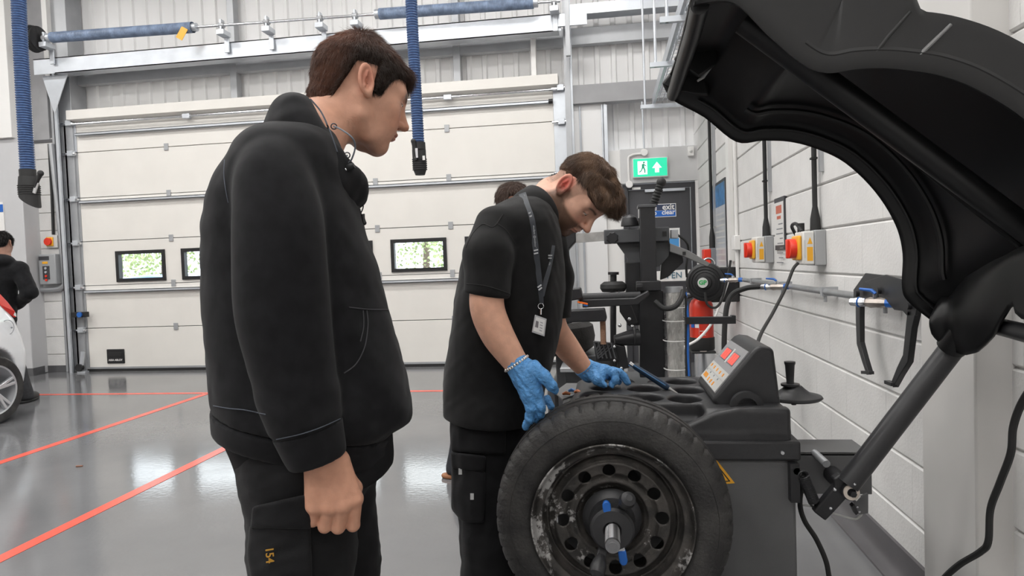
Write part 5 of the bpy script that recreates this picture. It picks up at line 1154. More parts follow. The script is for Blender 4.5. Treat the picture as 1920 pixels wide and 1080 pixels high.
def f_head(Q, jaw=1.0, lids=.35, nose=1.0, lip=1.0):
    Q = Q.copy(); Q[:, 2] = np.where(Q[:, 2] < -.01, -.01+(Q[:, 2]+.01)*1.13, Q[:, 2])
    q = bothy(Q); d = f_skull(Q)
    d = smin(d, ell(q, (.032, 0, -.045), (.060, .054*jaw, .072)), .035)
    d = smin(d, chain(q, [(-.005, .056*jaw, -.035), (.008, .054*jaw, -.072), (.045, .035, -.104), (.073, .010, -.113)], [.018, .019, .018, .017], .01), .03)
    d = smin(d, ell(q, (.077, 0, -.108), (.018, .020, .016)), .02)
    d = smin(d, ell(q, (.060, .040, -.022), (.026, .022, .028)), .03)             # cheek bone
    d = smin(d, ell(q, (.070, .022, -.065), (.024, .026, .030)), .03)             # muzzle
    d = smin(d, cap(q, (.088, .008, .026), (.074, .048, .028), .010, .009), .022) # brow ridge
    d = smax(d, -sph(q, (.103, .033, .004), .0165), .020)                         # eye socket
    d = smin(d, cap(Q, (.093, 0, .014), (.1165*nose, 0, -.0255), .0080, .0105), .012)
    d = smin(d, ell(Q, (.1155*nose, 0, -.0305), (.0125, .0115, .0095)), .008)
    d = smin(d, ell(q, (.1035, .0125, -.0335), (.0105, .0065, .0078)), .007)
    d = smax(d, -cap(q, (.1085, .0065, -.0475), (.1045, .0065, -.0375), .0034, .003), .004)
    ey = sph(q, (.0795, .0325, .003), .0135)
    op = np.abs(q[:, 2]-.0025-(q[:, 0]-.08)*.05)-.0065*lids*np.clip(1-((q[:, 1]-.0325)/.0155)**2, 0, 1)
    d = smin(d, smax(ey, -op, .001), .004)
    d = smin(d, ell(q, (.1000, .0, -.0620), (.0095, .021*lip, .0058)), .006)
    d = smin(d, ell(q, (.0985, .0, -.0742), (.0100, .018*lip, .0072)), .006)
    d = smax(d, -cap(q, (.108, 0, -.0672), (.093, .024, -.0695), .0016, .0012), .003)
    d = smax(d, -ell(q, (.108, 0, -.086), (.014, .022, .007)), .012)
    # ear
    ec = (-.014, .0790, .0)
    c, s = math.cos(.36), math.sin(.36); t3 = rotm((c*.94, -.342, s*.94), (.342*c, .94, .342*s), (-s, 0, c))
    E = (q-A3(ec))@t3  # ear axes
    E = E/1.1; oval = np.hypot(E[:, 0]/.0165, E[:, 2]/.031)
    plate = smax(np.abs(E[:, 1]-.006)-.0028, (oval-1)*.0165, .004)
    rim = np.hypot((oval-.88)*.0175, E[:, 1]-.0095)-.0036
    rim = np.where(E[:, 2] < -.018, rim+.15*np.maximum(-.018-E[:, 2], 0), rim)
    lobe = ell(E, (.004, .006, -.027), (.0085, .0045, .009))
    inner = cap(E, (.002, .0095, .016), (-.004, .0095, -.012), .0028)
    trag = ell(E, (.0125, .006, -.004), (.004, .005, .007))
    ear = smin(smin(smin(plate, rim, .004), lobe, .006), smin(inner, trag, .004), .004)
    ear = smax(ear, -ell(E, (.004, .0115, -.004), (.0075, .006, .011)), .003)
    d = smin(d, ear, .006)
    return d
def hairmask(Q, front=.058, temple=.0, fade=0.0):
    """positive where hair grows (head coordinates, metres)"""
    x = Q[:, 0]; z = Q[:, 2]
    line = np.interp(x, [-.12, -.085, -.060, -.050, -.040, .004, .012, .032, .040, .052, .075, .1], [-.07, -.065, -.052, -.01, .040, .048, -.022+temple, -.018+temple, .022, .042, front, front-.002])
    return z-line
EYEM = None
def eye_part(parent, O, R, side, look=(.0, .0), iris=(.10, .06, .035)):
    c = Vector((A3((.0795, .0325*side, .003))@R.T).tolist())+Vector(O); fx = Vector(R[:, 0].tolist()); ly = Vector(R[:, 1].tolist()); uz = Vector(R[:, 2].tolist())
    g = (fx+ly*look[0]+uz*look[1]).normalized()
    e = MB().ball(c, .0125, 24, 16).build('eye', mat('eye_white', (.62, .58, .55), .15), parent)
    x_, y_, a_ = frame(g)
    m = MB(); m.lathe([(0, .0128), (.0028, .01265)], c, g, 16); m.build('pupil', M_rubber, e)
    m = MB(); m.lathe([(.0026, .0126), (.0056, .01165), (.006, .0113)], c, g, 20); m.build('iris', mat('iris', iris, .15), e)
    return e

def dense(pts, rr, n=4):
    """finer joints along a limb, with the radii eased too"""
    P = spline(pts, n); R_ = [v.x for v in spline([V(r, i, 0) for i, r in enumerate(rr)], n)]; return P, R_
# ================================================================== hooded young man in the foreground
M_skin = mat('skin', (.5, .3, .22), .5, attr='Col', noise=.10, nscale=45, bump=.12, bscale=420, sss=.08, spec=.35)
M_fleece = mat('black_fleece', (.0105, .0105, .012), .85, noise=.35, nscale=35, bump=.07, bscale=900, spec=.2, sheen=.06)
M_stitch = mat('blue_grey_stitch', (.075, .085, .105), .8); M_trou = mat('black_workwear', (.0085, .0085, .0095), .8, noise=.3, nscale=30, bump=.14, bscale=700, spec=.25, sheen=.06)
a20 = math.radians(20); f1 = V(math.cos(a20), math.sin(a20), 0); l1 = V(-math.sin(a20), math.cos(a20), 0)
B1 = PY(580, 600, 1.36); B1.z = 0
def m1(x, y, t=0): return PP(x, y, B1+l1*t, l1)           # photo pixel on his mid plane, shifted t to his left
def rows1(lst, t0=0):
    out = []
    for (y, xl, xr, b) in lst:
        p, q = m1(xl, y, t0), m1(xr, y, t0); s0, s1 = (p-B1).dot(f1), (q-B1).dot(f1); out.append(((p.z+q.z)/2, (s0+s1)/2, t0, (s1-s0)/2, b))
    out.sort(); return resamp(out)
T_tor = rows1([(236, 505, 600, .06), (252, 472, 628, .12), (272, 452, 640, .165), (305, 430, 652, .195), (350, 402, 662, .21), (400, 388, 680, .21), (450, 385, 693, .205), (500, 384, 709, .20), (560, 385, 722, .20), (620, 388, 738, .20), (680, 392, 755, .205), (730, 396, 766, .21), (770, 398, 770, .21), (795, 400, 764, .205), (815, 403, 742, .195), (850, 408, 736, .19), (900, 415, 735, .185)])
ARM1 = [((514, 312), 52), ((512, 345), 64), ((520, 400), 74), ((523, 460), 78), ((527, 533), 82), ((534, 600), 81), ((552, 700), 75), ((571, 783), 68), ((592, 850), 55)]
AT = -.215
arm1 = [m1(*p, AT+.03*(1-min(i/3, 1))) for i, (p, r) in enumerate(ARM1)]; arm1r = [r*.98/1260*1.19 for p, r in ARM1]; arm1, arm1r = dense(arm1, arm1r, 3)
hemP = m1(400, 803); hemQ = m1(735, 858); hemD = (hemQ-hemP).normalized(); hemN = l1.cross(hemD)*-1
if hemN.z > 0: hemN = -hemN                                 # points down
cuffA, cuffB = m1(545, 882, AT), m1(648, 848, AT); cuffN = l1.cross((cuffB-cuffA).normalized()); cuffN = -cuffN if cuffN.z > 0 else cuffN
def folds1(P):
    Q = P-A3(B1); s = Q@A3(f1); z = P[:, 2]; t = Q@A3(l1)
    d = .0028*wav(P*np.array([1, 1, .55], np.float32), 3, 14)+.0016*wav(P, 5, 42)
    # long drape from the shoulder to the front hem
    u = s*.75+z*.55; d = d+.006*np.exp(-((u-.83+.0*t)/.028)**2)*sstep(.95, 1.15, z)
    u2 = s*.9+z*.45; d = d-.006*np.exp(-((u2-.60)/.02)**2)*sstep(1.25, 1.0, z)+.006*np.exp(-((u2-.55)/.022)**2)*sstep(1.25, 1.0, z)
    return d
def sleeve1(P):
    d = chain(P, arm1, arm1r, .02)
    z = P[:, 2]; s = (P-A3(B1))@A3(f1)
    g = sstep(1.12, .98, z)                                  # wrinkles from the elbow down
    d = d+.0016*g*np.sin((z*1.0+s*.35)*95+1.5*np.sin(z*23))*sstep(.80, .86, z)
    return d+.0022*wav(P, 11, 11)
def f_hoodie(P):
    d = vloft(P, B1, f1, l1, T_tor, 2.25)+folds1(P)
    d = smin(d, chain(P, [m1(530, 305, .12), m1(520, 325, .24), m1(560, 560, .27), m1(640, 760, .23)], [.075, .085, .085, .065], .03), .04)
    d = smin(d, cap(P, m1(524, 308, -.13), m1(540, 308, .15), .060, .060), .06)
    d = smin(d, sleeve1(P), .016)
    d = smax(d, half(P, hemP, hemN), .006)
    return d
def f_hoodie_cut(P):                                         # open bottom of sleeve
    d = f_hoodie(P); return d
man1 = empty('person', (B1.x, B1.y, 0), 'young man in black hooded fleece standing with arm hanging, watching', 'person')
# split at hem band: main shell above, ribbed band below (narrower)
def band_plane(P): return half(P, m1(400, 768), hemN)          # positive below the seam
def f_main(P):
    d = f_hoodie(P); cz = half(P, m1(575, 827, AT), cuffN); near = ((P-A3(B1))@A3(l1)) < AT*.62
    bp = half(P, m1(400, 768)+V(0, 0, 0), (m1(400, 768)-m1(745, 822)).cross(l1).normalized()*(1 if (m1(400, 768)-m1(745, 822)).cross(l1).z < 0 else -1))
    puff = .0
    tors = smin(vloft(P, B1, f1, l1, T_tor, 2.25), 9, 0)
    return d
BN = (m1(398, 760)-m1(752, 810)).cross(l1).normalized(); BN = BN if BN.z < 0 else -BN
CP = m1(513, 827, AT); CN = (m1(513, 827, AT)-m1(641, 786, AT)).cross(l1).normalized(); CN = CN if CN.z < 0 else -CN
lo1 = (min(a.x for a in arm1)-.25, B1.y-.45, .75); hi1 = (B1.x+.42, B1.y+.45, 1.72)
def f_body_cloth(P):
    t = (P-A3(B1))@A3(l1); sl = sleeve1(P)
    tor = smin(vloft(P, B1, f1, l1, T_tor, 2.25)+folds1(P), chain(P, [m1(530, 305, .12), m1(520, 325, .24), m1(560, 560, .27), m1(640, 760, .23)], [.075, .085, .085, .065], .03), .04)
    tor = smin(tor, cap(P, m1(524, 308, -.13), m1(540, 308, .15), .060, .060), .06)
    bz = half(P, m1(398, 760), BN)
    tor = tor+.003*np.exp(-(np.minimum(bz, 0)/.012)**2)*(bz < 0)+.0  # tucks in at the seam
    tor = smax(tor, bz, .004)
    sl = sl+.006*np.exp(-(half(P, CP, CN)/.010)**2)
    sl = smax(sl, half(P, CP, CN), .004)
    return smin(tor, sl, .014)
hood_o = sdf_obj('hoodie', f_body_cloth, lo1, hi1, .0052, M_fleece, man1)
def f_band(P):
    d = vloft(P, B1, f1, l1, T_tor, 2.25)+.002
    return smax(smax(d, half(P, hemP, hemN), .008), -half(P, m1(398, 761), BN), .002)
sdf_obj('hem_band', f_band, (lo1[0], lo1[1], .72), (hi1[0], hi1[1], 1.12), .0052, M_fleece, hood_o)
def f_cuff(P):
    d = chain(P, arm1+[m1(600, 885, AT)], arm1r+[.046], .02)+.003
    return smax(smax(d, half(P, cuffA, cuffN), .006), -half(P, CP, CN)-.004, .002)
lcf = m1(590, 850, AT); sdf_obj('cuff', f_cuff, (lcf.x-.14, lcf.y-.12, lcf.z-.1), (lcf.x+.14, lcf.y+.12, lcf.z+.14), .004, M_fleece, hood_o)
# hood and crossover collar
def ringpts(c0, c1, hw, n=20, lift=0):
    a, b = m1(*c0), m1(*c1); c = (a+b)/2; u = (a-b)/2; return [c+u*math.cos(2*math.pi*i/n)+l1*hw*math.sin(2*math.pi*i/n)+V(0, 0, lift*math.cos(2*math.pi*i/n)) for i in range(n+1)]
rg = ringpts((548, 222), (668, 352), .088); rg2 = ringpts((550, 258), (650, 375), .105)
rr1 = [.024+.018*max(0, math.cos(2*math.pi*i/20)) for i in range(21)]; rr2 = [.027+.025*max(0, math.cos(2*math.pi*i/20)) for i in range(21)]
def f_hood(P):
    d = smin(chain(P, rg, rr1, .012), chain(P, rg2, rr2, .015), .02)
    d = smin(d, ell(P, m1(552, 248), (.056, .112, .042), rotm((f1*.85+V(0, 0, .5)).normalized(), l1, (f1*-.5+V(0, 0, .85)).normalized())), .03)
    d = smin(d, ell(P, m1(556, 212), (.034, .080, .026), rotm((f1*.85+V(0, 0, .5)).normalized(), l1, (f1*-.5+V(0, 0, .85)).normalized())), .03)
    # standing front collar flap
    d = smin(d, chain(P, [m1(650, 325, -.03), m1(668, 358, -.02), m1(674, 372, 0)], [.024, .018, .014], .01), .02)
    d = smax(d, -chain(P, [m1(600, 230), m1(640, 300)], [.052, .056]), .012)
    return d+.002*wav(P, 8, 40)
c_ = m1(600, 280); sdf_obj('hood', f_hood, (c_.x-.24, c_.y-.24, c_.z-.24), (c_.x+.22, c_.y+.24, c_.z+.2), .0042, M_fleece, hood_o)
def f_all1(P): return np.minimum(np.minimum(f_body_cloth(P), f_hood(P)), np.minimum(f_band(P), f_cuff(P)))
def seam(pix, r, m_, par, f=f_all1, name='stitch_line', lift=.0005): return MB().tube([hit(f, *p, off=lift) for p in spl2(pix)], r, 5).build(name, m_, par)
def spl2(p, n=6): return [(q.x, q.y) for q in spline([V(a, b, 0) for a, b in p], n)]
seam([(582, 186), (602, 210), (618, 245), (632, 285)], .0018, M_stitch, hood_o)
seam([(421, 300), (420, 330), (424, 360), (428, 380)], .0012, M_stitch, hood_o)
seam([(400, 761), (430, 766), (460, 769), (498, 777)], .0011, M_stitch, hood_o); seam([(518, 824), (560, 815), (600, 802), (638, 785)], .0011, M_stitch, hood_o)
M_st2 = mat('dark_stitch', (.045, .045, .05), .8)
seam([(654, 576), (690, 580), (728, 581)], .0013, M_st2, hood_o); seam([(688, 582), (690, 610), (684, 650), (668, 682), (645, 700)], .0013, M_st2, hood_o); seam([(681, 582), (682, 612), (676, 640)], .0012, M_st2, hood_o)
# collar toggles, eyelets and elastic cords
def ring_at(p, n, r, rt, name, m_, par): x_, y_, a_ = frame(n); MB().tube(arc(p, r, 0, 2*math.pi, 16, x_, y_), rt, 6, closed=True).build(name, m_, par)
nview = -ray(640, 260).normalized(); M_ey = mat('eyelet', (.10, .10, .11), .3, metal=.7); M_cord = mat('cord_grey', (.16, .18, .21), .6)
e1 = hit(f_all1, 626, 237, off=.002); e2 = hit(f_all1, 651, 291, off=.002); ring_at(e1, nview, .0055, .0014, 'eyelet', M_ey, hood_o); ring_at(e2, nview, .0055, .0014, 'eyelet', M_ey, hood_o)
wd = (e1-EYE).dot(_fw); wd2 = (e2-EYE).dot(_fw)
MB().tube(spline([e1, PW(640, 243, wd-.025), PW(660, 258, wd-.03), PW(666, 275, wd2-.03), PW(660, 297, wd2-.02), PW(654, 305, wd2-.008)], 6), .0017, 8).build('cord', M_cord, hood_o)
MB().tube(spline([e2, PW(646, 302, wd2-.008), PW(647, 312, wd2-.008)], 4), .0017, 8).build('cord', M_cord, hood_o)
tg_ = PW(655, 314, wd2-.012); MB().tube([tg_+V(-.008, 0, -.006), tg_, tg_+V(.010, 0, .004)], [.005, .008, .006], 12).build('toggle', M_black, hood_o); MB().ball(PW(648, 318, wd2-.015), .0035).build('toggle_button', M_chrome, hood_o)
wd3 = (m1(676, 372)-EYE).dot(_fw)
MB().tube(spline([PW(667, 355, wd3-.01), PW(669, 385, wd3-.01), PW(675, 400, wd3-.01), PW(681, 388, wd3-.01), PW(679, 373, wd3-.005)], 6), .0013, 6).build('cord', M_rubber, hood_o)
MB().tube([PW(679, 402, wd3-.01), PW(681, 410, wd3-.01), PW(682, 418, wd3-.01)], [.006, .004, .006], 10).ball(PW(683, 418, wd3-.01), .005).build('toggle', M_black, hood_o)

# under layer showing below the hoodie, trousers
T_tail = rows1([(800, 418, 736, .165), (840, 436, 737, .17), (870, 447, 737, .17), (900, 456, 730, .17), (950, 470, 725, .165), (990, 480, 720, .16)])
tlP, tlQ = m1(470, 944), m1(737, 863); tlN = (tlP-tlQ).cross(l1).normalized(); tlN = tlN if tlN.z < 0 else -tlN
f_tail = lambda P: smax(vloft(P, B1, f1, l1, T_tail, 2.3)+.0025*wav(P, 21, 30), half(P, tlP, tlN), .004)
sdf_obj('shirt_tail', f_tail, (lo1[0], lo1[1], .6), (hi1[0], hi1[1], 1.0), .0056, mat('under_layer', (.010, .010, .011), .8, noise=.3, nscale=30, bump=.14, bscale=700, spec=.25), man1)
def f_trou1(P):
    hipN, hipF = m1(563, 890, -.085), m1(618, 890, .085)
    kn, kf = m1(572, 1170, -.10), m1(640, 1160, .10); an_, af = m1(560, 1560, -.10), m1(640, 1540, .11)
    an_.z = .06; af.z = .06
    d = smin(chain(P, [hipN, hipN.lerp(kn, .5), kn, kn.lerp(an_, .5), an_], [.108, .105, .092, .085, .085], .02), chain(P, [hipF, hipF.lerp(kf, .5), kf, kf.lerp(af, .5), af], [.105, .10, .09, .085, .085], .02), .015)
    d = smin(d, ell(P, m1(585, 850, 0), (.15, .175, .12), rotm(f1, l1, (0, 0, 1))), .05)
    d = smax(d, .035-P[:, 2], .004); d = smax(d, P[:, 2]-.93, .01)
    return d+.003*wav(P, 31, 28)+.002*wav(P, 32, 60)
tr1 = sdf_obj('trousers', f_trou1, (B1.x-.35, B1.y-.35, .02), (B1.x+.35, B1.y+.38, .96), .0068, M_trou, man1)
def pocket_fn(f, pix, off, t, band=.09):                     # patch of cloth standing proud of the trouser surface inside an outline seen in the photo
    pts = [hit(f, *p) for p in pix]; c_ = sum(pts, V(0, 0, 0))/len(pts); vd = (c_-EYE).normalized(); x_ = vd.cross(V(0, 0, 1)).normalized(); y_ = x_.cross(vd)
    pl = np.array([[(p-c_).dot(x_), (p-c_).dot(y_)] for p in pts])
    def g(P):
        q = P-A3(c_); u = q@A3(x_); v = q@A3(y_); d = np.full(len(P), -1e3, np.float32); n = len(pl); ar = 0
        for i in range(n): ar += pl[i][0]*pl[(i+1) % n][1]-pl[(i+1) % n][0]*pl[i][1]
        sg = 1 if ar > 0 else -1
        for i in range(n):
            e = pl[(i+1) % n]-pl[i]; L_ = math.hypot(*e); d = smax(d, sg*((u-pl[i][0])*e[1]-(v-pl[i][1])*e[0])/L_, .006)
        k = f(P)-off; return smax(smax(smax(k, d, .006), -f(P)-.01, .002), np.abs(q@A3(vd))-band, .004)
    lo = [min(p[i] for p in pts)-.06 for i in range(3)]; hi = [max(p[i] for p in pts)+.06 for i in range(3)]
    return g, lo, hi
def pocket(name, f, pix, off, m_, par, h=.0045):
    g, lo, hi = pocket_fn(f, pix, off, 0); return sdf_obj(name, g, lo, hi, h, m_, par)
pocket('thigh_pocket', f_trou1, [(468, 985), (582, 985), (586, 1110), (476, 1110), (463, 1040)], .014, M_trou, tr1)
pocket('pocket_flap', f_trou1, [(474, 950), (584, 925), (584, 992), (470, 990)], .020, M_trou, tr1)
gp, _, _ = pocket_fn(f_trou1, [(468, 985), (582, 985), (586, 1110), (476, 1110), (463, 1040)], .014, 0)
tp_ = hit(gp, 505, 1041, off=.010); vd = (tp_-EYE).normalized()
text_mesh('pocket_number', '154', tp_, V(0, 0, -1), vd.cross(V(0, 0, 1)).normalized()*1, .020, mat('orange_thread', (.5, .26, .03), .6), tr1, depth=.0006, bold=.0002)
for sx, tt in ((0, -.10), (1, .11)):
    e = m1(560 if not sx else 640, 1550, tt); c0 = V(e.x, e.y, 0)
    sdf_obj('shoe', (lambda P, c0=c0: smax(smin(smin(ell(P, c0+f1*.10+V(0, 0, .03), (.15, .05, .05), rotm(f1, l1, (0, 0, 1))), ell(P, c0-f1*.0+V(0, 0, .06), (.075, .05, .075), rotm(f1, l1, (0, 0, 1))), .03), sbox(P, c0+f1*.07+V(0, 0, .012), (.155, .052, .012), rotm(f1, l1, (0, 0, 1)), .01), .008), .001-P[:, 2], .002)), tuple(c0+V(-.2, -.2, -.01)), tuple(c0+V(.34, .28, .16)), .007, M_black, man1)
# ---- body: head, neck, hand as one skin
R1 = head_frame(34, 22, -3); W1 = 1.45
earL = A3((-.012, -.078, -.004)); O1 = PW(682, 156, W1)-Vector((earL@R1.T).tolist())
def loc1(P): return (P-A3(O1))@R1
NKR = [.058, .058, .062, .075]
nk = [O1+Vector((A3(q)@R1.T).tolist()) for q in ((-.035, 0, -.02), (-.040, 0, -.075))]+[m1(585, 262, .0), m1(560, 330, 0)]
def f_neckhead1(P):
    d = f_head(loc1(P), 1.02, .22, 1.0)
    n = chain(P, nk, NKR, .02)
    return smin(d, n, .03)
def handpt(x, y, t=0): return m1(x, y, AT+t)
HK = [((666, 935), .0), ((643, 947), -.006), ((618, 950), -.005), ((593, 950), .002)]   # knuckles: index, middle, ring, little
HE = [((662, 984), .012), ((634, 988), .008), ((609, 987), .008), ((587, 977), .014)]
wr0 = handpt(612, 862, .004); wr1 = handpt(585, 800, .004)
def f_hand1(P):
    d = chain(P, [wr1, wr0], [.034, .031])
    R_h = [.0135, .0138, .0130, .0115]
    pal = None
    for (k, t), r in zip(HK, (.015, .0155, .0150, .014)):
        e = cap(P, handpt(612+(k[0]-612)*.45, 868, .004), handpt(*k, t), .020, r); pal = e if pal is None else smin(pal, e, .012)
    d = smin(d, pal, .02)
    d = smin(d, cap(P, handpt(585, 880, .006), handpt(587, 945, .010), .014, .015), .015)
    fing = None
    for (k, t), (e, t2), r in zip(HK, HE, R_h):
        a = handpt(*k, t); b = handpt(*e, t2); c = b+l1*.028+V(0, 0, .010); g = c+l1*.002+V(0, 0, .024)+f1*-.004
        q = chain(P, [a, b, c, g], [r*1.0, r*.93, r*.85, r*.75], .004); fing = q if fing is None else smin(fing, q, .0025)
        d = smin(d, sph(P, a-l1*.003, r*.9), .008)           # knuckle
    d = smin(d, fing, .004)
    d = smin(d, chain(P, [handpt(640, 880, .02), handpt(664, 915, .034), handpt(660, 950, .044), handpt(648, 972, .046)], [.018, .0145, .0125, .010], .008), .012)
    for i in range(3):                                       # tendons
        d = smin(d, cap(P, handpt(622, 880, -.010), handpt(HK[i][0][0]-2, HK[i][0][1]-12, -.009), .0045), .006)
    return d
SK1 = np.array((.60, .325, .225))
def col_head(Q, base, hair, lipc, brow=(.035, .022, .016), stub=None, earc=None, front=.058, temple=0., hmix=.9):
    Q = Q.copy(); Q[:, 2] = np.where(Q[:, 2] < -.01, -.01+(Q[:, 2]+.01)*1.13, Q[:, 2]); q = bothy(Q); c = np.tile(base, (len(Q), 1)).astype(np.float32)
    c = mixc(c, np.array(base)*np.array((1.12, .86, .80)), .6*np.exp(-(((q-A3((.085, .035, -.04)))/.03)**2).sum(1)))
    c = mixc(c, np.array(base)*np.array((1.08, .78, .70)), .7*np.exp(-(((Q-A3((.122, 0, -.033)))/.014)**2).sum(1)))
    lm = np.exp(-((np.hypot((q[:, 1])/.019, (q[:, 2]+.0685)/.0095))**4))*sstep(.088, .094, q[:, 0]); c = mixc(c, lipc, .85*lm)
    if stub is not None:
        col_, fn = stub; c = mixc(c, col_, fn(Q))
    # eyebrow
    xb = q[:, 1]; zb = .0235+.006*np.sin(np.clip((xb-.012)/.042, 0, 1)*2.6); bm_ = np.exp(-((q[:, 2]-zb)/.0046)**2)*sstep(.009, .016, xb)*sstep(.056, .046, xb)*sstep(.06, .07, q[:, 0]); c = mixc(c, brow, .92*bm_)
    # lash line
    ev = np.abs(np.sqrt(((q-A3((.0795, .0325, .003)))**2).sum(1))-.0138) < .0022; lz = np.exp(-((q[:, 2]-.0050)/.0022)**2)*ev*sstep(.08, .086, q[:, 0]); c = mixc(c, (.03, .02, .018), .8*lz)
    if earc is not None: c = mixc(c, earc, np.clip(sstep(.070, .078, q[:, 1])*np.exp(-(((q[:, 0]+.012)/.02)**2+((q[:, 2]-.008)/.028)**2)), 0, 1))
    hm = sstep(-.006, .012, hairmask(q, front, temple)); c = mixc(c, hair, hmix*hm*(q[:, 0] < .099))
    return c
hc1 = np.array((.028, .0165, .012))
v1, q1 = nets(f_neckhead1, tuple(O1-V(.16, .16, .2)), tuple(O1+V(.17, .17, .16)), .00225)
v2, q2 = nets(f_hand1, tuple(wr0-V(.1, .12, .16)), tuple(wr0+V(.12, .14, .10)), .0024)
def tot_body1(P): return smin(ell(P, B1+V(-.02, 0, 1.25), (.12, .15, .27)), cap(P, B1+V(0, 0, 1.0), B1+V(0, 0, .88), .10, .08), .05)
v3, q3 = nets(tot_body1, tuple(B1+V(-.2, -.2, .75)), tuple(B1+V(.2, .2, 1.56)), .02)
vv = np.concatenate([v1, v2, v3]); qq = np.concatenate([q1, q2+len(v1), q3+len(v1)+len(v2)])
cc = np.concatenate([col_head(loc1(v1.astype(np.float32)), SK1, hc1, (.40, .15, .115), earc=(.55, .22, .15)), np.tile(SK1*np.array((1.02, .98, .95)), (len(v2)+len(v3), 1))])
body1 = link_mesh('body', np_mesh('body', vv, qq, cc), M_skin, man1, smooth=180)
eye_part(man1, O1, R1, -1, (-.22, -.18)); eye_part(man1, O1, R1, 1, (-.05, -.12))
# hair: dark cap and thousands of short hairs radiating from the crown
def f_haircap1(P):
    Q = loc1(P); m_ = hairmask(bothy(Q)); th = .010*sstep(-.004, .03, m_)-.006*sstep(.004, -.012, m_)
    th = th+.011*np.exp(-(((Q-A3((-.035, 0, .12)))/.035)**2).sum(1))+.006*sstep(.05, .085, Q[:, 0])*sstep(.0, .02, m_)
    return smin(f_skull(Q), chain(P, nk[:3], NKR[:3], .02), .03)-th+.0012*wav(Q, 4, 150)
M_cap = mat('scalp_hair', (.03, .02, .015), .85, attr='Col', spec=.1)
M_hair = mat('hair', (.03, .02, .015), .42, attr='Col', spec=.4)
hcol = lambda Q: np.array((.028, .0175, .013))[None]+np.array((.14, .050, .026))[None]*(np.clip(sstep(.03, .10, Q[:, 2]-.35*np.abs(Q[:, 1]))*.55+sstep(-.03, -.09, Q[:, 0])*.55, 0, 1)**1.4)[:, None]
hv, hq = nets(f_haircap1, tuple(O1-V(.16, .16, .17)), tuple(O1+V(.16, .16, .17)), .003)
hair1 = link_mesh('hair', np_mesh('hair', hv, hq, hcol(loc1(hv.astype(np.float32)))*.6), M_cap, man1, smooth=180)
def grow(f, hv, loc, R, crown, N, lenfn, liftfn, mfn, rad, seed, colfn, parent, curlfn=None, name='hair_strands', comb=None):
    rs = np.random.RandomState(seed); Q = loc(hv.astype(np.float32)); ok = np.where(mfn(Q) > .002)[0]; ii = rs.choice(ok, N); P = (hv[ii]+rs.normal(size=(N, 3))*.0008).astype(np.float32); Q = loc(P)
    n_ = grad(lambda p: f(p), P); nl_ = n_@R
    rdir = Q-A3(crown); rdir = rdir/np.linalg.norm(rdir, axis=1)[:, None]
    if comb is not None: rdir = rdir+comb(Q)
    t = rdir-(rdir*nl_).sum(1)[:, None]*nl_; t /= np.maximum(np.linalg.norm(t, axis=1), 1e-5)[:, None]
    dl = t+nl_*liftfn(Q)[:, None]+rs.normal(size=(N, 3))*.16; dl /= np.linalg.norm(dl, axis=1)[:, None]
    L_ = lenfn(Q)*rs.uniform(.7, 1.15, N); cu = -nl_*(L_*.28)[:, None]
    if curlfn is not None: cu = cu+curlfn(Q, L_, rs)
    return strands(name, (P-n_*.002).astype(float), dl@R.T, L_, rad, M_hair, parent, cu@R.T, 4, seed, colfn(Q)*rs.uniform(.6, 1.5, N)[:, None])
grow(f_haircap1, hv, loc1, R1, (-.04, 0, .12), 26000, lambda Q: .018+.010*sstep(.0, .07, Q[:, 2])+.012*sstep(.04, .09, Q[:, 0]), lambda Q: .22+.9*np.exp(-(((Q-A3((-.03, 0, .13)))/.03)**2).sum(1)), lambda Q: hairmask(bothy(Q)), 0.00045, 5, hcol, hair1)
# ================================================================== bearded young man in polo shirt and blue gloves
M_polo = mat('black_polo', (.009, .0088, .009), .85, noise=.3, nscale=30, bump=.12, bscale=800, spec=.25, sheen=.08)
B2 = PY(945, 600, 2.06); B2.z = 0; f2 = V(1, 0, 0); l2 = V(0, 1, 0)
def m2(x, y, t=0): return PY(x, y, B2.y+t)
def rows2(lst):
    out = []
    for (y, xl, xr, b, t) in lst:
        p, q = m2(xl, y, t), m2(xr, y, t); out.append(((p.z+q.z)/2, (p.x+q.x)/2-B2.x, t, (q.x-p.x)/2, b))
    out.sort(); return resamp(out)
T2 = rows2([(368, 962, 1022, .06, .04), (388, 925, 1036, .13, .03), (412, 900, 1046, .165, .02), (440, 885, 1053, .18, .02), (480, 872, 1057, .185, .01), (520, 864, 1060, .185, .01), (560, 857, 1058, .18, 0), (600, 851, 1054, .175, 0), (640, 845, 1046, .17, 0), (680, 838, 1036, .165, 0), (720, 834, 1026, .165, 0), (750, 836, 1018, .180, 0), (775, 840, 1008, .187, 0), (800, 846, 1000, .187, 0)])
R_ARM = [m2(928, 425, -.13), m2(915, 480, -.19), m2(914, 545, -.215)]
L_ARM = [m2(1032, 455, .16), m2(1040, 520, .20), m2(1036, 596, .215)]
def folds2(P):
    s = P[:, 0]-B2.x; z = P[:, 2]
    return .003*wav(P*np.array([1, 1, .6], np.float32), 13, 22)+.0014*wav(P, 15, 55)+.0015*np.sin(38*(z-.35*s)+2*np.sin(9*s))*sstep(1.05, .85, z)
slP, slQ = m2(872, 547, -.215), m2(957, 561, -.215); slN = (slQ-slP).cross(l2).normalized(); slN = slN if slN.z < 0 else -slN
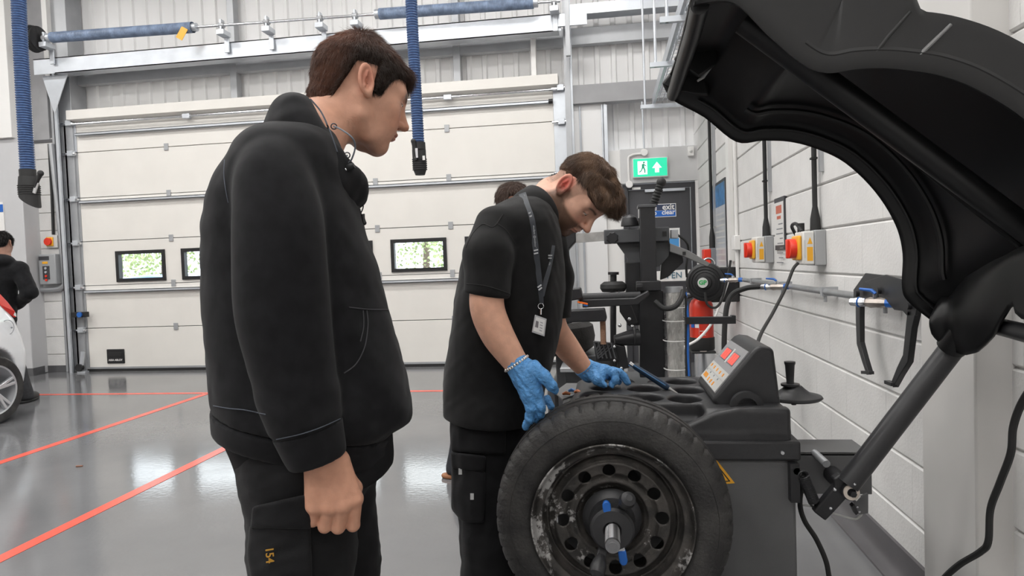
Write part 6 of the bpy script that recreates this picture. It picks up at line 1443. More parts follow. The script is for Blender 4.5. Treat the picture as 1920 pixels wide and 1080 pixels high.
def f_polo(P):
    d = vloft(P, B2, f2, l2, T2, 2.2)+folds2(P)
    d = smin(d, cap(P, m2(950, 428, -.12), m2(1020, 440, .14), .055, .05), .05)
    ra = smax(chain(P, R_ARM, [.060, .068, .064], .02)+.002*wav(P, 17, 45), half(P, slP, slN), .005)
    la = smax(chain(P, L_ARM, [.055, .062, .062], .02), half(P, L_ARM[2], (0, 0, -1)), .005)
    d = smin(d, ra, .018); d = smin(d, la, .018)
    d = smax(d, half(P, m2(840, 772), (-.10, 0, -1)), .005)
    return d
man2 = empty('person', (B2.x, B2.y, 0), 'bearded young man in black polo shirt and blue gloves leaning over the machine', 'person')
lo2 = (B2.x-.32, B2.y-.36, .68); hi2 = (B2.x+.3, B2.y+.38, 1.62)
polo = sdf_obj('polo_shirt', f_polo, lo2, hi2, .0055, M_polo, man2)
# head
R2 = head_frame(-42, 60, -18); W2 = 2.08
O2 = PW(1058, 348, W2)-Vector((A3((-.012, -.078, -.004))@R2.T).tolist())
def loc2(P): return (P-A3(O2))@R2
def l2w(q): return O2+Vector((A3(q)@R2.T).tolist())
nk2 = [l2w((-.035, 0, -.02)), l2w((-.050, 0, -.085)), m2(1000, 400, .03), m2(965, 450, .03)]
NKR2 = [.057, .056, .06, .075]
def f_nh2(P): return smin(f_head(loc2(P), 1.06, .25, 1.02), chain(P, nk2, NKR2, .02), .03)
# polo collar: a folded band round the neck
axn = (nk2[1]-nk2[2]).normalized()
def f_collar(P):
    n_ = chain(P, nk2[1:], [.066, .072, .086], .01); q = P-A3(nk2[2]); h_ = q@A3(axn)
    s = (P-A3(nk2[2]))@A3((.8, -.6, 0))
    top = .046-.40*np.maximum(s, -.2)
    d = smax(smax(n_-.007, -(n_+.001), .002), h_-top, .004); return smax(d, -.05-h_, .006)
sdf_obj('collar', f_collar, tuple(nk2[2]-V(.16, .16, .16)), tuple(nk2[2]+V(.16, .16, .14)), .0036, M_polo, polo)
# arms (skin)
RE = [m2(915, 520, -.215), m2(913, 575, -.225), m2(930, 622, -.225), m2(952, 658, -.225), m2(974, 690, -.225)]
LE = [m2(1036, 570, .215), m2(1037, 610, .225), m2(1062, 650, .25), m2(1082, 675, .265), m2(1097, 693, .275)]
RED = dense(RE, [.045, .045, .043, .036, .0285], 4); LED = dense(LE, [.044, .043, .041, .033, .027], 4)
def f_arms(P):
    d = np.minimum(chain(P, *RED, .01), chain(P, *LED, .01)); return d
SK2 = np.array((.64, .37, .27))
beardm = lambda Q: np.clip(sstep(.0, .02, -.026-Q[:, 2]+.35*np.minimum(.02-Q[:, 0], .02)*0+.0)*sstep(-.032, -.012, Q[:, 0])*sstep(-.0, .012, np.maximum(np.abs(Q[:, 1])-.024, -.082-Q[:, 2])+.006)+.75*np.exp(-((Q[:, 2]+.051)/.0065)**2)*sstep(.07, .085, Q[:, 0])*sstep(.034, .028, np.abs(Q[:, 1]))+.9*sstep(.03, .0, np.abs(Q[:, 0]-.006)-.008)*sstep(.03, .015, np.abs(Q[:, 2]+.016))*sstep(.05, .056, np.abs(Q[:, 1])), 0, 1)*.9
hc2 = np.array((.16, .095, .065))
v1, q1 = nets(f_nh2, tuple(O2-V(.24, .18, .24)), tuple(O2+V(.18, .18, .18)), .0026)
v2, q2 = nets(f_arms, (B2.x-.2, B2.y-.32, .85), (B2.x+.32, B2.y+.34, 1.18), .0042)
def tb2(P): return ell(P, B2+V(-.0, 0, 1.12), (.11, .12, .26))
v3, q3 = nets(tb2, tuple(B2+V(-.2, -.2, .8)), tuple(B2+V(.2, .2, 1.45)), .02)
def col2f(v):
    Q = loc2(v); return col_head(Q, SK2, hc2, (.46, .19, .15), hmix=.5, brow=(.05, .03, .02), stub=((.115, .07, .048), beardm), earc=(.66, .13, .10), front=.075)
cc = np.concatenate([col2f(v1.astype(np.float32)), np.tile(SK2*np.array((1.14, 1.10, 1.06)), (len(v2)+len(v3), 1))])
# the side fade is cropped hair: only a tint of the scalp
link_mesh('body', np_mesh('body', np.concatenate([v1, v2, v3]), np.concatenate([q1, q2+len(v1), q3+len(v1)+len(v2)]), cc), M_skin, man2, smooth=180)
eye_part(man2, O2, R2, -1, (.0, -.35), (.09, .11, .10)); eye_part(man2, O2, R2, 1, (0, -.35), (.09, .11, .10))
# hair: long on top, combed forward in waves, cropped sides
def topmask(Q):
    q = bothy(Q); x = q[:, 0]; line = np.interp(x, [-.12, -.09, -.05, 0, .04, .062, .09], [-.035, -.028, .012, .046, .052, .048, .044]); return q[:, 2]-line
def f_haircap2(P):
    Q = loc2(P); m_ = topmask(Q); th = (.007+.007*sstep(-.04, .05, Q[:, 0]))*sstep(-.006, .04, m_)-.007*sstep(.003, -.012, m_)+.006*sstep(.03, .08, Q[:, 0])*sstep(-.004, .02, m_)
    th = th+.0032*sstep(0, .02, m_)*sstep(-.05, .0, Q[:, 0])*np.sin(Q[:, 0]*95+3*np.sin(Q[:, 1]*60)+Q[:, 1]*40)
    d = smin(f_skull(Q), ell(Q, (.060, 0, .066), (.044, .060, .034)), .02)
    return d-th+.0015*wav(Q, 6, 130)
hcol2 = lambda Q: np.array((.050, .029, .019))[None]+np.array((.17, .105, .066))[None]*(np.clip(.35+.5*wav(Q, 9, 70)*.6+.3*sstep(.04, .12, Q[:, 2]), 0, 1)**1.5)[:, None]
hv, hq = nets(f_haircap2, tuple(O2-V(.18, .18, .18)), tuple(O2+V(.20, .18, .19)), .0034)
hair2 = link_mesh('hair', np_mesh('hair', hv, hq, hcol2(loc2(hv.astype(np.float32)))*.6), M_cap, man2, smooth=180)
def curl2(Q, L_, rs):
    ph = Q[:, 0]*60+Q[:, 1]*35+rs.uniform(-.5, .5, len(Q)); return np.stack([0*ph, np.sin(ph)*L_*.35, np.cos(ph*1.3)*L_*.10], 1)
grow(f_haircap2, hv, loc2, R2, (-.065, 0, .115), 28000, lambda Q: .014+.014*sstep(-.06, .03, Q[:, 0])+.010*sstep(.05, .10, Q[:, 0]), lambda Q: .26-.08*sstep(-.03, .05, Q[:, 0]), topmask, .0006, 15, hcol2, hair2, curl2)
# cropped sides and beard
sel = lambda Q: np.where(topmask(Q) < .004, hairmask(bothy(Q), .05, .0), -1)
skv = v1[(hairmask(bothy(loc2(v1.astype(np.float32))), .05) > .004)]
if len(skv): grow(f_nh2, skv, loc2, R2, (-.065, 0, .115), 11000, lambda Q: np.where(Q[:, 0] < -.02, .006, .0035), lambda Q: .22+0*Q[:, 0], sel, .0003, 16, lambda Q: np.tile(np.array((.12, .075, .052)), (len(Q), 1)), hair2, name='cropped_hair')
bm_v = v1[(beardm((lambda q: np.column_stack([q[:, 0], q[:, 1], np.where(q[:, 2] < -.01, -.01+(q[:, 2]+.01)*1.13, q[:, 2])]))(loc2(v1.astype(np.float32)))) > .35)]
rsb = np.random.RandomState(3)
grow(f_nh2, bm_v, loc2, R2, (-.02, 0, .08), 15000, lambda Q: .0075+0*Q[:, 0], lambda Q: .45+0*Q[:, 0], lambda Q: 1+0*Q[:, 0], .0004, 17, lambda Q: np.tile(np.array((.10, .06, .04)), (len(Q), 1)), man2, name='beard')
# gloves
M_glove = mat('nitrile_blue', (.12, .36, .74), .42, noise=.25, nscale=60, bump=.55, bscale=130, spec=.45)
def chainf(*cs):
    def f(P):
        d = None
        for pts, rr, k in cs: e = chain(P, pts, rr, .005); d = e if d is None else smin(d, e, k)
        return d
    return f
g = lambda x, y, t: m2(x, y, t)
tR = -.23
GR = chainf(([g(970, 683, tR), g(985, 705, tR)], [.033, .034], 0),
            ([g(978, 700, tR), g(992, 738, tR-.01)], [.028, .026], .02), ([g(992, 698, tR), g(1003, 738, tR-.0)], [.028, .022], .016),
            ([g(1000, 690, tR-.01), g(1022, 708, tR-.02), g(1034, 722, tR-.015), g(1041, 731, tR-.0)], [.022, .0175, .0155, .0120], .010),        # thumb
            ([g(990, 738, tR-.012), g(995, 765, tR-.018), g(993, 785, tR-.012), g(986, 800, tR)], [.0185, .0145, .0135, .0105], .008),              # little / ring
            ([g(1004, 738, tR-.006), g(1013, 762, tR-.01), g(1012, 776, tR), g(1004, 786, tR+.01)], [.0185, .0155, .0135, .011], .008),
            ([g(1004, 736, tR+.025), g(1016, 752, tR+.045), g(1026, 748, tR+.055), g(1033, 762, tR+.05)], [.015, .0125, .0115, .0095], .006))
crk = lambda P: .0013*np.sin((P@np.array((60, 25, 105), np.float32))+2.2*np.sin(P@np.array((130, -70, 60), np.float32)))+.0007*wav(P, 41, 260)
glr = sdf_obj('glove', lambda P: GR(P)+crk(P), tuple(g(965, 700, tR)-V(.07, .09, .22)), tuple(g(1040, 700, tR)+V(.06, .13, .09)), .0026, M_glove, man2)
tL = .29
GL = chainf(([g(1093, 690, tL-.01), g(1106, 697, tL)], [.0335, .033], 0), ([g(1106, 693, tL), g(1135, 698, tL+.01)], [.031, .024], .02), ([g(1104, 702, tL-.02), g(1126, 705, tL-.02)], [.024, .02], .018),
            ([g(1112, 703, tL-.03), g(1120, 713, tL-.05), g(1132, 722, tL-.05)], [.019, .0165, .012], .012),                                        # thumb
            ([g(1134, 694, tL), g(1151, 699, tL), g(1154, 712, tL-.01), g(1147, 722, tL-.015)], [.0185, .0155, .0145, .011], .008),
            ([g(1138, 694, tL+.02), g(1160, 698, tL+.02), g(1170, 706, tL+.02), g(1177, 718, tL+.015)], [.0175, .0145, .0135, .011], .008),
            ([g(1134, 697, tL+.04), g(1152, 702, tL+.05), g(1160, 716, tL+.05)], [.017, .014, .012], .008), ([g(1130, 699, tL+.055), g(1144, 706, tL+.07), g(1150, 718, tL+.07)], [.015, .013, .011], .008))
gll = sdf_obj('glove', lambda P: GL(P)+crk(P), tuple(g(1080, 700, tL)-V(.05, .12, .09)), tuple(g(1185, 700, tL)+V(.05, .13, .09)), .0028, M_glove, man2)
# rolled glove cuffs
for pts, r_ in ((RE, .034), (LE, .033)):
    c_ = pts[-1]; d_ = (pts[-1]-pts[-2]).normalized(); x_, y_, a_ = frame(d_); MB().tube(arc(c_-d_*.006, r_-.002, 0, 2*math.pi, 24, x_, y_), .0035, 8, closed=True).build('glove_cuff', M_glove, glr if pts is RE else gll)
# bracelet of chunky silver links
M_silver = mat('silver', (.66, .63, .60), .25, metal=.9); c_ = RE[-1]; d_ = (RE[-1]-RE[-2]).normalized(); x_, y_, a_ = frame(d_); br = empty('bracelet', c_, 'chunky silver chain bracelet on the gloved man\'s wrist', 'bracelet')
for i in range(26):
    an = 2*math.pi*i/26; p = c_-d_*.015+(x_*math.cos(an)+y_*math.sin(an))*.0355; MB().ball(p, (.0052, .0052, .0052), 8, 6).build('link', M_silver, br)
# lanyard and badge
f_pc = lambda P: np.minimum(np.minimum(f_polo(P), f_collar(P)), f_arms(P))
ln_ = empty('lanyard', hit(f_pc, 1012, 570), 'dark lanyard with grey print and photo badge round the gloved man\'s neck', 'lanyard')
M_lan = mat('lanyard_slate', (.026, .030, .037), .6); M_lp = mat('lanyard_print', (.42, .43, .44), .6)
def ribbon(pix, wpx, name, m_, par, lift):
    pts = spl2(pix, 5); L_ = []; R_ = []
    for i, p in enumerate(pts):
        a, b = pts[max(i-1, 0)], pts[min(i+1, len(pts)-1)]; tx, ty = b[0]-a[0], b[1]-a[1]; n_ = math.hypot(tx, ty); nx, ny = -ty/n_, tx/n_
        w_ = wpx if not isinstance(wpx, tuple) else wpx[0]+(wpx[1]-wpx[0])*i/(len(pts)-1)
        c0 = hit(f_pc, *p, w0=1.4, off=lift); wd_ = (c0-EYE).dot(_fw); L_.append(PW(p[0]+nx*w_/2, p[1]+ny*w_/2, wd_)); R_.append(PW(p[0]-nx*w_/2, p[1]-ny*w_/2, wd_))
    m = MB(); n = len(L_); bk = [v+ray(1000, 500)*.0012 for v in L_+R_]
    m.add(L_+R_+bk, [(i, i+1, n+i+1, n+i) for i in range(n-1)]+[(2*n+i, 3*n+i, 3*n+i+1, 2*n+i+1) for i in range(n-1)]+[(i, 2*n+i, 2*n+i+1, i+1) for i in range(n-1)]+[(n+i, n+i+1, 3*n+i+1, 3*n+i) for i in range(n-1)])
    return m.build(name, m_, par), pts
s1, pts1 = ribbon([(979, 362), (987, 385), (996, 410), (1001, 440), (1005, 470), (1009, 505), (1013, 540), (1015, 570)], (14, 9), 'strap', M_lan, ln_, .004)
s2, pts2 = ribbon([(1037, 460), (1034, 480), (1029, 505), (1021, 535), (1016, 555)], (8, 9), 'strap', M_lan, ln_, .005)
for (pa, pb) in (((991, 400), (997, 398)), ((993, 406), (999, 404)), ((1001, 470), (1009, 468)), ((1001, 476), (1009, 474)), ((1028, 479), (1036, 479)), ((1028, 484), (1036, 484)), ((1008, 539), (1015, 534)), ((1010, 544), (1016, 539))):
    a, b = hit(f_pc, *pa, w0=1.4, off=.0075), hit(f_pc, *pb, w0=1.4, off=.0075); MB().bar(a, b, .0042, .0006, ray(1000, 500)).build('stripe', M_lp, ln_)
def strap_text(s, px0, px1, size):
    a = hit(f_pc, *px0, w0=1.4, off=.008); b = hit(f_pc, *px1, w0=1.4, off=.008); b = PW(*px1, (a-EYE).dot(_fw)); xd = (b-a).normalized(); vd = ray(*px0).normalized(); yd = vd.cross(xd); yd = -yd if xd.cross(yd).dot(vd) > 0 else yd
    text_mesh('print', s, (a+b)/2, xd, yd, size, M_lp, ln_, depth=.0003)
strap_text('student @wolvcoll', (984, 368), (992, 394), .0075); strap_text('student @wolvcoll', (1001, 425), (1004, 463), .0085); strap_text('student @wolvcoll', (1032, 490), (1024, 528), .007)
wb_ = (hit(f_pc, 1012, 600, w0=1.4)-EYE).dot(_fw)-.014
MB().tube(arc(PW(1014, 574, wb_), .008, 0, 2*math.pi, 16, _r, _u), .0012, 6, closed=True).build('ring', M_chrome, ln_)
MB().tube([PW(1014, 578, wb_), PW(1014, 590, wb_)], .0028, 8).build('clip', M_chrome, ln_)
bd = MB().prism([PW(*p, wb_) for p in ((1003, 590), (1025, 598), (1021, 631), (997, 623))], ray(1012, 605)*.002).build('badge_holder', mat('badge_grey', (.42, .42, .43), .35), ln_, bevel=.001)
MB().prism([PW(*p, wb_-.0008) for p in ((1005, 594), (1022, 600), (1019, 627), (1000, 620))], ray(1012, 605)*.0006).build('card', mat('card_white', (.68, .68, .67), .4), bd)
MB().prism([PW(*p, wb_-.0014) for p in ((1005, 601), (1010, 603), (1009, 615), (1003, 613))], ray(1012, 605)*.0006).build('photo', mat('photo_dark', (.16, .15, .16), .4), bd)
for k in range(4): MB().bar(PW(1013-.6*k, 604+5*k, wb_-.0014), PW(1018-.6*k, 606+5*k, wb_-.0014), .002, .0004, ray(1012, 605)).build('text_line', M_greypl if 'M_greypl' in globals() else M_rubber, bd)
# polo seams
seam([(943, 402), (925, 425), (905, 420), (885, 440), (873, 465)], .0014, mat('black_seam', (.02, .02, .02), .8), polo, f_pc)
seam([(932, 419), (950, 432), (967, 458)], .0013, MATS['black_seam'], polo, f_pc); seam([(874, 532), (905, 535), (935, 543), (957, 552)], .0012, MATS['black_seam'], polo, f_pc)
# trousers and pockets
def f_trou2(P):
    hN, hF = m2(914, 820, -.045), m2(975, 830, .10); kN, kF = m2(918, 1010, -.07), m2(985, 1010, .13); aN, aF = m2(915, 1200, -.04), m2(985, 1190, .16); aN.z = .05; aF.z = .05
    d = smin(chain(P, [hN, hN.lerp(kN, .5), kN, kN.lerp(aN, .5), aN], [.108, .102, .088, .085, .085], .02), chain(P, [hF, hF.lerp(kF, .5), kF, kF.lerp(aF, .5), aF], [.10, .098, .088, .085, .085], .02), .015)
    d = smin(d, ell(P, m2(930, 780, .02), (.12, .145, .10)), .05); d = smax(d, .03-P[:, 2], .004); d = smax(d, P[:, 2]-.90, .01)
    return d+.003*wav(P, 51, 30)+.0025*wav(P, 52, 65)
tr2 = sdf_obj('trousers', f_trou2, (B2.x-.3, B2.y-.3, .015), (B2.x+.32, B2.y+.34, .93), .0075, M_trou, man2)
pocket('holster_pocket', f_trou2, [(843, 778), (948, 790), (948, 852), (846, 845)], .016, M_trou, tr2, .005)
pocket('pocket_flap', f_trou2, [(845, 848), (911, 855), (909, 884), (848, 878)], .022, M_trou, tr2, .005); pocket('thigh_pocket', f_trou2, [(847, 876), (910, 884), (908, 980), (866, 978), (846, 955)], .016, M_trou, tr2, .005)
M_tab = mat('reflective_tab', (.55, .55, .55), .4)
for x, y in ((863, 884), (885, 931)): q = hit(f_trou2, x, y, w0=1.4, off=.028); MB().obox(q, _r*.005, _u*.009, _fw*.0008).build('reflective_tab', M_tab, tr2)
for tt, x in ((-.04, 915), (.16, 985)):
    c0 = m2(x, 1180, tt); c0.z = 0; fx_ = V(.95, -.3, 0).normalized(); lx_ = V(.3, .95, 0).normalized()
    sdf_obj('shoe', (lambda P, c0=c0: smax(smin(smin(ell(P, c0+fx_*.10+V(0, 0, .03), (.15, .05, .05), rotm(fx_, lx_, (0, 0, 1))), ell(P, c0+V(0, 0, .06), (.075, .05, .075), rotm(fx_, lx_, (0, 0, 1))), .03), sbox(P, c0+fx_*.07+V(0, 0, .012), (.155, .052, .012), rotm(fx_, lx_, (0, 0, 1)), .01), .008), .001-P[:, 2], .002)), tuple(c0+V(-.2, -.24, -.01)), tuple(c0+V(.34, .24, .16)), .008, M_black, man2)
# ================================================================== two people farther back
def simple_person(base, fdir, H, label, joints, rad, cloth_h, hairc, shoe_m, top_m, leg_m, skin, headpitch=0, hood=True):
    """joints: dict of world points"""
    t = empty('person', (base.x, base.y, 0), label, 'person'); J = joints; f_ = Vector(fdir).normalized(); l_ = V(-f_.y, f_.x, 0)
    Rh = head_frame(math.degrees(math.atan2(f_.y, f_.x)), headpitch); O = J['head']
    loc = lambda P: (P-A3(O))@Rh
    def top(P):
        d = smin(chain(P, [J['pelvis']+V(0, 0, .02), J['waist'], J['chest'], J['neck']-V(0, 0, .04)], [.165*rad, .165*rad, .175*rad, .09], .04), cap(P, J['shR'], J['shL'], .085, .085), .06)
        for s in 'RL': d = smin(d, chain(P, [J['sh'+s], J['el'+s], J['wr'+s]], [.085, .072, .055], .02), .02)
        if hood: d = smin(d, ell(P, J['neck']-f_*.06-V(0, 0, .02), (.10, .13, .07), rotm(f_, l_, (0, 0, 1))), .03)
        return smax(d+.004*wav(P, 61, 25), J['pelvis'].z-.08-P[:, 2], .006)
    def legs(P):
        d = ell(P, J['pelvis']-V(0, 0, .04), (.14*rad, .165*rad, .13))
        for s in 'RL': d = smin(d, chain(P, [J['pelvis']+(J['kn'+s]-J['pelvis'])*.25, J['kn'+s], J['an'+s]], [.105, .082, .075], .02), .03)
        return smax(d+.003*wav(P, 62, 35), .03-P[:, 2], .004)
    def bod(P):
        d = smin(f_head(loc(P)), cap(P, O+Vector((A3((-.035, 0, -.03))@Rh.T).tolist()), J['neck'], .055, .065), .02)
        for s in 'RL':
            d = np.minimum(d, smin(cap(P, J['wr'+s], J['ha'+s], .028, .034), chain(P, [J['ha'+s], J['fi'+s]], [.026, .014]), .02))
        return smin(d, chain(P, [J['neck'], J['chest'], J['waist']], [.07, .10, .10], .05), .03)
    pts = list(J.values()); lo = V(min(p.x for p in pts), min(p.y for p in pts), min(p.z for p in pts)); hi = V(max(p.x for p in pts), max(p.y for p in pts), max(p.z for p in pts)); m_ = V(.24, .24, .24)
    zl = V(lo.x, lo.y, 0)
    sdf_obj('sweatshirt', top, tuple(V(lo.x, lo.y, J['pelvis'].z-.1)-m_*.9), tuple(hi+m_), .012, top_m, t); sdf_obj('trousers', legs, tuple(zl-V(.24, .24, .0)), tuple(V(hi.x+.24, hi.y+.24, J['waist'].z+.1)), .012, leg_m, t)
    cf = lambda v: col_head(loc(v), np.array(skin), np.array(hairc), (.4, .17, .13))
    v, q = nets(bod, tuple(lo-m_*.8), tuple(hi+m_*.8), .008); link_mesh('body', np_mesh('body', v, q, cf(v.astype(np.float32))), M_skin, t, smooth=180)
    fh = lambda P: f_skull(loc(P))-(.014*sstep(-.004, .02, hairmask(bothy(loc(P))))-.006*sstep(.004, -.01, hairmask(bothy(loc(P)))))+.003*wav(loc(P), 6, 120)
    hv, hq = nets(fh, tuple(O-V(.17, .17, .17)), tuple(O+V(.17, .17, .17)), .006); hr = link_mesh('hair', np_mesh('hair', hv, hq, np.tile(np.array(hairc)*.6, (len(hv), 1))), M_cap, t, smooth=180)
    grow(fh, hv, loc, Rh, (-.03, 0, .12), 2500, lambda Q: .03+0*Q[:, 0], lambda Q: .35+0*Q[:, 0], lambda Q: hairmask(bothy(Q)), .0012, 21, lambda Q: np.tile(np.array(hairc), (len(Q), 1)), hr)
    for s in 'RL':
        c0 = V(J['an'+s].x, J['an'+s].y, 0); Rm = rotm(f_, l_, (0, 0, 1))
        sh_ = sdf_obj('shoe', (lambda P, c0=c0: smax(smin(ell(P, c0+f_*.08+V(0, 0, .04), (.15, .052, .055), Rm), ell(P, c0+V(0, 0, .07), (.07, .05, .075), Rm), .03), .022-P[:, 2], .003)), tuple(c0-V(.24, .24, .01)), tuple(c0+V(.24, .24, .17)), .009, M_black, t)
        sdf_obj('sole', (lambda P, c0=c0: smax(ell(P, c0+f_*.06+V(0, 0, .014), (.165, .058, .05), Rm), np.abs(P[:, 2]-.013)-.0125, .002)), tuple(c0-V(.24, .24, .01)), tuple(c0+V(.24, .24, .05)), .008, shoe_m, sh_)
    return t
# man hidden behind the gloved man, working at the tyre changer
Y3 = 3.95
def q3(x, y, t=0): return PY(x, y, Y3+t)
b3 = PZ(862, 893, 0)
J3 = dict(head=q3(965, 385), neck=q3(948, 445), chest=q3(935, 520), waist=q3(920, 610), pelvis=q3(905, 690), shR=q3(930, 480, -.17), shL=q3(955, 480, .17), elR=q3(960, 580, -.2), elL=q3(985, 580, .2), wrR=q3(1052, 612, -.12), wrL=q3(1050, 610, .12), haR=q3(1068, 618, -.12), haL=q3(1066, 615, .12), fiR=q3(1086, 634, -.12), fiL=q3(1084, 630, .12), knR=q3(880, 790, -.1), knL=q3(920, 790, .12), anR=V(b3.x, b3.y-.02, .06), anL=V(b3.x+.2, b3.y+.32, .06))
simple_person(b3, (1, .1, 0), 1.75, 'person in black mostly hidden behind the gloved man, hand on a tyre', J3, .85, 0, (.075, .05, .04), mat('tan_sole', (.30, .13, .06), .6), M_fleece, mat('dark_denim', (.022, .024, .03), .8, noise=.3, nscale=30), (.50, .27, .19), 15, hood=False)
# person at the left edge behind the white car
b4 = PZ(52, 754, 0); Y4 = b4.y
def q4(x, y, t=0): return PY(x, y, Y4+t)
J4 = dict(head=q4(4, 458), neck=q4(6, 486), chest=q4(5, 520), waist=q4(0, 560), pelvis=q4(2, 600), shL=q4(35, 505, .02), shR=q4(-28, 505, .05), elL=q4(56, 548, .02), elR=q4(-52, 548, .08), wrL=q4(32, 572, .16), wrR=q4(-25, 572, .18), haL=q4(22, 572, .2), haR=q4(-15, 572, .22), fiL=q4(14, 572, .22), fiR=q4(-8, 572, .24), knL=q4(26, 670), knR=q4(-12, 670, .05), anL=V(b4.x-.02, b4.y, .06), anR=V(b4.x-.28, b4.y+.1, .06))
simple_person(b4, (-.3, 1, 0), 1.75, 'person in black hooded top seen from behind beside white car', J4, .85, 0, (.012, .010, .010), M_rubber, M_fleece, mat('grey_jeans', (.035, .036, .04), .8, noise=.3, nscale=30), (.42, .24, .18), 10)

# ================================================================== white hatchback at the left edge
cw = PZ(-2, 797, 0); XS = cw.x-.01; WHY = cw.y                          # the car stands along the bay: side towards +X, tail away from the viewer
car = empty('car', (XS-.85, WHY-1.2, 0), 'white hatchback car, rear quarter showing at left edge', 'car')
RW = .305; ye = WHY+.60
M_car = mat('car_white', (.78, .80, .83), .22, coat=.6)
def f_car(P):
    x = P[:, 1]-ye; y = XS-P[:, 0]; z = P[:, 2]
    ym = np.abs(y-.84)                                                  # distance from the centre line
    tab_z = [.18, .30, .45, .60, .75, .90, 1.05, 1.20, 1.35, 1.46]
    rear = np.interp(z, tab_z, [-.06, -.02, .0, .0, -.04, -.10, -.20, -.32, -.46, -.75])
    front = np.interp(z, tab_z, [-3.85, -3.9, -3.92, -3.85, -3.6, -2.9, -2.55, -2.25, -1.95, -1.6])
    hw_ = np.interp(z, tab_z, [.79, .83, .85, .855, .845, .82, .76, .69, .61, .50])
    rc = sstep(-.70, .05, x)*.20; fc = sstep(-3.2, -3.9, x)*.2
    d = smax(smax(x-rear, front-x, .25), ym-(hw_-rc-fc), .18)
    d = smax(smax(d, z-1.46, .12), .18-z, .06)
    for cx_ in (-.60, -3.09): d = smax(d, -smax(np.hypot(x-cx_, z-RW)-.365, .55-ym, .01), .015)
    return d
cb_ = sdf_obj('body_shell', f_car, (XS-1.85, ye-4.1, .1), (XS+.1, ye+.1, 1.55), .015, M_car, car)
# glass, lamp, fuel flap
hp_ = lambda x, y, off=0: hit(f_car, x, y, w0=3, w1=8, off=off)
def patch_car(pix, off, name, m_, par):
    pts = [hp_(*p, off) for p in pix]; MB().prism(pts, ray(30, 620)*.004).build(name, m_, par, smooth=0)
M_tail = mat('tail_light', (.65, .03, .02), .12, coat=.6)
tl = [(-14, 540), (0, 551), (14, 566), (28, 584), (31, 594), (26, 595), (12, 584), (-2, 570), (-16, 562)]
c3 = [hp_(*p, .012) for p in tl]; MB().prism(c3, ray(10, 575)*.008).build('tail_light', M_tail, cb_, smooth=0)
MB().prism([hp_(*p, .016) for p in ((22, 578), (30, 588), (31, 594), (25, 591))], ray(10, 575)*.004).build('reverse_lamp', M_white, cb_, smooth=0)
fc_ = hp_(14, 614, .004); MB().tube(arc(fc_, .068, 0, 2*math.pi, 28, (0, 1, 0), (0, 0, 1)), .0025, 6, closed=True).build('fuel_flap_gap', M_greypl, cb_); MB().ball(fc_+V(.004, .04, -.005), .008).build('fuel_flap_latch', M_greypl, cb_)
MB().prism([(XS-.12, ye-2.6, 1.0), (XS-.09, ye-.55, 1.0), (XS-.22, ye-.75, 1.34), (XS-.22, ye-2.1, 1.36)], (-.02, 0, 0)).build('side_glass', mat('car_glass', (.02, .025, .03), .05), car)
def car_wheel(wy, xo, sg):
    C = V(xo-sg*.1, wy, RW); ax_ = V(-sg, 0, 0)
    MB().lathe([(.215, -.09), (.235, -.10), (.285, -.10), (.302, -.08), (.305, 0), (.302, .08), (.285, .10), (.215, .09)], C, ax_, 48).build('tyre', M_tyre, car)
    r = MB().lathe([(.225, -.085), (.218, -.10), (.205, -.095), (.195, -.04), (.19, .06), (0, .06)], C, ax_, 48).build('alloy_rim', mat('alloy', (.62, .63, .65), .28, metal=.6), car)
    for i in range(5):
        for s_ in (-1, 1):
            an = 2*math.pi*i/5+.3+s_*.13; an2 = 2*math.pi*i/5+.3+s_*.05
            p0 = C+V(sg*.08, math.cos(an2)*.04, math.sin(an2)*.04); p1 = C+V(sg*.09, math.cos(an)*.2, math.sin(an)*.2); MB().bar(p0, p1, .026, .03, (1, 0, 0)).build('spoke', MATS['alloy'], r, bevel=.004)
    MB().lathe([(0, -.105), (.03, -.105), (.045, -.095), (.05, -.06)], C, ax_, 20).build('hub_cap', MATS['alloy'], r)
    MB().lathe([(0, 0), (.13, 0), (.13, .015), (0, .015)], C, ax_, 24).build('brake_disc', M_galv2, r)
for wy in (WHY, WHY-2.49): car_wheel(wy, XS, 1); car_wheel(wy, XS-1.68, -1)

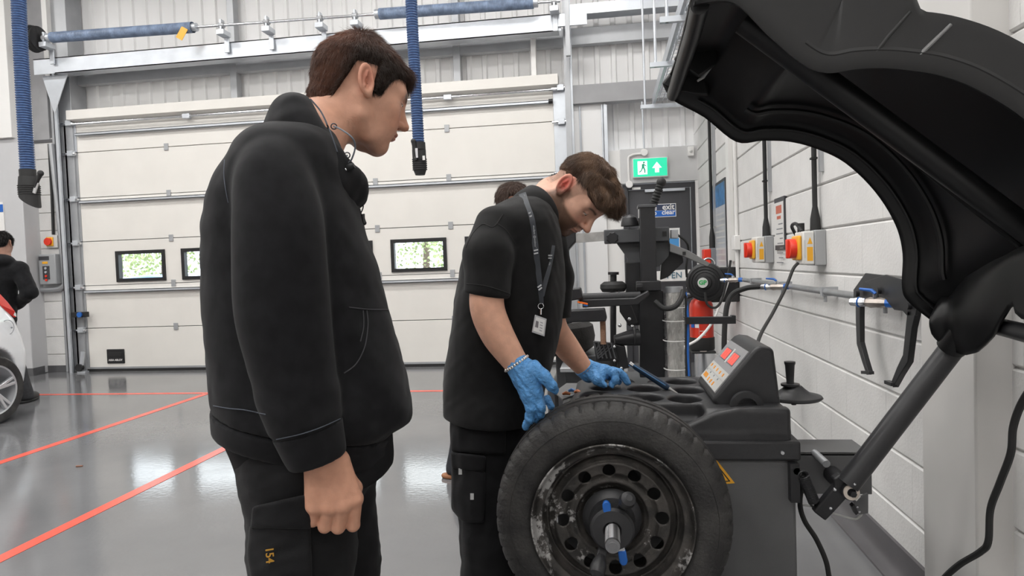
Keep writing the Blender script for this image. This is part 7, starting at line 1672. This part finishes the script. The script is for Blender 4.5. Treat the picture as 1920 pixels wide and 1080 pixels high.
# ================================================================== outside the door: trees and parked cars
M_leaf = mat('leaves', (.30, .42, .16), .7, noise=.5, nscale=3, col2=(.48, .52, .26)); M_bark = mat('bark', (.16, .12, .09), .9)
rt = random.Random(11)
def tree(x, y, h, label):
    t = empty('tree', (x, y, -.15), label, 'tree', 'trees beyond the yard')
    MB().tube([(x, y, -.15), (x+.1, y, h*.5), (x-.05, y, h*.8)], [.16, .11, .05], 8).build('trunk', M_bark, t)
    m = MB()
    for i in range(2000):
        a = rt.uniform(0, 6.28); el = rt.uniform(-1, 1); rr_ = h*.32*(rt.random()**.4); c = V(x+math.cos(a)*rr_*math.sqrt(1-el*el), y+math.sin(a)*rr_*math.sqrt(1-el*el), h*.62+el*rr_*1.5)
        u = V(rt.gauss(0, 1), rt.gauss(0, 1), rt.gauss(0, 1)).normalized()*.08; v = V(rt.gauss(0, 1), rt.gauss(0, 1), rt.gauss(0, 1)); v = (v-u*(v.dot(u)/u.length_squared)).normalized()*.055
        m.add([c-u, c+v, c+u, c-v], [(0, 1, 2, 3)])
    o = m.build('foliage', M_leaf, t, smooth=0); o['kind'] = 'stuff'
for i, (x, y, h) in enumerate(((-19, 24, 5.2), (-16, 22.5, 4.6), (-12.5, 24, 5.4), (-9.6, 22, 4.8), (-7.0, 25.5, 5.4), (-4.6, 22, 5.0), (-2.2, 24.5, 5.4), (2.2, 23, 5))):
    tree(x, y, h, 'leafy green tree outside the overhead door, %s from the left' % ('first', 'second', 'third', 'fourth', 'fifth', 'sixth', 'seventh', 'eighth')[i])
def parked(x, y, m_, label, lights=None):
    t = empty('parked_car', (x, y, -.15), label, 'car')
    pf = [(-2.0, .25), (-2.05, .7), (-1.75, .95), (-1.2, 1.38), (-.2, 1.45), (.7, 1.3), (1.2, .95), (1.95, .8), (2.05, .3)]
    MB().prism([V(x+a, y, b-.15) for a, b in pf], (0, 1.7, 0)).build('body', m_, t, bevel=.12, seg=3)
    MB().prism([V(x+a, y-.01, b-.15) for a, b in ((-1.55, .95), (-1.1, 1.3), (-.2, 1.36), (.55, 1.24), (.95, .95))], (0, .02, 0)).build('glass', mat('car_glass', (.02, .025, .03), .05), t)
    for dx in (-1.25, 1.3): MB().cyl((x+dx, y-.02, .16), (x+dx, y+.2, .16), .31, 24).build('tyre', M_rubber, t)
parked(-9.8, 13.5, mat('car_blue', (.10, .20, .45), .2, coat=.5), 'blue car parked outside behind leftmost door window'); parked(-5.6, 14.5, M_car, 'white car parked outside behind the overhead door'); parked(-14.6, 14.5, mat('car_silver', (.45, .46, .48), .25, metal=.5), 'silver car parked outside at far left')
bpy.context.view_layer.update()
